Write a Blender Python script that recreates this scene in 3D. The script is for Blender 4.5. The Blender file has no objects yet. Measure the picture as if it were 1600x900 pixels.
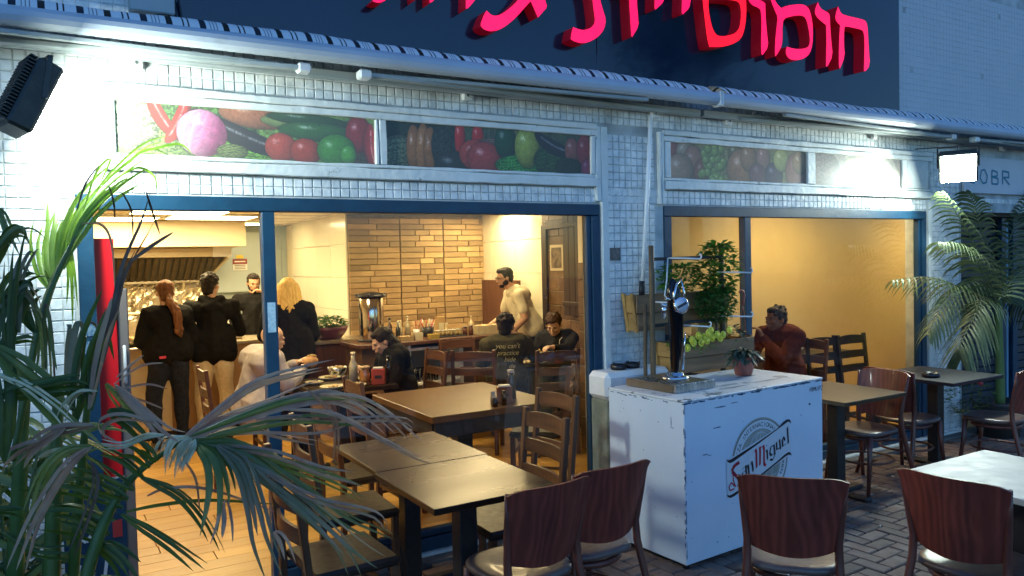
import bpy, bmesh, math, random
import numpy as np
from mathutils import Vector, Matrix, Euler, noise
random.seed(7)
SC = bpy.context.scene
COL = SC.collection
PI = math.pi
R = math.radians
# ------------------------------------------------------------------ camera
cam_d = bpy.data.cameras.new('camera'); cam = bpy.data.objects.new('camera', cam_d); COL.objects.link(cam)
SC.camera = cam
cam_d.sensor_width = 36; cam_d.lens = 36*1217/1600; cam_d.clip_start = .05; cam_d.clip_end = 500
cam.matrix_world = Matrix(((0.859219,0.038228,-0.510177,-3.191358),(-0.511045,0.017393,-0.859378,-4.246233),(-0.023979,0.999118,0.034481,1.750000),(0.000000,0.000000,0.000000,1.000000)))
# ------------------------------------------------------------------ sky, sun, exposure
w = bpy.data.worlds.new('World'); SC.world = w; w.use_nodes = True
nt = w.node_tree; nt.nodes.clear()
sky = nt.nodes.new('ShaderNodeTexSky'); sky.sky_type = 'NISHITA'; sky.sun_disc = False
sky.sun_elevation = R(5.0); sky.sun_rotation = R(20); sky.altitude = 0; sky.ozone_density = 3.0; sky.dust_density=.4
tint = nt.nodes.new('ShaderNodeMix'); tint.data_type='RGBA'; tint.blend_type='MULTIPLY'; tint.inputs[0].default_value=1
tint.inputs[7].default_value = (.69,.89,1.22,1)
bg = nt.nodes.new('ShaderNodeBackground'); bg.inputs[1].default_value = .15
wo = nt.nodes.new('ShaderNodeOutputWorld')
nt.links.new(sky.outputs[0], tint.inputs[6]); nt.links.new(tint.outputs[2], bg.inputs[0]); nt.links.new(bg.outputs[0], wo.inputs[0])
sd = bpy.data.lights.new('sun', 'SUN'); sd.energy = .03; sd.angle = R(12); sd.color = (.7,.82,1)
sun = bpy.data.objects.new('sun', sd); COL.objects.link(sun); sun.rotation_euler = (R(87), 0, R(160))
SC.view_settings.view_transform = 'Standard'; SC.view_settings.look = 'None'
SC.view_settings.exposure = 1.6; SC.view_settings.gamma = 1
SC.cycles.max_bounces = 6; SC.cycles.diffuse_bounces = 3; SC.cycles.glossy_bounces = 3; SC.cycles.transparent_max_bounces = 8
SC.cycles.sample_clamp_indirect = 4

# ------------------------------------------------------------------ helpers
def V(*a): return Vector(a)
class MB:
    def __init__(s): s.v=[]; s.f=[]; s.mi=[]; s.sm=[]; s.uv=None
    def add(s, vs, fs, mi=0, smooth=False):
        b=len(s.v); s.v.extend([tuple(x) for x in vs]); s.f.extend([tuple(b+i for i in f) for f in fs])
        s.mi.extend([mi]*len(fs)); s.sm.extend([smooth]*len(fs)); return s
    def box(s, x0,x1,y0,y1,z0,z1, M=None, mi=0):
        vs=[V(x,y,z) for z in (z0,z1) for y in (y0,y1) for x in (x0,x1)]
        if M is not None: vs=[M@p for p in vs]
        return s.add(vs,[(0,2,3,1),(4,5,7,6),(0,1,5,4),(2,6,7,3),(0,4,6,2),(1,3,7,5)],mi)
    def bev(s, x0,x1,y0,y1,z0,z1, b=.005, M=None, mi=0):
        # chamfered box: 24 verts
        vs=[];fs=[]
        X=(x0,x1);Y=(y0,y1);Z=(z0,z1)
        idx={}
        for i in (0,1):
            for j in (0,1):
                for k in (0,1):
                    sx=b if i==0 else -b; sy=b if j==0 else -b; sz=b if k==0 else -b
                    for a,p in enumerate(((X[i],Y[j]+sy,Z[k]+sz),(X[i]+sx,Y[j],Z[k]+sz),(X[i]+sx,Y[j]+sy,Z[k]))):
                        idx[(i,j,k,a)]=len(vs); vs.append(V(*p))
        g=lambda i,j,k,a: idx[(i,j,k,a)]
        def quad(l,flip):
            fs.append(tuple(reversed(l)) if flip else tuple(l))
        for i in (0,1): quad([g(i,0,0,0),g(i,1,0,0),g(i,1,1,0),g(i,0,1,0)], i==0)
        for j in (0,1): quad([g(0,j,0,1),g(1,j,0,1),g(1,j,1,1),g(0,j,1,1)], j==1)
        for k in (0,1): quad([g(0,0,k,2),g(1,0,k,2),g(1,1,k,2),g(0,1,k,2)], k==0)
        for i in (0,1):
            for j in (0,1): quad([g(i,j,0,0),g(i,j,1,0),g(i,j,1,1),g(i,j,0,1)], (i+j)%2==1)
            for k in (0,1): quad([g(i,0,k,0),g(i,1,k,0),g(i,1,k,2),g(i,0,k,2)], (i+k)%2==0)
        for j in (0,1):
            for k in (0,1): quad([g(0,j,k,1),g(1,j,k,1),g(1,j,k,2),g(0,j,k,2)], (j+k)%2==1)
        for i in (0,1):
            for j in (0,1):
                for k in (0,1): quad([g(i,j,k,0),g(i,j,k,1),g(i,j,k,2)], (i+j+k)%2==1)
        if M is not None: vs=[M@p for p in vs]
        return s.add(vs,fs,mi)
    def tube(s, pts, rad, n=8, mi=0, cap=True, smooth=True, flat=1.0):
        pts=[Vector(p) for p in pts]
        if not hasattr(rad,'__len__'): rad=[rad]*len(pts)
        vs=[];fs=[]; up=None
        for i,p in enumerate(pts):
            d=(pts[min(i+1,len(pts)-1)]-pts[max(i-1,0)])
            if d.length<1e-9: d=V(0,0,1)
            d.normalize()
            if up is None:
                up=V(0,0,1) if abs(d.z)<.9 else V(1,0,0)
            a=d.cross(up)
            if a.length<1e-6: a=d.orthogonal()
            a.normalize(); b=a.cross(d).normalized(); up=b
            for k in range(n):
                t=2*PI*k/n; vs.append(p+a*(math.cos(t)*rad[i])+b*(math.sin(t)*rad[i]*flat))
        for i in range(len(pts)-1):
            for k in range(n):
                k2=(k+1)%n; fs.append((i*n+k,(i+1)*n+k,(i+1)*n+k2,i*n+k2))
        s.add(vs,fs,mi,smooth)
        if cap:
            b=len(s.v)-len(vs)
            s.f.append(tuple(b+k for k in range(n))); s.f.append(tuple(b+(len(pts)-1)*n+k for k in reversed(range(n))))
            s.mi+= [mi,mi]; s.sm+=[False,False]
        return s
    def bar(s, p, q, w, h, mi=0, up=None):
        p=Vector(p);q=Vector(q); d=(q-p); L=d.length; d.normalize()
        u=Vector(up) if up else (V(0,0,1) if abs(d.z)<.9 else V(0,1,0))
        a=d.cross(u).normalized(); b=a.cross(d).normalized()
        M=Matrix.Translation(p)@Matrix((a,d,b)).transposed().to_4x4()
        return s.bev(-w/2,w/2,0,L,-h/2,h/2,min(w,h)*.12,M,mi)
    def lathe(s, prof, n=16, c=(0,0,0), mi=0, M=None):
        vs=[];fs=[]
        for r,z in prof:
            for k in range(n):
                t=2*PI*k/n; p=V(c[0]+r*math.cos(t),c[1]+r*math.sin(t),c[2]+z)
                vs.append(M@p if M is not None else p)
        m=len(prof)
        for i in range(m-1):
            for k in range(n):
                k2=(k+1)%n; fs.append((i*n+k,i*n+k2,(i+1)*n+k2,(i+1)*n+k))
        s.add(vs,fs,mi,True)
        b=len(s.v)-len(vs)
        if prof[0][0]>1e-4: s.f.append(tuple(b+k for k in reversed(range(n)))); s.mi.append(mi); s.sm.append(False)
        if prof[-1][0]>1e-4: s.f.append(tuple(b+(m-1)*n+k for k in range(n))); s.mi.append(mi); s.sm.append(False)
        return s
    def prism(s, poly, o, ux, uy, depth, mi=0):
        # polygon in plane (ux,uy) at o, extruded along ux x uy * depth
        o=Vector(o);ux=Vector(ux);uy=Vector(uy); nn=ux.cross(uy).normalized()*depth
        a=[o+ux*p[0]+uy*p[1] for p in poly]; n=len(a)
        area=sum(poly[i][0]*poly[(i+1)%n][1]-poly[(i+1)%n][0]*poly[i][1] for i in range(n))
        if area<0: a.reverse()
        vs=a+[p+nn for p in a]
        fs=[tuple(reversed(range(n))),tuple(range(n,2*n))]+[(i,(i+1)%n,n+(i+1)%n,n+i) for i in range(n)]
        return s.add(vs,fs,mi)
    def blade(s, pts, wid, n=None, mi=0, side=None, fold=.25):
        # leaf strip along pts, V-folded, tapered
        pts=[Vector(p) for p in pts]; m=len(pts); vs=[];fs=[]
        for i,p in enumerate(pts):
            d=(pts[min(i+1,m-1)]-pts[max(i-1,0)])
            if d.length<1e-9: d=V(0,0,1)
            d.normalize()
            sd=Vector(side) if side is not None else d.cross(V(0,0,1))
            sd=sd-d*sd.dot(d)
            if sd.length<1e-4: sd=d.orthogonal()
            sd.normalize(); up=sd.cross(d)
            t=i/(m-1); wv=wid*max(.04,(math.sin(PI*min(1,t*1.0*.92+.08))**.6))
            vs += [p-sd*wv*.5+up*wv*fold, p, p+sd*wv*.5+up*wv*fold]
        for i in range(m-1):
            a=3*i; fs += [(a,a+1,a+4,a+3),(a+1,a+2,a+5,a+4)]
        return s.add(vs,fs,mi,True)
    def ico(s, c, r, sub=1, mi=0, sc=(1,1,1), jit=0, M=None):
        bm=bmesh.new(); bmesh.ops.create_icosphere(bm, subdivisions=sub, radius=1)
        vs=[]
        for v in bm.verts:
            k=1+random.uniform(-jit,jit)
            p=V(v.co.x*sc[0]*r*k,v.co.y*sc[1]*r*k,v.co.z*sc[2]*r*k)
            if M is not None: p=M@p
            vs.append(p+Vector(c))
        fs=[tuple(v.index for v in f.verts) for f in bm.faces]; bm.free()
        return s.add(vs,fs,mi,True)
    def mesh(s, name, mats):
        me=bpy.data.meshes.new(name); me.from_pydata(s.v,[],s.f)
        for m in (mats if isinstance(mats,(list,tuple)) else [mats]): me.materials.append(m)
        me.polygons.foreach_set('material_index',s.mi); me.polygons.foreach_set('use_smooth',s.sm)
        me.update(); return me
    def build(s, name, mats, parent=None, loc=None, rot=None):
        o=bpy.data.objects.new(name,s.mesh(name,mats)); COL.objects.link(o)
        if parent is not None: o.parent=parent
        if loc is not None: o.location=loc
        if rot is not None: o.rotation_euler=rot
        return o
def thing(name,label,cat,loc=(0,0,0),rz=0,group=None):
    o=bpy.data.objects.new(name,None); COL.objects.link(o); o.empty_display_size=.1
    o.location=loc; o.rotation_euler=(0,0,rz); tag(o,label,cat,group); return o
def tag(o,label=None,cat=None,group=None,kind=None):
    if label: o['label']=label
    if cat: o['category']=cat
    if group: o['group']=group
    if kind: o['kind']=kind
    return o
KIDS={}
def dup(root, loc=None, rz=None, label=None, group=None):
    r=root.copy(); COL.objects.link(r)
    if loc is not None: r.location=loc
    if rz is not None: r.rotation_euler=(0,0,rz)
    if label: r['label']=label
    if group: r['group']=group
    def rec(a,b):
        for ch in list(a.children):
            c=ch.copy(); COL.objects.link(c); c.parent=b; rec(ch,c)
    rec(root,r); return r
def inst(o, name, loc=None, rot=None, parent=None, mat=None):
    c=o.copy(); COL.objects.link(c); c.name=name
    if loc is not None: c.location=loc
    if rot is not None: c.rotation_euler=rot
    if parent is not None: c.parent=parent
    return c
def bool_holes(o, cutters): pass

# ------------------------------------------------------------------ materials
_M={}
def mat(name, col=(.5,.5,.5), rough=.6, metal=0, col2=None, nscale=6, stretch=(1,1,1), bump=0, bscale=None, spec=.5,
        emit=None, estr=0, detail=4, trans=0, coat=0, contrast=(.35,.65), objvar=0, dirt=None, dscale=3, damt=(.55,.7), sub=0, sheen=0):
    if name in _M: return _M[name]
    m=bpy.data.materials.new(name); m.use_nodes=True; nt=m.node_tree; b=nt.nodes['Principled BSDF']; L=nt.links
    b.inputs['Base Color'].default_value=(*col,1); b.inputs['Roughness'].default_value=rough; b.inputs['Metallic'].default_value=metal
    b.inputs['Specular IOR Level'].default_value=spec; b.inputs['Coat Weight'].default_value=coat
    if sheen: b.inputs['Sheen Weight'].default_value=sheen
    if trans: b.inputs['Transmission Weight'].default_value=trans
    if emit: b.inputs['Emission Color'].default_value=(*emit,1); b.inputs['Emission Strength'].default_value=estr
    tc=nt.nodes.new('ShaderNodeTexCoord'); mp=nt.nodes.new('ShaderNodeMapping'); mp.inputs['Scale'].default_value=stretch
    L.new(tc.outputs['Object'],mp.inputs[0]); vec=mp.outputs[0]
    if objvar:
        oi=nt.nodes.new('ShaderNodeObjectInfo'); ad=nt.nodes.new('ShaderNodeVectorMath'); ad.operation='MULTIPLY_ADD'
        cb=nt.nodes.new('ShaderNodeCombineXYZ')
        for i in range(3): L.new(oi.outputs['Random'],cb.inputs[i])
        ad.inputs[1].default_value=(37,53,71); L.new(cb.outputs[0],ad.inputs[0]); L.new(vec,ad.inputs[2]); vec=ad.outputs[0]
    last=None
    if col2 is not None:
        n=nt.nodes.new('ShaderNodeTexNoise'); n.inputs['Scale'].default_value=nscale; n.inputs['Detail'].default_value=detail
        L.new(vec,n.inputs[0]); r=nt.nodes.new('ShaderNodeValToRGB')
        r.color_ramp.elements[0].position=contrast[0]; r.color_ramp.elements[1].position=contrast[1]
        r.color_ramp.elements[0].color=(*col,1); r.color_ramp.elements[1].color=(*col2,1)
        L.new(n.outputs['Fac'],r.inputs[0]); last=r.outputs[0]
    if objvar and last is not None:
        hs=nt.nodes.new('ShaderNodeHueSaturation'); mr=nt.nodes.new('ShaderNodeMapRange')
        mr.inputs[3].default_value=1-objvar; mr.inputs[4].default_value=1+objvar
        L.new(oi.outputs['Random'],mr.inputs[0]); L.new(mr.outputs[0],hs.inputs['Value']); L.new(last,hs.inputs['Color']); last=hs.outputs[0]
    if dirt is not None:
        n2=nt.nodes.new('ShaderNodeTexNoise'); n2.inputs['Scale'].default_value=dscale; n2.inputs['Detail'].default_value=8; n2.inputs['Roughness'].default_value=.7
        L.new(tc.outputs['Object'],n2.inputs[0]); mr2=nt.nodes.new('ShaderNodeMapRange'); mr2.inputs[1].default_value=damt[0]; mr2.inputs[2].default_value=damt[1]
        L.new(n2.outputs['Fac'],mr2.inputs[0]); mx=nt.nodes.new('ShaderNodeMix'); mx.data_type='RGBA'
        L.new(mr2.outputs[0],mx.inputs[0]); mx.inputs[7].default_value=(*dirt,1)
        if last is not None: L.new(last,mx.inputs[6])
        else: mx.inputs[6].default_value=(*col,1)
        last=mx.outputs[2]
    if last is not None: L.new(last,b.inputs['Base Color'])
    if bump:
        n3=nt.nodes.new('ShaderNodeTexNoise'); n3.inputs['Scale'].default_value=bscale or nscale*3; n3.inputs['Detail'].default_value=6
        L.new(vec,n3.inputs[0]); bp_=nt.nodes.new('ShaderNodeBump'); bp_.inputs['Strength'].default_value=min(1,bump); bp_.inputs['Distance'].default_value=.01
        L.new(n3.outputs['Fac'],bp_.inputs['Height']); L.new(bp_.outputs[0],b.inputs['Normal'])
        # roughness breakup
        mr=nt.nodes.new('ShaderNodeMapRange'); mr.inputs[3].default_value=max(.03,rough-.12); mr.inputs[4].default_value=min(1,rough+.15)
        L.new(n3.outputs['Fac'],mr.inputs[0]); L.new(mr.outputs[0],b.inputs['Roughness'])
    _M[name]=m; return m
def wood(name,c1,c2,rough=.4,axis='z',scale=9,bump=.15,objvar=.15,coat=0,rings=False):
    if name in _M: return _M[name]
    st={'x':(.12,1,1),'y':(1,.12,1),'z':(1,1,.12)}[axis]
    m=mat(name,c1,rough,0,c2,nscale=scale*2.2,stretch=st,bump=bump,bscale=scale*6,detail=7,contrast=(.3,.7),objvar=objvar,coat=coat)
    if rings:
        nt=m.node_tree; L=nt.links; b=nt.nodes['Principled BSDF']; src=b.inputs['Base Color'].links[0].from_socket
        tc=nt.nodes.new('ShaderNodeTexCoord'); mp=nt.nodes.new('ShaderNodeMapping'); mp.inputs['Scale'].default_value={'z':(1,1,.22),'x':(.28,1,1),'y':(1,.28,1)}[axis]
        oi=nt.nodes.new('ShaderNodeObjectInfo'); cb=nt.nodes.new('ShaderNodeCombineXYZ'); L.new(oi.outputs['Random'],cb.inputs[2]); L.new(oi.outputs['Random'],cb.inputs[0])
        L.new(cb.outputs[0],mp.inputs['Location'])
        wv=nt.nodes.new('ShaderNodeTexWave'); wv.wave_type='BANDS'; wv.bands_direction='X'; wv.inputs['Scale'].default_value=8; wv.inputs['Distortion'].default_value=16; wv.inputs['Detail'].default_value=2.5; wv.inputs['Detail Scale'].default_value=.7
        L.new(tc.outputs['Object'],mp.inputs[0]); L.new(mp.outputs[0],wv.inputs[0])
        mx=nt.nodes.new('ShaderNodeMix'); mx.data_type='RGBA'; mx.blend_type='MULTIPLY'
        mr=nt.nodes.new('ShaderNodeMapRange'); mr.inputs[1].default_value=.1; mr.inputs[3].default_value=.5; mr.inputs[4].default_value=0
        L.new(wv.outputs['Fac'],mr.inputs[0]); L.new(mr.outputs[0],mx.inputs[0]); L.new(src,mx.inputs[6]); mx.inputs[7].default_value=(.35,.3,.3,1)
        L.new(mx.outputs[2],b.inputs['Base Color'])
    return m
def leafmat(name,c,c2,rough=.42,ns=9,tr=.3):
    m=mat(name,c,rough,col2=c2,nscale=ns,bump=.15,stretch=(1,1,1),objvar=.18); nt=m.node_tree; L=nt.links; b=nt.nodes['Principled BSDF']; o=nt.nodes['Material Output']
    t=nt.nodes.new('ShaderNodeBsdfTranslucent'); mx=nt.nodes.new('ShaderNodeMixShader'); mx.inputs[0].default_value=tr
    src=b.inputs['Base Color'].links[0].from_socket; L.new(src,t.inputs[0]); L.new(b.outputs[0],mx.inputs[1]); L.new(t.outputs[0],mx.inputs[2]); L.new(mx.outputs[0],o.inputs[0]); return m
def glassmat(name,refl=1.0,tint=(1,1,1),smear=0):
    if name in _M: return _M[name]
    m=bpy.data.materials.new(name); m.use_nodes=True; nt=m.node_tree; nt.nodes.clear(); L=nt.links
    o=nt.nodes.new('ShaderNodeOutputMaterial'); mx=nt.nodes.new('ShaderNodeMixShader'); t=nt.nodes.new('ShaderNodeBsdfTransparent'); g=nt.nodes.new('ShaderNodeBsdfGlossy')
    t.inputs[0].default_value=(*tint,1); g.inputs['Roughness'].default_value=.015
    f=nt.nodes.new('ShaderNodeFresnel'); f.inputs[0].default_value=1.5
    ml=nt.nodes.new('ShaderNodeMath'); ml.operation='MULTIPLY'; ml.inputs[1].default_value=refl; L.new(f.outputs[0],ml.inputs[0])
    L.new(ml.outputs[0],mx.inputs[0]); L.new(t.outputs[0],mx.inputs[1]); L.new(g.outputs[0],mx.inputs[2])
    L.new(mx.outputs[0],o.inputs[0])
    _M[name]=m; return m
def emat(name,col,strength):
    if name in _M: return _M[name]
    m=bpy.data.materials.new(name); m.use_nodes=True; nt=m.node_tree; nt.nodes.clear()
    o=nt.nodes.new('ShaderNodeOutputMaterial'); e=nt.nodes.new('ShaderNodeEmission'); e.inputs[0].default_value=(*col,1); e.inputs[1].default_value=strength
    nt.links.new(e.outputs[0],o.inputs[0]); _M[name]=m; return m
def textmesh(body,size,mtl,parent=None,M=None,name='lettering',shear=0,ext=.0006,align='CENTER'):
    cu=bpy.data.curves.new('t','FONT'); cu.body=body; cu.size=size; cu.shear=shear; cu.extrude=ext; cu.align_x=align
    ob=bpy.data.objects.new('t',cu); COL.objects.link(ob)
    dg=bpy.context.evaluated_depsgraph_get(); me=bpy.data.meshes.new_from_object(ob.evaluated_get(dg)); bpy.data.objects.remove(ob)
    if M is not None: me.transform(M)
    me.materials.clear(); me.materials.append(mtl); o=bpy.data.objects.new(name,me); COL.objects.link(o)
    if parent is not None: o.parent=parent
    return o

C_BLUE=mat('blue_paint',(.003,.034,.075),.42,col2=(.006,.048,.10),nscale=8,bump=.15,bscale=30,dirt=(.25,.33,.38),dscale=9,damt=(.68,.75))
C_WTRIM=mat('white_trim_paint',(.62,.65,.63),.55,col2=(.72,.74,.72),nscale=9,bump=.55,bscale=24,dirt=(.18,.19,.17),dscale=14,damt=(.63,.72))
C_TILE=mat('mosaic_glaze',(.56,.60,.62),.28,col2=(.80,.82,.82),nscale=16,bump=.35,bscale=26,objvar=.10,dirt=(.30,.31,.29),dscale=3.2,damt=(.52,.78))
C_GROUT=mat('grout',(.34,.36,.36),.9,col2=(.58,.60,.59),nscale=5,bump=.3,bscale=80)
C_DARK=mat('dark_paint',(.012,.012,.014),.45,col2=(.02,.02,.022),nscale=20,bump=.1)
C_STEEL=mat('brushed_steel',(.55,.56,.55),.25,1,col2=(.4,.41,.4),nscale=14,stretch=(1,1,.1),bump=.05)
C_CHROME=mat('chrome',(.75,.76,.78),.08,1)
C_WHITE=mat('white_plastic',(.75,.76,.76),.4,col2=(.62,.63,.63),nscale=7,bump=.05)
C_CHAIR=wood('red_stained_veneer',(.24,.045,.028),(.13,.026,.018),.45,'z',7,bump=.12,objvar=.2,coat=.06,rings=True)
C_CHAIRL=wood('worn_stained_beech',(.15,.04,.025),(.07,.018,.013),.4,'z',9,objvar=.2,coat=.2)
C_LADSIL=wood('silhouette_wood',(.022,.013,.008),(.012,.008,.006),.4,'x',10)  # ladder chair wood darkened so the colour itself gives a backlit silhouette
C_LADDER=wood('brown_beech',(.14,.055,.022),(.06,.022,.010),.42,'z',10,objvar=.2)
C_LADX=wood('brown_beech_slat',(.15,.06,.025),(.07,.026,.012),.42,'x',10,objvar=.2)
C_TOP=mat('dark_laminate',(.012,.007,.004),.27,col2=(.021,.013,.008),nscale=5,stretch=(.3,1,1),bump=.02,bscale=3,spec=.28,dirt=(.03,.019,.011),dscale=5,damt=(.55,.85))
C_SEAT=mat('dark_seat_pad',(.02,.012,.009),.42,col2=(.03,.018,.012),nscale=9,bump=.12,spec=.3)
C_PALE=mat('pale_cream_laminate',(.42,.41,.34),.5,col2=(.5,.49,.42),nscale=5,bump=.1,dirt=(.3,.3,.26),dscale=12,damt=(.6,.7))
C_GLASS=glassmat('window_glass',1.8)

LETTERS = [[(2.363, 3.74), (2.383, 3.71), (2.403, 3.691), (2.442, 3.681), (2.661, 3.68), (2.711, 3.674), (2.736, 3.651), (2.746, 3.58), (2.755, 3.446), (2.77, 3.313), (2.709, 3.256), (2.688, 3.26), (2.697, 3.395), (2.7, 3.507), (2.69, 3.578), (2.66, 3.593), (2.589, 3.595), (2.45, 3.595), (2.437, 3.573), (2.432, 3.452), (2.443, 3.349), (2.379, 3.244), (2.367, 3.259), (2.367, 3.357), (2.374, 3.489), (2.386, 3.594), (2.35, 3.611), (2.33, 3.63), (2.328, 3.667)], [(2.116, 3.738), (2.129, 3.712), (2.151, 3.694), (2.189, 3.682), (2.23, 3.677), (2.26, 3.658), (2.262, 3.572), (2.274, 3.455), (2.292, 3.338), (2.224, 3.244), (2.207, 3.244), (2.209, 3.339), (2.217, 3.448), (2.212, 3.571), (2.163, 3.591), (2.114, 3.611), (2.082, 3.638), (2.078, 3.673)], [(1.589, 3.712), (1.614, 3.685), (1.651, 3.65), (1.692, 3.628), (1.717, 3.644), (1.797, 3.67), (1.923, 3.695), (1.986, 3.688), (2.021, 3.656), (2.045, 3.586), (2.055, 3.508), (2.046, 3.395), (2.012, 3.322), (1.947, 3.278), (1.852, 3.252), (1.777, 3.253), (1.738, 3.281), (1.735, 3.319), (1.748, 3.346), (1.807, 3.34), (1.893, 3.343), (1.981, 3.364), (2.01, 3.391), (2.017, 3.434), (2.007, 3.496), (1.984, 3.572), (1.953, 3.603), (1.905, 3.607), (1.811, 3.587), (1.715, 3.556), (1.699, 3.487), (1.7, 3.416), (1.692, 3.353), (1.665, 3.306), (1.619, 3.257), (1.612, 3.277), (1.618, 3.375), (1.633, 3.469), (1.651, 3.555), (1.62, 3.6), (1.584, 3.655), (1.573, 3.689)], [(1.354, 3.696), (1.372, 3.669), (1.408, 3.66), (1.466, 3.658), (1.514, 3.64), (1.515, 3.554), (1.528, 3.424), (1.544, 3.32), (1.476, 3.251), (1.464, 3.26), (1.463, 3.356), (1.471, 3.457), (1.469, 3.578), (1.436, 3.599), (1.385, 3.604), (1.349, 3.621), (1.33, 3.653)], [(0.688, 3.636), (0.707, 3.617), (0.746, 3.613), (0.763, 3.597), (0.754, 3.538), (0.741, 3.493), (0.679, 3.442), (0.669, 3.45), (0.674, 3.526), (0.677, 3.57), (0.657, 3.581), (0.653, 3.605)], [(0.45, 3.609), (0.468, 3.591), (0.496, 3.585), (0.516, 3.57), (0.508, 3.516), (0.494, 3.491), (0.43, 3.44), (0.422, 3.447), (0.425, 3.504), (0.428, 3.539), (0.413, 3.554), (0.41, 3.578)], [(-0.122, 3.565), (-0.106, 3.544), (-0.073, 3.536), (0.099, 3.574), (0.222, 3.59), (0.262, 3.576), (0.272, 3.522), (0.268, 3.466), (0.275, 3.378), (0.281, 3.309), (0.222, 3.229), (0.214, 3.235), (0.209, 3.334), (0.203, 3.436), (0.203, 3.512), (0.187, 3.533), (0.133, 3.532), (-0.023, 3.501), (-0.048, 3.49), (-0.041, 3.434), (-0.018, 3.371), (0.005, 3.313), (-0.012, 3.25), (-0.056, 3.201), (-0.09, 3.177), (-0.132, 3.155), (-0.174, 3.14), (-0.215, 3.136), (-0.26, 3.143), (-0.281, 3.153), (-0.275, 3.19), (-0.26, 3.231), (-0.221, 3.223), (-0.18, 3.222), (-0.147, 3.232), (-0.113, 3.249), (-0.083, 3.287), (-0.094, 3.36), (-0.102, 3.425), (-0.112, 3.477), (-0.132, 3.5), (-0.139, 3.532)], [(-0.585, 3.505), (-0.571, 3.482), (-0.533, 3.463), (-0.503, 3.436), (-0.481, 3.394), (-0.467, 3.365), (-0.455, 3.328), (-0.492, 3.291), (-0.526, 3.255), (-0.538, 3.278), (-0.554, 3.307), (-0.576, 3.348), (-0.613, 3.311), (-0.659, 3.261), (-0.713, 3.209), (-0.765, 3.168), (-0.809, 3.142), (-0.853, 3.128), (-0.888, 3.126), (-0.92, 3.136), (-0.935, 3.155), (-0.922, 3.187), (-0.907, 3.22), (-0.889, 3.246), (-0.871, 3.231), (-0.85, 3.223), (-0.828, 3.223), (-0.792, 3.236), (-0.748, 3.267), (-0.703, 3.305), (-0.657, 3.352), (-0.618, 3.405), (-0.61, 3.438), (-0.62, 3.468), (-0.608, 3.495)], [(-1.006, 3.406), (-0.993, 3.384), (-0.972, 3.375), (-0.955, 3.359), (-0.959, 3.316), (-0.968, 3.293), (-1.018, 3.238), (-1.029, 3.239), (-1.027, 3.288), (-1.023, 3.337), (-1.035, 3.353), (-1.035, 3.383)], [(-1.248, 3.39), (-1.235, 3.369), (-1.216, 3.36), (-1.203, 3.344), (-1.208, 3.296), (-1.225, 3.27), (-1.242, 3.247), (-1.26, 3.237), (-1.262, 3.259), (-1.258, 3.312), (-1.269, 3.328), (-1.275, 3.362)], [(-1.396, 3.366), (-1.384, 3.35), (-1.332, 3.368), (-1.314, 3.35), (-1.319, 3.279), (-1.326, 3.261), (-1.352, 3.239), (-1.358, 3.25), (-1.353, 3.315), (-1.365, 3.33), (-1.397, 3.319), (-1.409, 3.335)], [(-1.574, 3.393), (-1.557, 3.356), (-1.496, 3.361), (-1.459, 3.338), (-1.473, 3.29), (-1.5, 3.24), (-1.544, 3.2), (-1.58, 3.19), (-1.607, 3.196), (-1.585, 3.222), (-1.548, 3.244), (-1.523, 3.282), (-1.516, 3.318), (-1.564, 3.316), (-1.588, 3.34)]]
SAMEKH = ([(0.89, 3.663), (0.909, 3.633), (0.949, 3.634), (1.153, 3.661), (1.265, 3.673), (1.307, 3.655), (1.311, 3.576), (1.307, 3.506), (1.288, 3.414), (1.247, 3.339), (1.146, 3.287), (1.035, 3.259), (0.93, 3.247), (0.909, 3.307), (0.891, 3.429), (0.876, 3.532), (0.869, 3.608)], [(0.928, 3.583), (0.926, 3.511), (0.951, 3.408), (0.978, 3.359), (1.012, 3.335), (1.091, 3.342), (1.175, 3.369), (1.217, 3.397), (1.243, 3.438), (1.257, 3.528), (1.249, 3.587), (1.229, 3.611), (1.166, 3.614), (1.042, 3.601)])
BAR1 = [(0.3363, 0.5739), (0.3571, 0.567), (0.3781, 0.5692), (0.5785, 0.6213), (0.8068, 0.6907), (0.8601, 0.7206), (0.8959, 0.7323), (0.9256, 0.7283), (0.9396, 0.706), (0.9075, 0.7164), (0.8776, 0.707), (0.6005, 0.6143), (0.3935, 0.5503), (0.3671, 0.5476), (0.3495, 0.5555)]
BAR2 = [(0.3371, 0.3689), (0.3579, 0.3599), (0.3842, 0.362), (0.5743, 0.4112), (0.8029, 0.4898), (0.8681, 0.5167), (0.9099, 0.5273), (0.9278, 0.5222), (0.9406, 0.5012), (0.9096, 0.51), (0.8797, 0.5035), (0.6076, 0.4125), (0.3998, 0.3477), (0.368, 0.3431), (0.3451, 0.3532)]
PARA = [(0.3362, 0.5669), (0.9256, 0.7268), (0.9359, 0.5096), (0.3419, 0.3467)]
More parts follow.
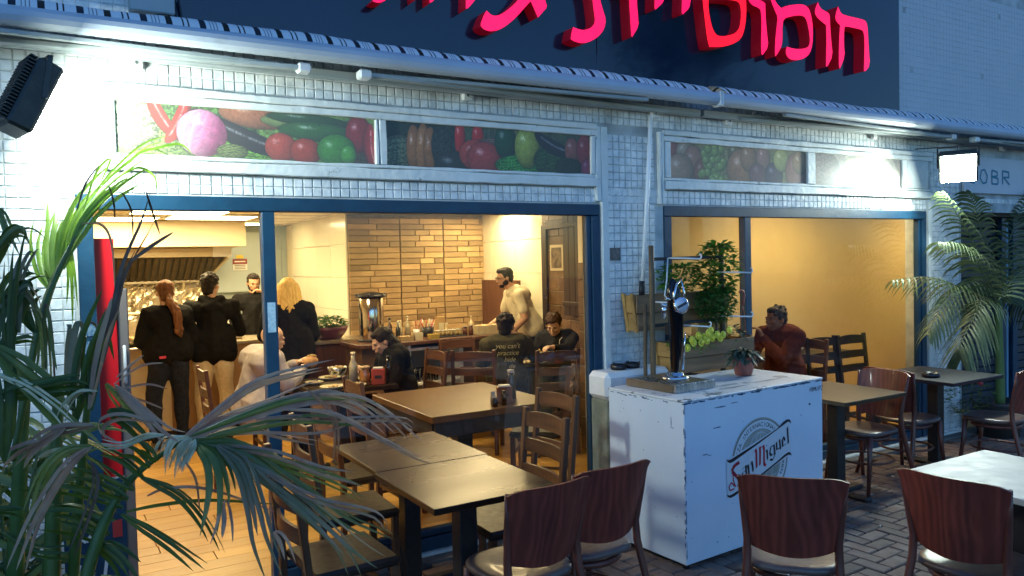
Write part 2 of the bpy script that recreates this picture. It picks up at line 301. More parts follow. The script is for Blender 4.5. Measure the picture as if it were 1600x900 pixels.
WORD = {'S': [[(0.4485, 0.539), (0.4143, 0.5305), (0.3906, 0.5153), (0.3839, 0.4951), (0.4129, 0.4687), (0.4444, 0.4417), (0.4503, 0.4191), (0.4327, 0.3972)], [(0.39, 0.4834), (0.3933, 0.4401), (0.4115, 0.4011), (0.3752, 0.4327), (0.3537, 0.4118), (0.3637, 0.3872), (0.4007, 0.3924)]], 'M': [[(0.5666, 0.576), (0.5945, 0.5919), (0.602, 0.5777), (0.6034, 0.4826)], [(0.6054, 0.5808), (0.6337, 0.6004), (0.6367, 0.5831), (0.6338, 0.4936)], [(0.6357, 0.5906), (0.6675, 0.604), (0.6738, 0.581), (0.672, 0.493), (0.6876, 0.4794)]], 'b': [[(0.4723, 0.4942), (0.5051, 0.5102), (0.5077, 0.4773), (0.5114, 0.4463)], [(0.5045, 0.4836), (0.474, 0.4702), (0.4714, 0.4491), (0.5049, 0.4503)], [(0.5214, 0.511), (0.5297, 0.4879), (0.5333, 0.4497)], [(0.53, 0.5024), (0.5578, 0.5252), (0.5651, 0.5037), (0.5699, 0.4665)], [(0.6952, 0.5739), (0.7029, 0.5617), (0.7054, 0.5155)], [(0.6922, 0.5943), (0.6991, 0.5991)], [(0.7677, 0.5923), (0.7354, 0.5847), (0.7278, 0.5488), (0.7412, 0.5319), (0.7691, 0.5423)], [(0.7677, 0.5923), (0.7758, 0.5315), (0.7545, 0.503), (0.7293, 0.5101)], [(0.7912, 0.6058), (0.7949, 0.5605), (0.8254, 0.5677)], [(0.8206, 0.6193), (0.8299, 0.558)], [(0.8517, 0.5891), (0.8733, 0.6061), (0.8595, 0.6285), (0.8463, 0.6139), (0.8526, 0.5717), (0.8776, 0.5807)], [(0.8985, 0.683), (0.9024, 0.6357), (0.9061, 0.5823)]]}
BOXN = (-0.2023, -1.0433, 0.0); BOXA = 3.509
FRONDS = [('purple', 0.0288, [(-2.834, -1.571, 1.213), (-2.729, -1.538, 1.271), (-2.598, -1.519, 1.349), (-2.443, -1.517, 1.385), (-2.3, -1.508, 1.408), (-2.155, -1.5, 1.436)]), ('purple', 0.02, [(-2.834, -1.571, 1.209), (-2.707, -1.528, 1.256), (-2.553, -1.502, 1.289), (-2.408, -1.47, 1.331), (-2.256, -1.443, 1.367)]), ('green', 0.0196, [(-2.834, -1.571, 1.209), (-2.62, -1.608, 1.278), (-2.471, -1.608, 1.306), (-2.277, -1.636, 1.302), (-2.118, -1.645, 1.27)]), ('purple', 0.0493, [(-2.835, -1.571, 1.207), (-2.617, -1.592, 1.277), (-2.406, -1.612, 1.31), (-2.282, -1.582, 1.277), (-2.174, -1.544, 1.205), (-2.058, -1.513, 1.096)]), ('purple', 0.0184, [(-2.429, -1.69, 1.321), (-2.286, -1.66, 1.288), (-2.156, -1.625, 1.204), (-2.031, -1.587, 1.087), (-1.918, -1.54, 1.025)]), ('purple', 0.0137, [(-2.627, -1.634, 1.253), (-2.499, -1.623, 1.246), (-2.365, -1.616, 1.217), (-2.185, -1.636, 1.205), (-2.078, -1.614, 1.179), (-2.033, -1.555, 1.125), (-2.009, -1.484, 1.079)]), ('green', 0.0218, [(-2.826, -1.576, 1.196), (-2.622, -1.609, 1.227), (-2.455, -1.62, 1.234), (-2.281, -1.638, 1.206), (-2.097, -1.66, 1.203)]), ('purple', 0.0157, [(-2.81, -1.528, 1.189), (-2.646, -1.523, 1.209), (-2.513, -1.501, 1.161), (-2.373, -1.484, 1.12), (-2.307, -1.423, 1.09)]), ('purple', 0.0133, [(-2.493, -1.768, 1.351), (-2.385, -1.681, 1.241), (-2.339, -1.559, 1.102), (-2.32, -1.42, 0.964)]), ('purple', 0.0132, [(-2.566, -1.727, 1.292), (-2.399, -1.726, 1.261), (-2.243, -1.72, 1.164), (-2.097, -1.708, 1.073), (-2.003, -1.664, 1.036)]), ('purple', 0.0109, [(-2.817, -1.581, 1.208), (-2.618, -1.584, 1.198), (-2.405, -1.594, 1.172), (-2.235, -1.578, 1.202)]), ('green', 0.0324, [(-2.826, -1.576, 1.196), (-2.718, -1.569, 1.175), (-2.578, -1.582, 1.102), (-2.415, -1.61, 1.007), (-2.204, -1.664, 0.957)]), ('green', 0.0555, [(-2.818, -1.582, 1.188), (-2.685, -1.603, 1.16), (-2.532, -1.641, 1.025), (-2.356, -1.693, 0.872), (-2.168, -1.751, 0.779)]), ('green', 0.0508, [(-2.818, -1.582, 1.184), (-2.636, -1.65, 1.087), (-2.487, -1.7, 0.954), (-2.335, -1.753, 0.789), (-2.204, -1.791, 0.684)]), ('green', 0.0259, [(-2.818, -1.582, 1.188), (-2.606, -1.613, 1.121), (-2.383, -1.652, 1.016), (-2.215, -1.659, 0.908)]), ('purple', 0.0194, [(-2.818, -1.582, 1.188), (-2.592, -1.645, 1.138), (-2.432, -1.67, 1.061), (-2.301, -1.677, 1.019), (-2.203, -1.664, 0.977)]), ('purple', 0.0171, [(-2.609, -1.709, 1.087), (-2.452, -1.729, 0.981), (-2.267, -1.764, 0.913), (-2.214, -1.722, 0.814)]), ('green', 0.0212, [(-2.644, -1.688, 1.099), (-2.513, -1.714, 0.946), (-2.393, -1.732, 0.82), (-2.326, -1.719, 0.681)]), ('green', 0.0644, [(-2.796, -1.594, 1.195), (-2.758, -1.657, 1.157), (-2.743, -1.708, 1.068), (-2.762, -1.741, 0.93)]), ('purple', 0.0177, [(-2.757, -1.682, 1.024), (-2.765, -1.738, 0.979), (-2.788, -1.784, 0.942)]), ('purple', 0.0158, [(-2.742, -1.691, 1.023), (-2.747, -1.749, 0.969), (-2.761, -1.8, 0.933)]), ('green', 0.0483, [(-2.747, -1.624, 1.184), (-2.687, -1.69, 1.126), (-2.659, -1.741, 1.001), (-2.648, -1.781, 0.908), (-2.611, -1.837, 0.788)]), ('purple', 0.0201, [(-2.611, -1.773, 0.919), (-2.586, -1.79, 0.878), (-2.564, -1.807, 0.777)]), ('dark', 0.0123, [(-3.018, -1.586, 1.006), (-2.917, -1.569, 1.007), (-2.766, -1.581, 0.998), (-2.572, -1.62, 0.958)]), ('dark', 0.0282, [(-2.969, -1.611, 1.113), (-2.868, -1.635, 1.048), (-2.797, -1.642, 0.949), (-2.748, -1.637, 0.828)]), ('dark', 0.0262, [(-3.027, -1.581, 1.001), (-2.925, -1.607, 0.913), (-2.837, -1.624, 0.829), (-2.755, -1.636, 0.752)]), ('dark', 0.0473, [(-3.09, -1.547, 0.91), (-3.041, -1.578, 0.869), (-2.992, -1.61, 0.798)]), ('purple', 0.0101, [(-2.957, -1.62, 1.054), (-2.893, -1.619, 1.068), (-2.776, -1.651, 1.05), (-2.596, -1.722, 0.964)]), ('purple', 0.0081, [(-2.852, -1.679, 1.155), (-2.821, -1.642, 1.086), (-2.805, -1.598, 0.959)]), ('silver', 0.0323, [(-2.838, -1.569, 1.213), (-2.887, -1.57, 1.216), (-2.912, -1.587, 1.19), (-2.923, -1.614, 1.131)]), ('silver', 0.0323, [(-2.824, -1.577, 1.212), (-2.87, -1.581, 1.203), (-2.892, -1.6, 1.169), (-2.898, -1.63, 1.126)]), ('silver', 0.0303, [(-2.817, -1.581, 1.208), (-2.848, -1.594, 1.192), (-2.869, -1.615, 1.149), (-2.881, -1.64, 1.112)]), ('silver', 0.0263, [(-2.808, -1.587, 1.204), (-2.826, -1.608, 1.177), (-2.855, -1.623, 1.144), (-2.876, -1.643, 1.115)]), ('purple', 0.007, [(-3.032, -1.562, 1.401), (-2.954, -1.548, 1.448), (-2.887, -1.53, 1.451)]), ('purple', 0.007, [(-3.033, -1.562, 1.381), (-2.939, -1.56, 1.391), (-2.878, -1.539, 1.366)]), ('purple', 0.007, [(-3.03, -1.565, 1.371), (-2.958, -1.55, 1.342), (-2.887, -1.536, 1.301)]), ('purple', 0.007, [(-3.022, -1.57, 1.361), (-2.968, -1.545, 1.322), (-2.912, -1.522, 1.27)]), ('purple', 0.007, [(-3.025, -1.566, 1.421), (-2.98, -1.533, 1.453), (-2.939, -1.498, 1.477)]), ('brown', 0.0256, [(-3.139, -1.561, 1.305), (-3.08, -1.571, 1.427), (-3.026, -1.577, 1.599), (-3.0, -1.569, 1.716), (-2.97, -1.564, 1.798), (-2.917, -1.571, 1.913), (-2.88, -1.569, 2.03)]), ('brown', 0.0118, [(-2.972, -1.583, 1.778), (-2.919, -1.612, 1.822), (-2.857, -1.648, 1.864)]), ('dark', 0.0459, [(-3.137, -1.62, 1.305), (-3.106, -1.612, 1.472), (-3.063, -1.614, 1.594), (-3.009, -1.621, 1.717)]), ('purple', 0.021, [(-3.103, -1.638, 1.342), (-3.063, -1.636, 1.528), (-3.028, -1.633, 1.641), (-3.007, -1.622, 1.713)]), ('bright', 0.0534, [(-3.186, -0.587, 1.681), (-3.214, -0.489, 1.778), (-3.214, -0.406, 1.9), (-3.171, -0.348, 2.04)]), ('bright', 0.0588, [(-3.171, -0.594, 1.712), (-3.17, -0.512, 1.843), (-3.146, -0.443, 1.979), (-3.13, -0.372, 2.071)]), ('bright', 0.0534, [(-3.157, -0.602, 1.732), (-3.108, -0.546, 1.92), (-3.019, -0.514, 2.083), (-2.844, -0.534, 2.256)]), ('bright', 0.0481, [(-3.143, -0.609, 1.763), (-3.073, -0.565, 1.959), (-2.948, -0.555, 2.122), (-2.748, -0.59, 2.281)]), ('bright', 0.0374, [(-3.127, -0.616, 1.814), (-3.038, -0.585, 1.985), (-2.913, -0.576, 2.121), (-2.774, -0.577, 2.216)]), ('bright', 0.0267, [(-3.121, -0.618, 1.865), (-3.11, -0.513, 1.735), (-3.112, -0.403, 1.542)]), ('bright', 0.0134, [(-3.015, -0.673, 2.07), (-2.928, -0.643, 2.175), (-2.814, -0.628, 2.28), (-2.711, -0.61, 2.321)]), ('bright', 0.0134, [(-2.992, -0.685, 2.095), (-2.893, -0.662, 2.192), (-2.792, -0.642, 2.253), (-2.681, -0.634, 2.186)]), ('bright', 0.0107, [(-3.062, -0.648, 1.993), (-3.008, -0.596, 2.156), (-2.951, -0.549, 2.217), (-3.004, -0.446, 2.09)]), ('bright', 0.0107, [(-2.946, -0.711, 2.119), (-2.86, -0.683, 2.173), (-2.796, -0.644, 2.145), (-2.777, -0.581, 2.084)]), ('purple', 0.0085, [(-3.094, -1.389, 1.902), (-3.034, -1.347, 1.9), (-3.004, -1.29, 1.832), (-2.997, -1.224, 1.646)]), ('bright', 0.0107, [(-2.865, -0.756, 2.221), (-2.8, -0.715, 2.25), (-2.698, -0.697, 2.277), (-2.643, -0.654, 2.245)]), ('brown', 0.0064, [(-3.107, -1.38, 1.944), (-3.072, -1.28, 2.047), (-3.027, -1.187, 2.117)]), ('brown', 0.0064, [(-2.981, -1.452, 2.002), (-2.947, -1.358, 1.947), (-2.936, -1.252, 1.866)]), ('brown', 0.0064, [(-3.015, -1.431, 2.023), (-2.996, -1.328, 1.97), (-2.989, -1.218, 1.923)]), ('brown', 0.0085, [(-2.914, -1.492, 2.0), (-2.884, -1.396, 1.924), (-2.855, -1.299, 1.868)]), ('dark', 0.0184, [(-3.113, -0.681, 1.863), (-3.186, -0.819, 1.69), (-3.232, -0.973, 1.533), (-3.264, -1.134, 1.372), (-3.312, -1.288, 1.189)]), ('dark', 0.0253, [(-3.292, -1.64, 1.419), (-3.295, -1.632, 1.582), (-3.282, -1.632, 1.762), (-3.261, -1.638, 1.921)]), ('green', 0.0227, [(-3.308, -1.493, 1.943), (-3.288, -1.508, 1.876), (-3.256, -1.529, 1.809)]), ('green', 0.0224, [(-3.272, -1.587, 1.577), (-3.27, -1.563, 1.725), (-3.239, -1.558, 1.818), (-3.223, -1.548, 1.827)]), ('dark', 0.0491, [(-3.321, -1.499, 1.613), (-3.285, -1.516, 1.706), (-3.231, -1.546, 1.752), (-3.202, -1.564, 1.738)]), ('dark', 0.0555, [(-3.319, -1.62, 1.51), (-3.285, -1.597, 1.616), (-3.238, -1.582, 1.724), (-3.218, -1.558, 1.666)]), ('green', 0.0185, [(-3.313, -1.617, 1.682), (-3.275, -1.581, 1.692), (-3.229, -1.55, 1.684)]), ('green', 0.0259, [(-3.314, -1.617, 1.655), (-3.25, -1.614, 1.706), (-3.221, -1.595, 1.668), (-3.212, -1.562, 1.647)]), ('dark', 0.0378, [(-3.332, -1.487, 1.745), (-3.296, -1.504, 1.839), (-3.248, -1.53, 1.89), (-3.198, -1.562, 1.851)]), ('green', 0.0256, [(-3.324, -1.606, 1.8), (-3.275, -1.613, 1.862), (-3.244, -1.611, 1.868), (-3.227, -1.604, 1.816)]), ('dark', 0.0416, [(-3.233, -1.552, 1.572), (-3.254, -1.536, 1.667), (-3.232, -1.547, 1.723)]), ('silver', 0.0189, [(-3.296, -1.513, 1.631), (-3.254, -1.536, 1.658), (-3.218, -1.558, 1.651)]), ('dark', 0.0189, [(-3.324, -1.5, 1.537), (-3.258, -1.538, 1.554), (-3.223, -1.56, 1.538)]), ('green', 0.0153, [(-3.234, -1.548, 1.667), (-3.209, -1.547, 1.57), (-3.206, -1.536, 1.416), (-3.201, -1.526, 1.258)]), ('green', 0.0151, [(-3.202, -1.568, 1.647), (-3.2, -1.573, 1.534), (-3.194, -1.581, 1.439)]), ('brown', 0.0153, [(-3.202, -1.567, 1.656), (-3.197, -1.546, 1.531), (-3.2, -1.522, 1.374)]), ('green', 0.0622, [(-3.33, -1.67, 1.551), (-3.244, -1.667, 1.454), (-3.168, -1.657, 1.371), (-3.035, -1.684, 1.227)]), ('silver', 0.0253, [(-3.333, -1.671, 1.477), (-3.259, -1.678, 1.442), (-3.184, -1.686, 1.377), (-3.138, -1.677, 1.333)]), ('dark', 0.0475, [(-3.335, -1.672, 1.41), (-3.229, -1.677, 1.417), (-3.134, -1.675, 1.425), (-3.085, -1.647, 1.398)]), ('green', 0.0425, [(-3.152, -1.609, 1.343), (-3.142, -1.571, 1.49), (-3.116, -1.543, 1.603), (-3.099, -1.516, 1.561)]), ('dark', 0.0463, [(-3.103, -1.638, 1.342), (-3.1, -1.596, 1.489), (-3.075, -1.569, 1.563), (-3.063, -1.54, 1.481)]), ('dark', 0.0393, [(-3.315, -1.692, 1.233), (-3.304, -1.673, 1.371), (-3.309, -1.645, 1.512), (-3.324, -1.613, 1.619)]), ('green', 0.025, [(-3.335, -1.68, 1.233), (-3.326, -1.651, 1.37), (-3.314, -1.626, 1.438)]), ('silver', 0.0165, [(-3.087, -1.762, 1.41), (-3.124, -1.726, 1.409), (-3.155, -1.693, 1.384), (-3.178, -1.667, 1.337), (-3.198, -1.644, 1.248)]), ('purple', 0.0274, [(-3.101, -1.757, 1.314), (-3.187, -1.687, 1.301), (-3.252, -1.631, 1.257), (-3.334, -1.566, 1.191)]), ('purple', 0.0219, [(-3.171, -1.716, 1.311), (-3.252, -1.641, 1.249), (-3.299, -1.587, 1.18)]), ('purple', 0.0181, [(-3.235, -1.68, 1.273), (-3.298, -1.643, 1.247), (-3.346, -1.616, 1.222)]), ('silver', 0.0187, [(-2.925, -1.805, 1.272), (-2.972, -1.763, 1.267), (-3.028, -1.716, 1.241), (-3.075, -1.673, 1.249), (-3.106, -1.64, 1.266)]), ('purple', 0.0168, [(-2.948, -1.79, 1.309), (-3.026, -1.729, 1.328), (-3.074, -1.687, 1.308), (-3.066, -1.678, 1.268), (-3.01, -1.698, 1.235)]), ('green', 0.0253, [(-3.107, -1.756, 1.257), (-3.166, -1.721, 1.249), (-3.219, -1.692, 1.2), (-3.254, -1.675, 1.111), (-3.276, -1.665, 1.021), (-3.304, -1.652, 0.931)]), ('purple', 0.025, [(-3.107, -1.756, 1.255), (-3.168, -1.737, 1.202), (-3.242, -1.712, 1.082), (-3.279, -1.708, 0.998), (-3.307, -1.709, 0.929)]), ('silver', 0.0111, [(-3.238, -1.622, 1.216), (-3.197, -1.645, 1.233), (-3.125, -1.688, 1.246)]), ('dark', 0.0215, [(-2.99, -1.6, 1.074), (-3.074, -1.577, 1.142), (-3.172, -1.544, 1.219)]), ('dark', 0.0215, [(-3.008, -1.59, 1.045), (-3.109, -1.557, 1.104), (-3.225, -1.516, 1.153)]), ('dark', 0.0215, [(-3.023, -1.583, 1.016), (-3.144, -1.538, 1.076), (-3.309, -1.467, 1.122)]), ('dark', 0.0215, [(-3.045, -1.571, 0.983), (-3.162, -1.529, 1.037), (-3.278, -1.488, 1.058)]), ('dark', 0.0215, [(-3.063, -1.562, 0.938), (-3.163, -1.529, 1.018), (-3.229, -1.518, 1.047)]), ('dark', 0.0215, [(-3.073, -1.557, 0.909), (-3.148, -1.54, 0.959), (-3.247, -1.509, 0.999)]), ('dark', 0.0215, [(-2.963, -1.614, 1.113), (-3.022, -1.606, 1.18), (-3.089, -1.594, 1.217)]), ('dark', 0.0215, [(-2.945, -1.624, 1.142), (-2.988, -1.625, 1.199), (-3.039, -1.623, 1.235)]), ('dark', 0.0215, [(-2.928, -1.634, 1.158), (-2.962, -1.64, 1.208), (-2.997, -1.648, 1.233)]), ('brown', 0.0154, [(-3.107, -1.584, 1.179), (-3.097, -1.594, 1.101), (-3.149, -1.569, 0.948), (-3.204, -1.541, 0.834)]), ('dark', 0.0227, [(-3.344, -1.509, 0.989), (-3.249, -1.568, 0.93), (-3.167, -1.616, 0.947)]), ('dark', 0.0227, [(-3.359, -1.499, 1.047), (-3.309, -1.528, 1.055), (-3.269, -1.552, 1.063)]), ('dark', 0.039, [(-3.052, -1.611, 1.332), (-2.985, -1.624, 1.286), (-2.917, -1.638, 1.22)]), ('purple', 0.0316, [(-3.029, -1.564, 1.401), (-2.964, -1.606, 1.32), (-2.907, -1.642, 1.256), (-2.857, -1.673, 1.234)]), ('green', 0.0239, [(-3.054, -1.549, 1.402), (-2.996, -1.558, 1.317), (-2.927, -1.572, 1.26)])]
RACHIS = [([0.022, 0.02, 0.018, 0.016, 0.013, 0.011, 0.008], [(-3.143, -1.58, 0.774), (-3.103, -1.569, 0.909), (-3.061, -1.561, 1.007), (-3.014, -1.557, 1.078), (-2.975, -1.549, 1.114), (-2.919, -1.552, 1.153), (-2.831, -1.573, 1.209)]), ([0.012, 0.01, 0.008, 0.006], [(-3.309, -1.407, 1.172), (-3.227, -1.401, 1.562), (-3.177, -1.385, 1.72), (-3.113, -1.379, 1.862)]), ([0.03, 0.028, 0.02], [(-3.23, -1.416, 0.675), (-3.207, -1.388, 0.988), (-3.177, -1.36, 1.391)]), ([0.03, 0.026, 0.02], [(-3.333, -1.297, 0.655), (-3.299, -1.301, 1.065), (-3.269, -1.305, 1.393)]), ([0.02, 0.016, 0.012], [(-3.174, -1.392, 0.651), (-3.132, -1.429, 1.068), (-3.095, -1.467, 1.396)])]
RPALM = [[(4.421, -0.3, 1.24), (4.129, -0.3, 1.331), (3.718, -0.3, 1.445), (3.331, -0.3, 1.526), (2.832, -0.3, 1.515)], [(4.421, -0.3, 1.27), (4.237, -0.3, 1.574), (3.873, -0.3, 1.986), (3.548, -0.3, 2.253)], [(4.745, -0.15, 1.281), (4.61, -0.15, 1.689), (4.411, -0.15, 1.996), (4.325, -0.15, 2.188), (4.197, -0.15, 2.293)], [(4.164, -0.45, 1.287), (4.492, -0.45, 1.508), (4.895, -0.45, 1.587), (5.577, -0.45, 1.476)], [(4.648, -0.2, 1.287), (4.881, -0.2, 1.621), (5.366, -0.2, 1.868), (6.017, -0.2, 1.865)], [(4.228, -0.4, 1.253), (3.945, -0.4, 1.61), (3.644, -0.4, 1.796), (3.307, -0.4, 1.826)], [(4.121, -0.45, 1.231), (3.902, -0.45, 1.299), (3.748, -0.45, 1.138), (3.548, -0.45, 0.928), (3.547, -0.45, 0.817)], [(4.842, -0.1, 1.244), (4.961, -0.1, 1.684), (5.203, -0.1, 2.065), (5.451, -0.1, 2.328)], [(4.625, -0.2, 1.208), (4.821, -0.2, 1.311), (5.118, -0.2, 1.234), (5.491, -0.2, 0.89)], [(4.641, -0.18, 1.207), (4.244, -0.18, 1.455), (3.825, -0.18, 1.294), (3.524, -0.18, 1.022)]]
RTRUNK = [(4.483, -0.3, 0.238), (4.474, -0.3, 0.603), (4.464, -0.3, 0.967), (4.454, -0.3, 1.269)]

# ================================================================== SETTING: ground
S_='structure'
gm=mat('street_ground',(.045,.042,.042),.85,col2=(.07,.066,.062),nscale=3,bump=.4,bscale=40)
ground=MB().add([(-60,-60,-.03),(60,-60,-.03),(60,-.0,-.03),(-60,0,-.03)],[(0,1,2,3)]).build('pavement',gm); tag(ground,kind=S_)
pb=mat('paving_brick_clay',(.125,.075,.056),.75,col2=(.165,.12,.095),nscale=9,bump=.5,bscale=40,objvar=.35,dirt=(.045,.04,.04),dscale=2.2,damt=(.5,.75))
variants=[]
for k in range(4):
    m=MB().bev(-.0965,.0965,-.0465,.0465,-.04,0,.006); variants.append(m.mesh('paving_brick',pb))
a=.1
# 90 degree herringbone: horizontal bricks at (k, k) steps
cells=[]
for r_ in range(-60,60):
    for c_ in range(-20,20):
        x=(r_+4*c_)*a; y=r_*a
        cells.append((x+a,y+.5*a,0)); cells.append((x+2.5*a,y+0*a+0,90))
rot=R(4)
def gp(x,y): return (x*math.cos(rot)-y*math.sin(rot), x*math.sin(rot)+y*math.cos(rot)-2.2)
rest=MB(); near=[]
camx,camy=-3.19,-4.25
for x,y,t in cells:
    X,Y=gp(x+.7,y)
    if not(-4.2<X<9 and -4.6<Y<-.13): continue
    d=math.hypot(X-camx,Y-camy); an=math.degrees(math.atan2(Y-camy,X-camx))
    px_vis = X>.1 and Y>-2.6 and X<5
    near.append(((0 if px_vis else 10)+d*.1,X,Y,t))
near.sort()
for k,(q,X,Y,t) in enumerate(near):
    dz=random.uniform(-.004,.002); rz=R(t)+rot+random.uniform(-.02,.02)
    if k<300:
        o=bpy.data.objects.new('paving_brick',variants[k%4]); COL.objects.link(o); o.parent=ground; o.location=(X,Y,dz); o.rotation_euler=(random.uniform(-.01,.01),random.uniform(-.01,.01),rz)
    else:
        rest.bev(-.0965,.0965,-.0465,.0465,-.04,0,.006,Matrix.Translation((X,Y,dz))@Matrix.Rotation(rz,4,'Z'))
tag(rest.build('paving_bricks',pb,ground),kind='stuff')
# cracked cement strip below the sill
cem=mat('cement_kerb',(.20,.19,.17),.85,col2=(.12,.11,.10),nscale=5,bump=.8,bscale=22)
MB().box(-4.5,8,-.135,-.02,-.03,.012).build('cement_strip',cem,ground)

# ================================================================== INTERIOR SHELL
CEIL=2.36
fl=MB().box(-4.5,8.2,.05,8.0,-.08,-.012).build('interior_floor',mat('subfloor',(.2,.12,.05),.8)); tag(fl,kind=S_)
pl=mat('oak_floor_plank',(.44,.235,.05),.38,col2=(.52,.295,.07),nscale=7,stretch=(.15,1,1),bump=.08,bscale=40,objvar=.14,detail=7)
pms=[MB().bev(-.597,.597,-.0735,.0735,-.012,0,.0015).mesh('floor_plank',pl) for _ in range(3)]
cnt=0
for r_ in range(int(7.4/.15)):
    y=.14+r_*.15; off=random.uniform(0,1.2); xmax=1.9 if y>1.5 else 5.2
    x=-3.6+off-1.2
    while x<xmax and cnt<300:
        if x>-4.2:
            o=bpy.data.objects.new('floor_plank',pms[cnt%3]); COL.objects.link(o); o.parent=fl; o.location=(x+.6,y,random.uniform(-.0008,0)); cnt+=1
        x+=1.2
yw=mat('yellow_plaster',(.60,.45,.20),.55,col2=(.66,.50,.235),nscale=1.3,bump=.12,bscale=50,dirt=(.57,.42,.185),dscale=2.5,damt=(.5,.8))
cw=mat('cream_plaster',(.70,.62,.44),.6,col2=(.74,.66,.48),nscale=2,bump=.05)
cl=MB().box(-4.5,8.2,.2,8.0,CEIL,CEIL+.1).build('ceiling',mat('ceiling_board',(.72,.66,.52),.75,col2=(.76,.70,.56),nscale=3)); tag(cl,kind=S_)
cgr=mat('ceiling_grid_metal',(.55,.5,.4),.5)
for k in range(12):
    y=.9+k*.6; MB().box(-3.6,1.68,y-.01,y+.01,CEIL-.006,CEIL-.001).build('ceiling_grid_bar',cgr,cl)
for k in range(8):
    x=-3.3+k*.6; MB().box(x-.01,x+.01,.3,7.4,CEIL-.0075,CEIL-.0015).build('ceiling_grid_bar',cgr,cl)
def struct(name,mb,m): return tag(mb.build(name,m),kind=S_)
struct('yellow_wall',MB().box(1.08,8.2,1.42,1.52,0,CEIL-.01),yw)
tag_mat=wood('wall_wood_tile',(.16,.09,.045),(.09,.05,.028),.45,'x',7,objvar=.3)
sw=struct('side_wall',MB().box(1.72,1.84,1.53,5.0,0,CEIL-.01),cw)
kw=struct('kitchen_back_wall',MB().box(-4.4,2.0,7.52,7.65,0,CEIL-.01),mat('kitchen_wall_paint',(.34,.40,.42),.5,col2=(.38,.44,.46),nscale=3))
struct('left_inner_wall',MB().box(-4.4,-4.28,.3,7.5,0,CEIL-.01),cw)
struct('right_inner_wall',MB().box(7.9,8.0,.3,1.4,0,CEIL-.01),yw)
# wall end with wood tiles below
we=thing('partition_end','tall wood tiled end of the partition beside the blue door jamb','wall',(1.0,1.38,0))
MB().box(-.02,.075,-.0,.2,1.72,CEIL-.012).build('plaster_end',cw,we)
for k in range(11): MB().bev(-.03,.075,-.012,.2,.005+k*.156,.155+k*.156,.003).build('wood_tile',tag_mat,we)
# white tile wall panels on side wall (far part) and cladding
wt=mat('cream_wall_tile',(.70,.66,.53),.18,col2=(.73,.69,.56),nscale=2,bump=.02,objvar=.03)
tm=MB().bev(-.008,0,-.297,.297,-.197,.197,.003).mesh('wall_tile',wt)
for i in range(3):
    for j in range(6):
        o=bpy.data.objects.new('wall_tile',tm); COL.objects.link(o); o.parent=sw; o.location=(1.718,3.3+.3+i*.6,.2+j*.4)
# wood cladding near part of side wall
for i in range(5):
    for j in range(15):
        y0=2.35+((j%2)*.2)+i*.4-.4; y1=min(y0+.395,3.29)
        if y1-y0<.05: continue
        MB().bev(1.70,1.718,y0,y1,.005+j*.155,.155+j*.155,.003).build('wood_tile',tag_mat,sw)
# brick feature block
bk=struct('brick_feature_wall',MB().box(-.12,1.86,4.74,5.4,0,CEIL-.01),mat('brick_mortar',(.26,.19,.10),.9,col2=(.2,.14,.08),nscale=20,bump=.5))
bm_=mat('tan_slip_brick',(.52,.36,.17),.62,col2=(.30,.185,.08),nscale=5,stretch=(.5,1,1),bump=.45,bscale=30,objvar=.34,contrast=(.25,.75),detail=8)
bmesh_=[MB().bev(0,L-.006,-.022,0,0,.064,.004).mesh('brick',bm_) for L in (.20,.26,.32,.36)]
LL=(.20,.26,.32,.36); z=.62; row=0
nb=0
while z<CEIL-.07:
    for (xa,xb) in ((-.115,.54),(.546,1.13),(1.136,1.83)):
        x=xa
        while x<xb-.02:
            k=random.randrange(4); L=LL[k]
            if x+L>xb-.12: L=xb-x; me=MB().bev(0,L-.006,-.022,0,0,.064,.004).mesh('brick',bm_)
            else: me=bmesh_[k]
            o=bpy.data.objects.new('brick',me); COL.objects.link(o); o.parent=bk; o.location=(x,4.738+random.uniform(-.006,.004),z); nb+=1
            x+=L
    z+=.0705; row+=1
print('bricks',nb)
# tiled return wall left of the bricks
rt=struct('tiled_return_wall',MB().box(-.12,-.02,5.42,7.5,0,CEIL-.01),cw)
MB().box(-.128,-.121,4.745,5.42,0,CEIL-.012).build('corner_panel',wt,rt)
for i in range(4):
    for j in range(6):
        o=bpy.data.objects.new('wall_tile',tm); COL.objects.link(o); o.parent=rt; o.location=(-.129,5.05+i*.6,.2+j*.4)
# lowered kitchen beam
bmh=struct('kitchen_ceiling_beam',MB().box(-4.2,-.98,6.2,7.5,2.03,CEIL-.012),mat('warm_beam_paint',(.68,.60,.44),.6,col2=(.71,.63,.47),nscale=2))
# blue-grey tiles on kitchen back wall
kt=mat('blue_grey_wall_tile',(.33,.40,.42),.3,col2=(.36,.43,.45),nscale=3,objvar=.04)
km=MB().bev(-.297,.297,-.008,0,-.197,.197,.003).mesh('wall_tile',kt)
for i in range(5):
    for j in range(6):
        o=bpy.data.objects.new('wall_tile',km); COL.objects.link(o); o.parent=kw; o.location=(-2.0+.3+i*.6,7.518,.2+j*.4)
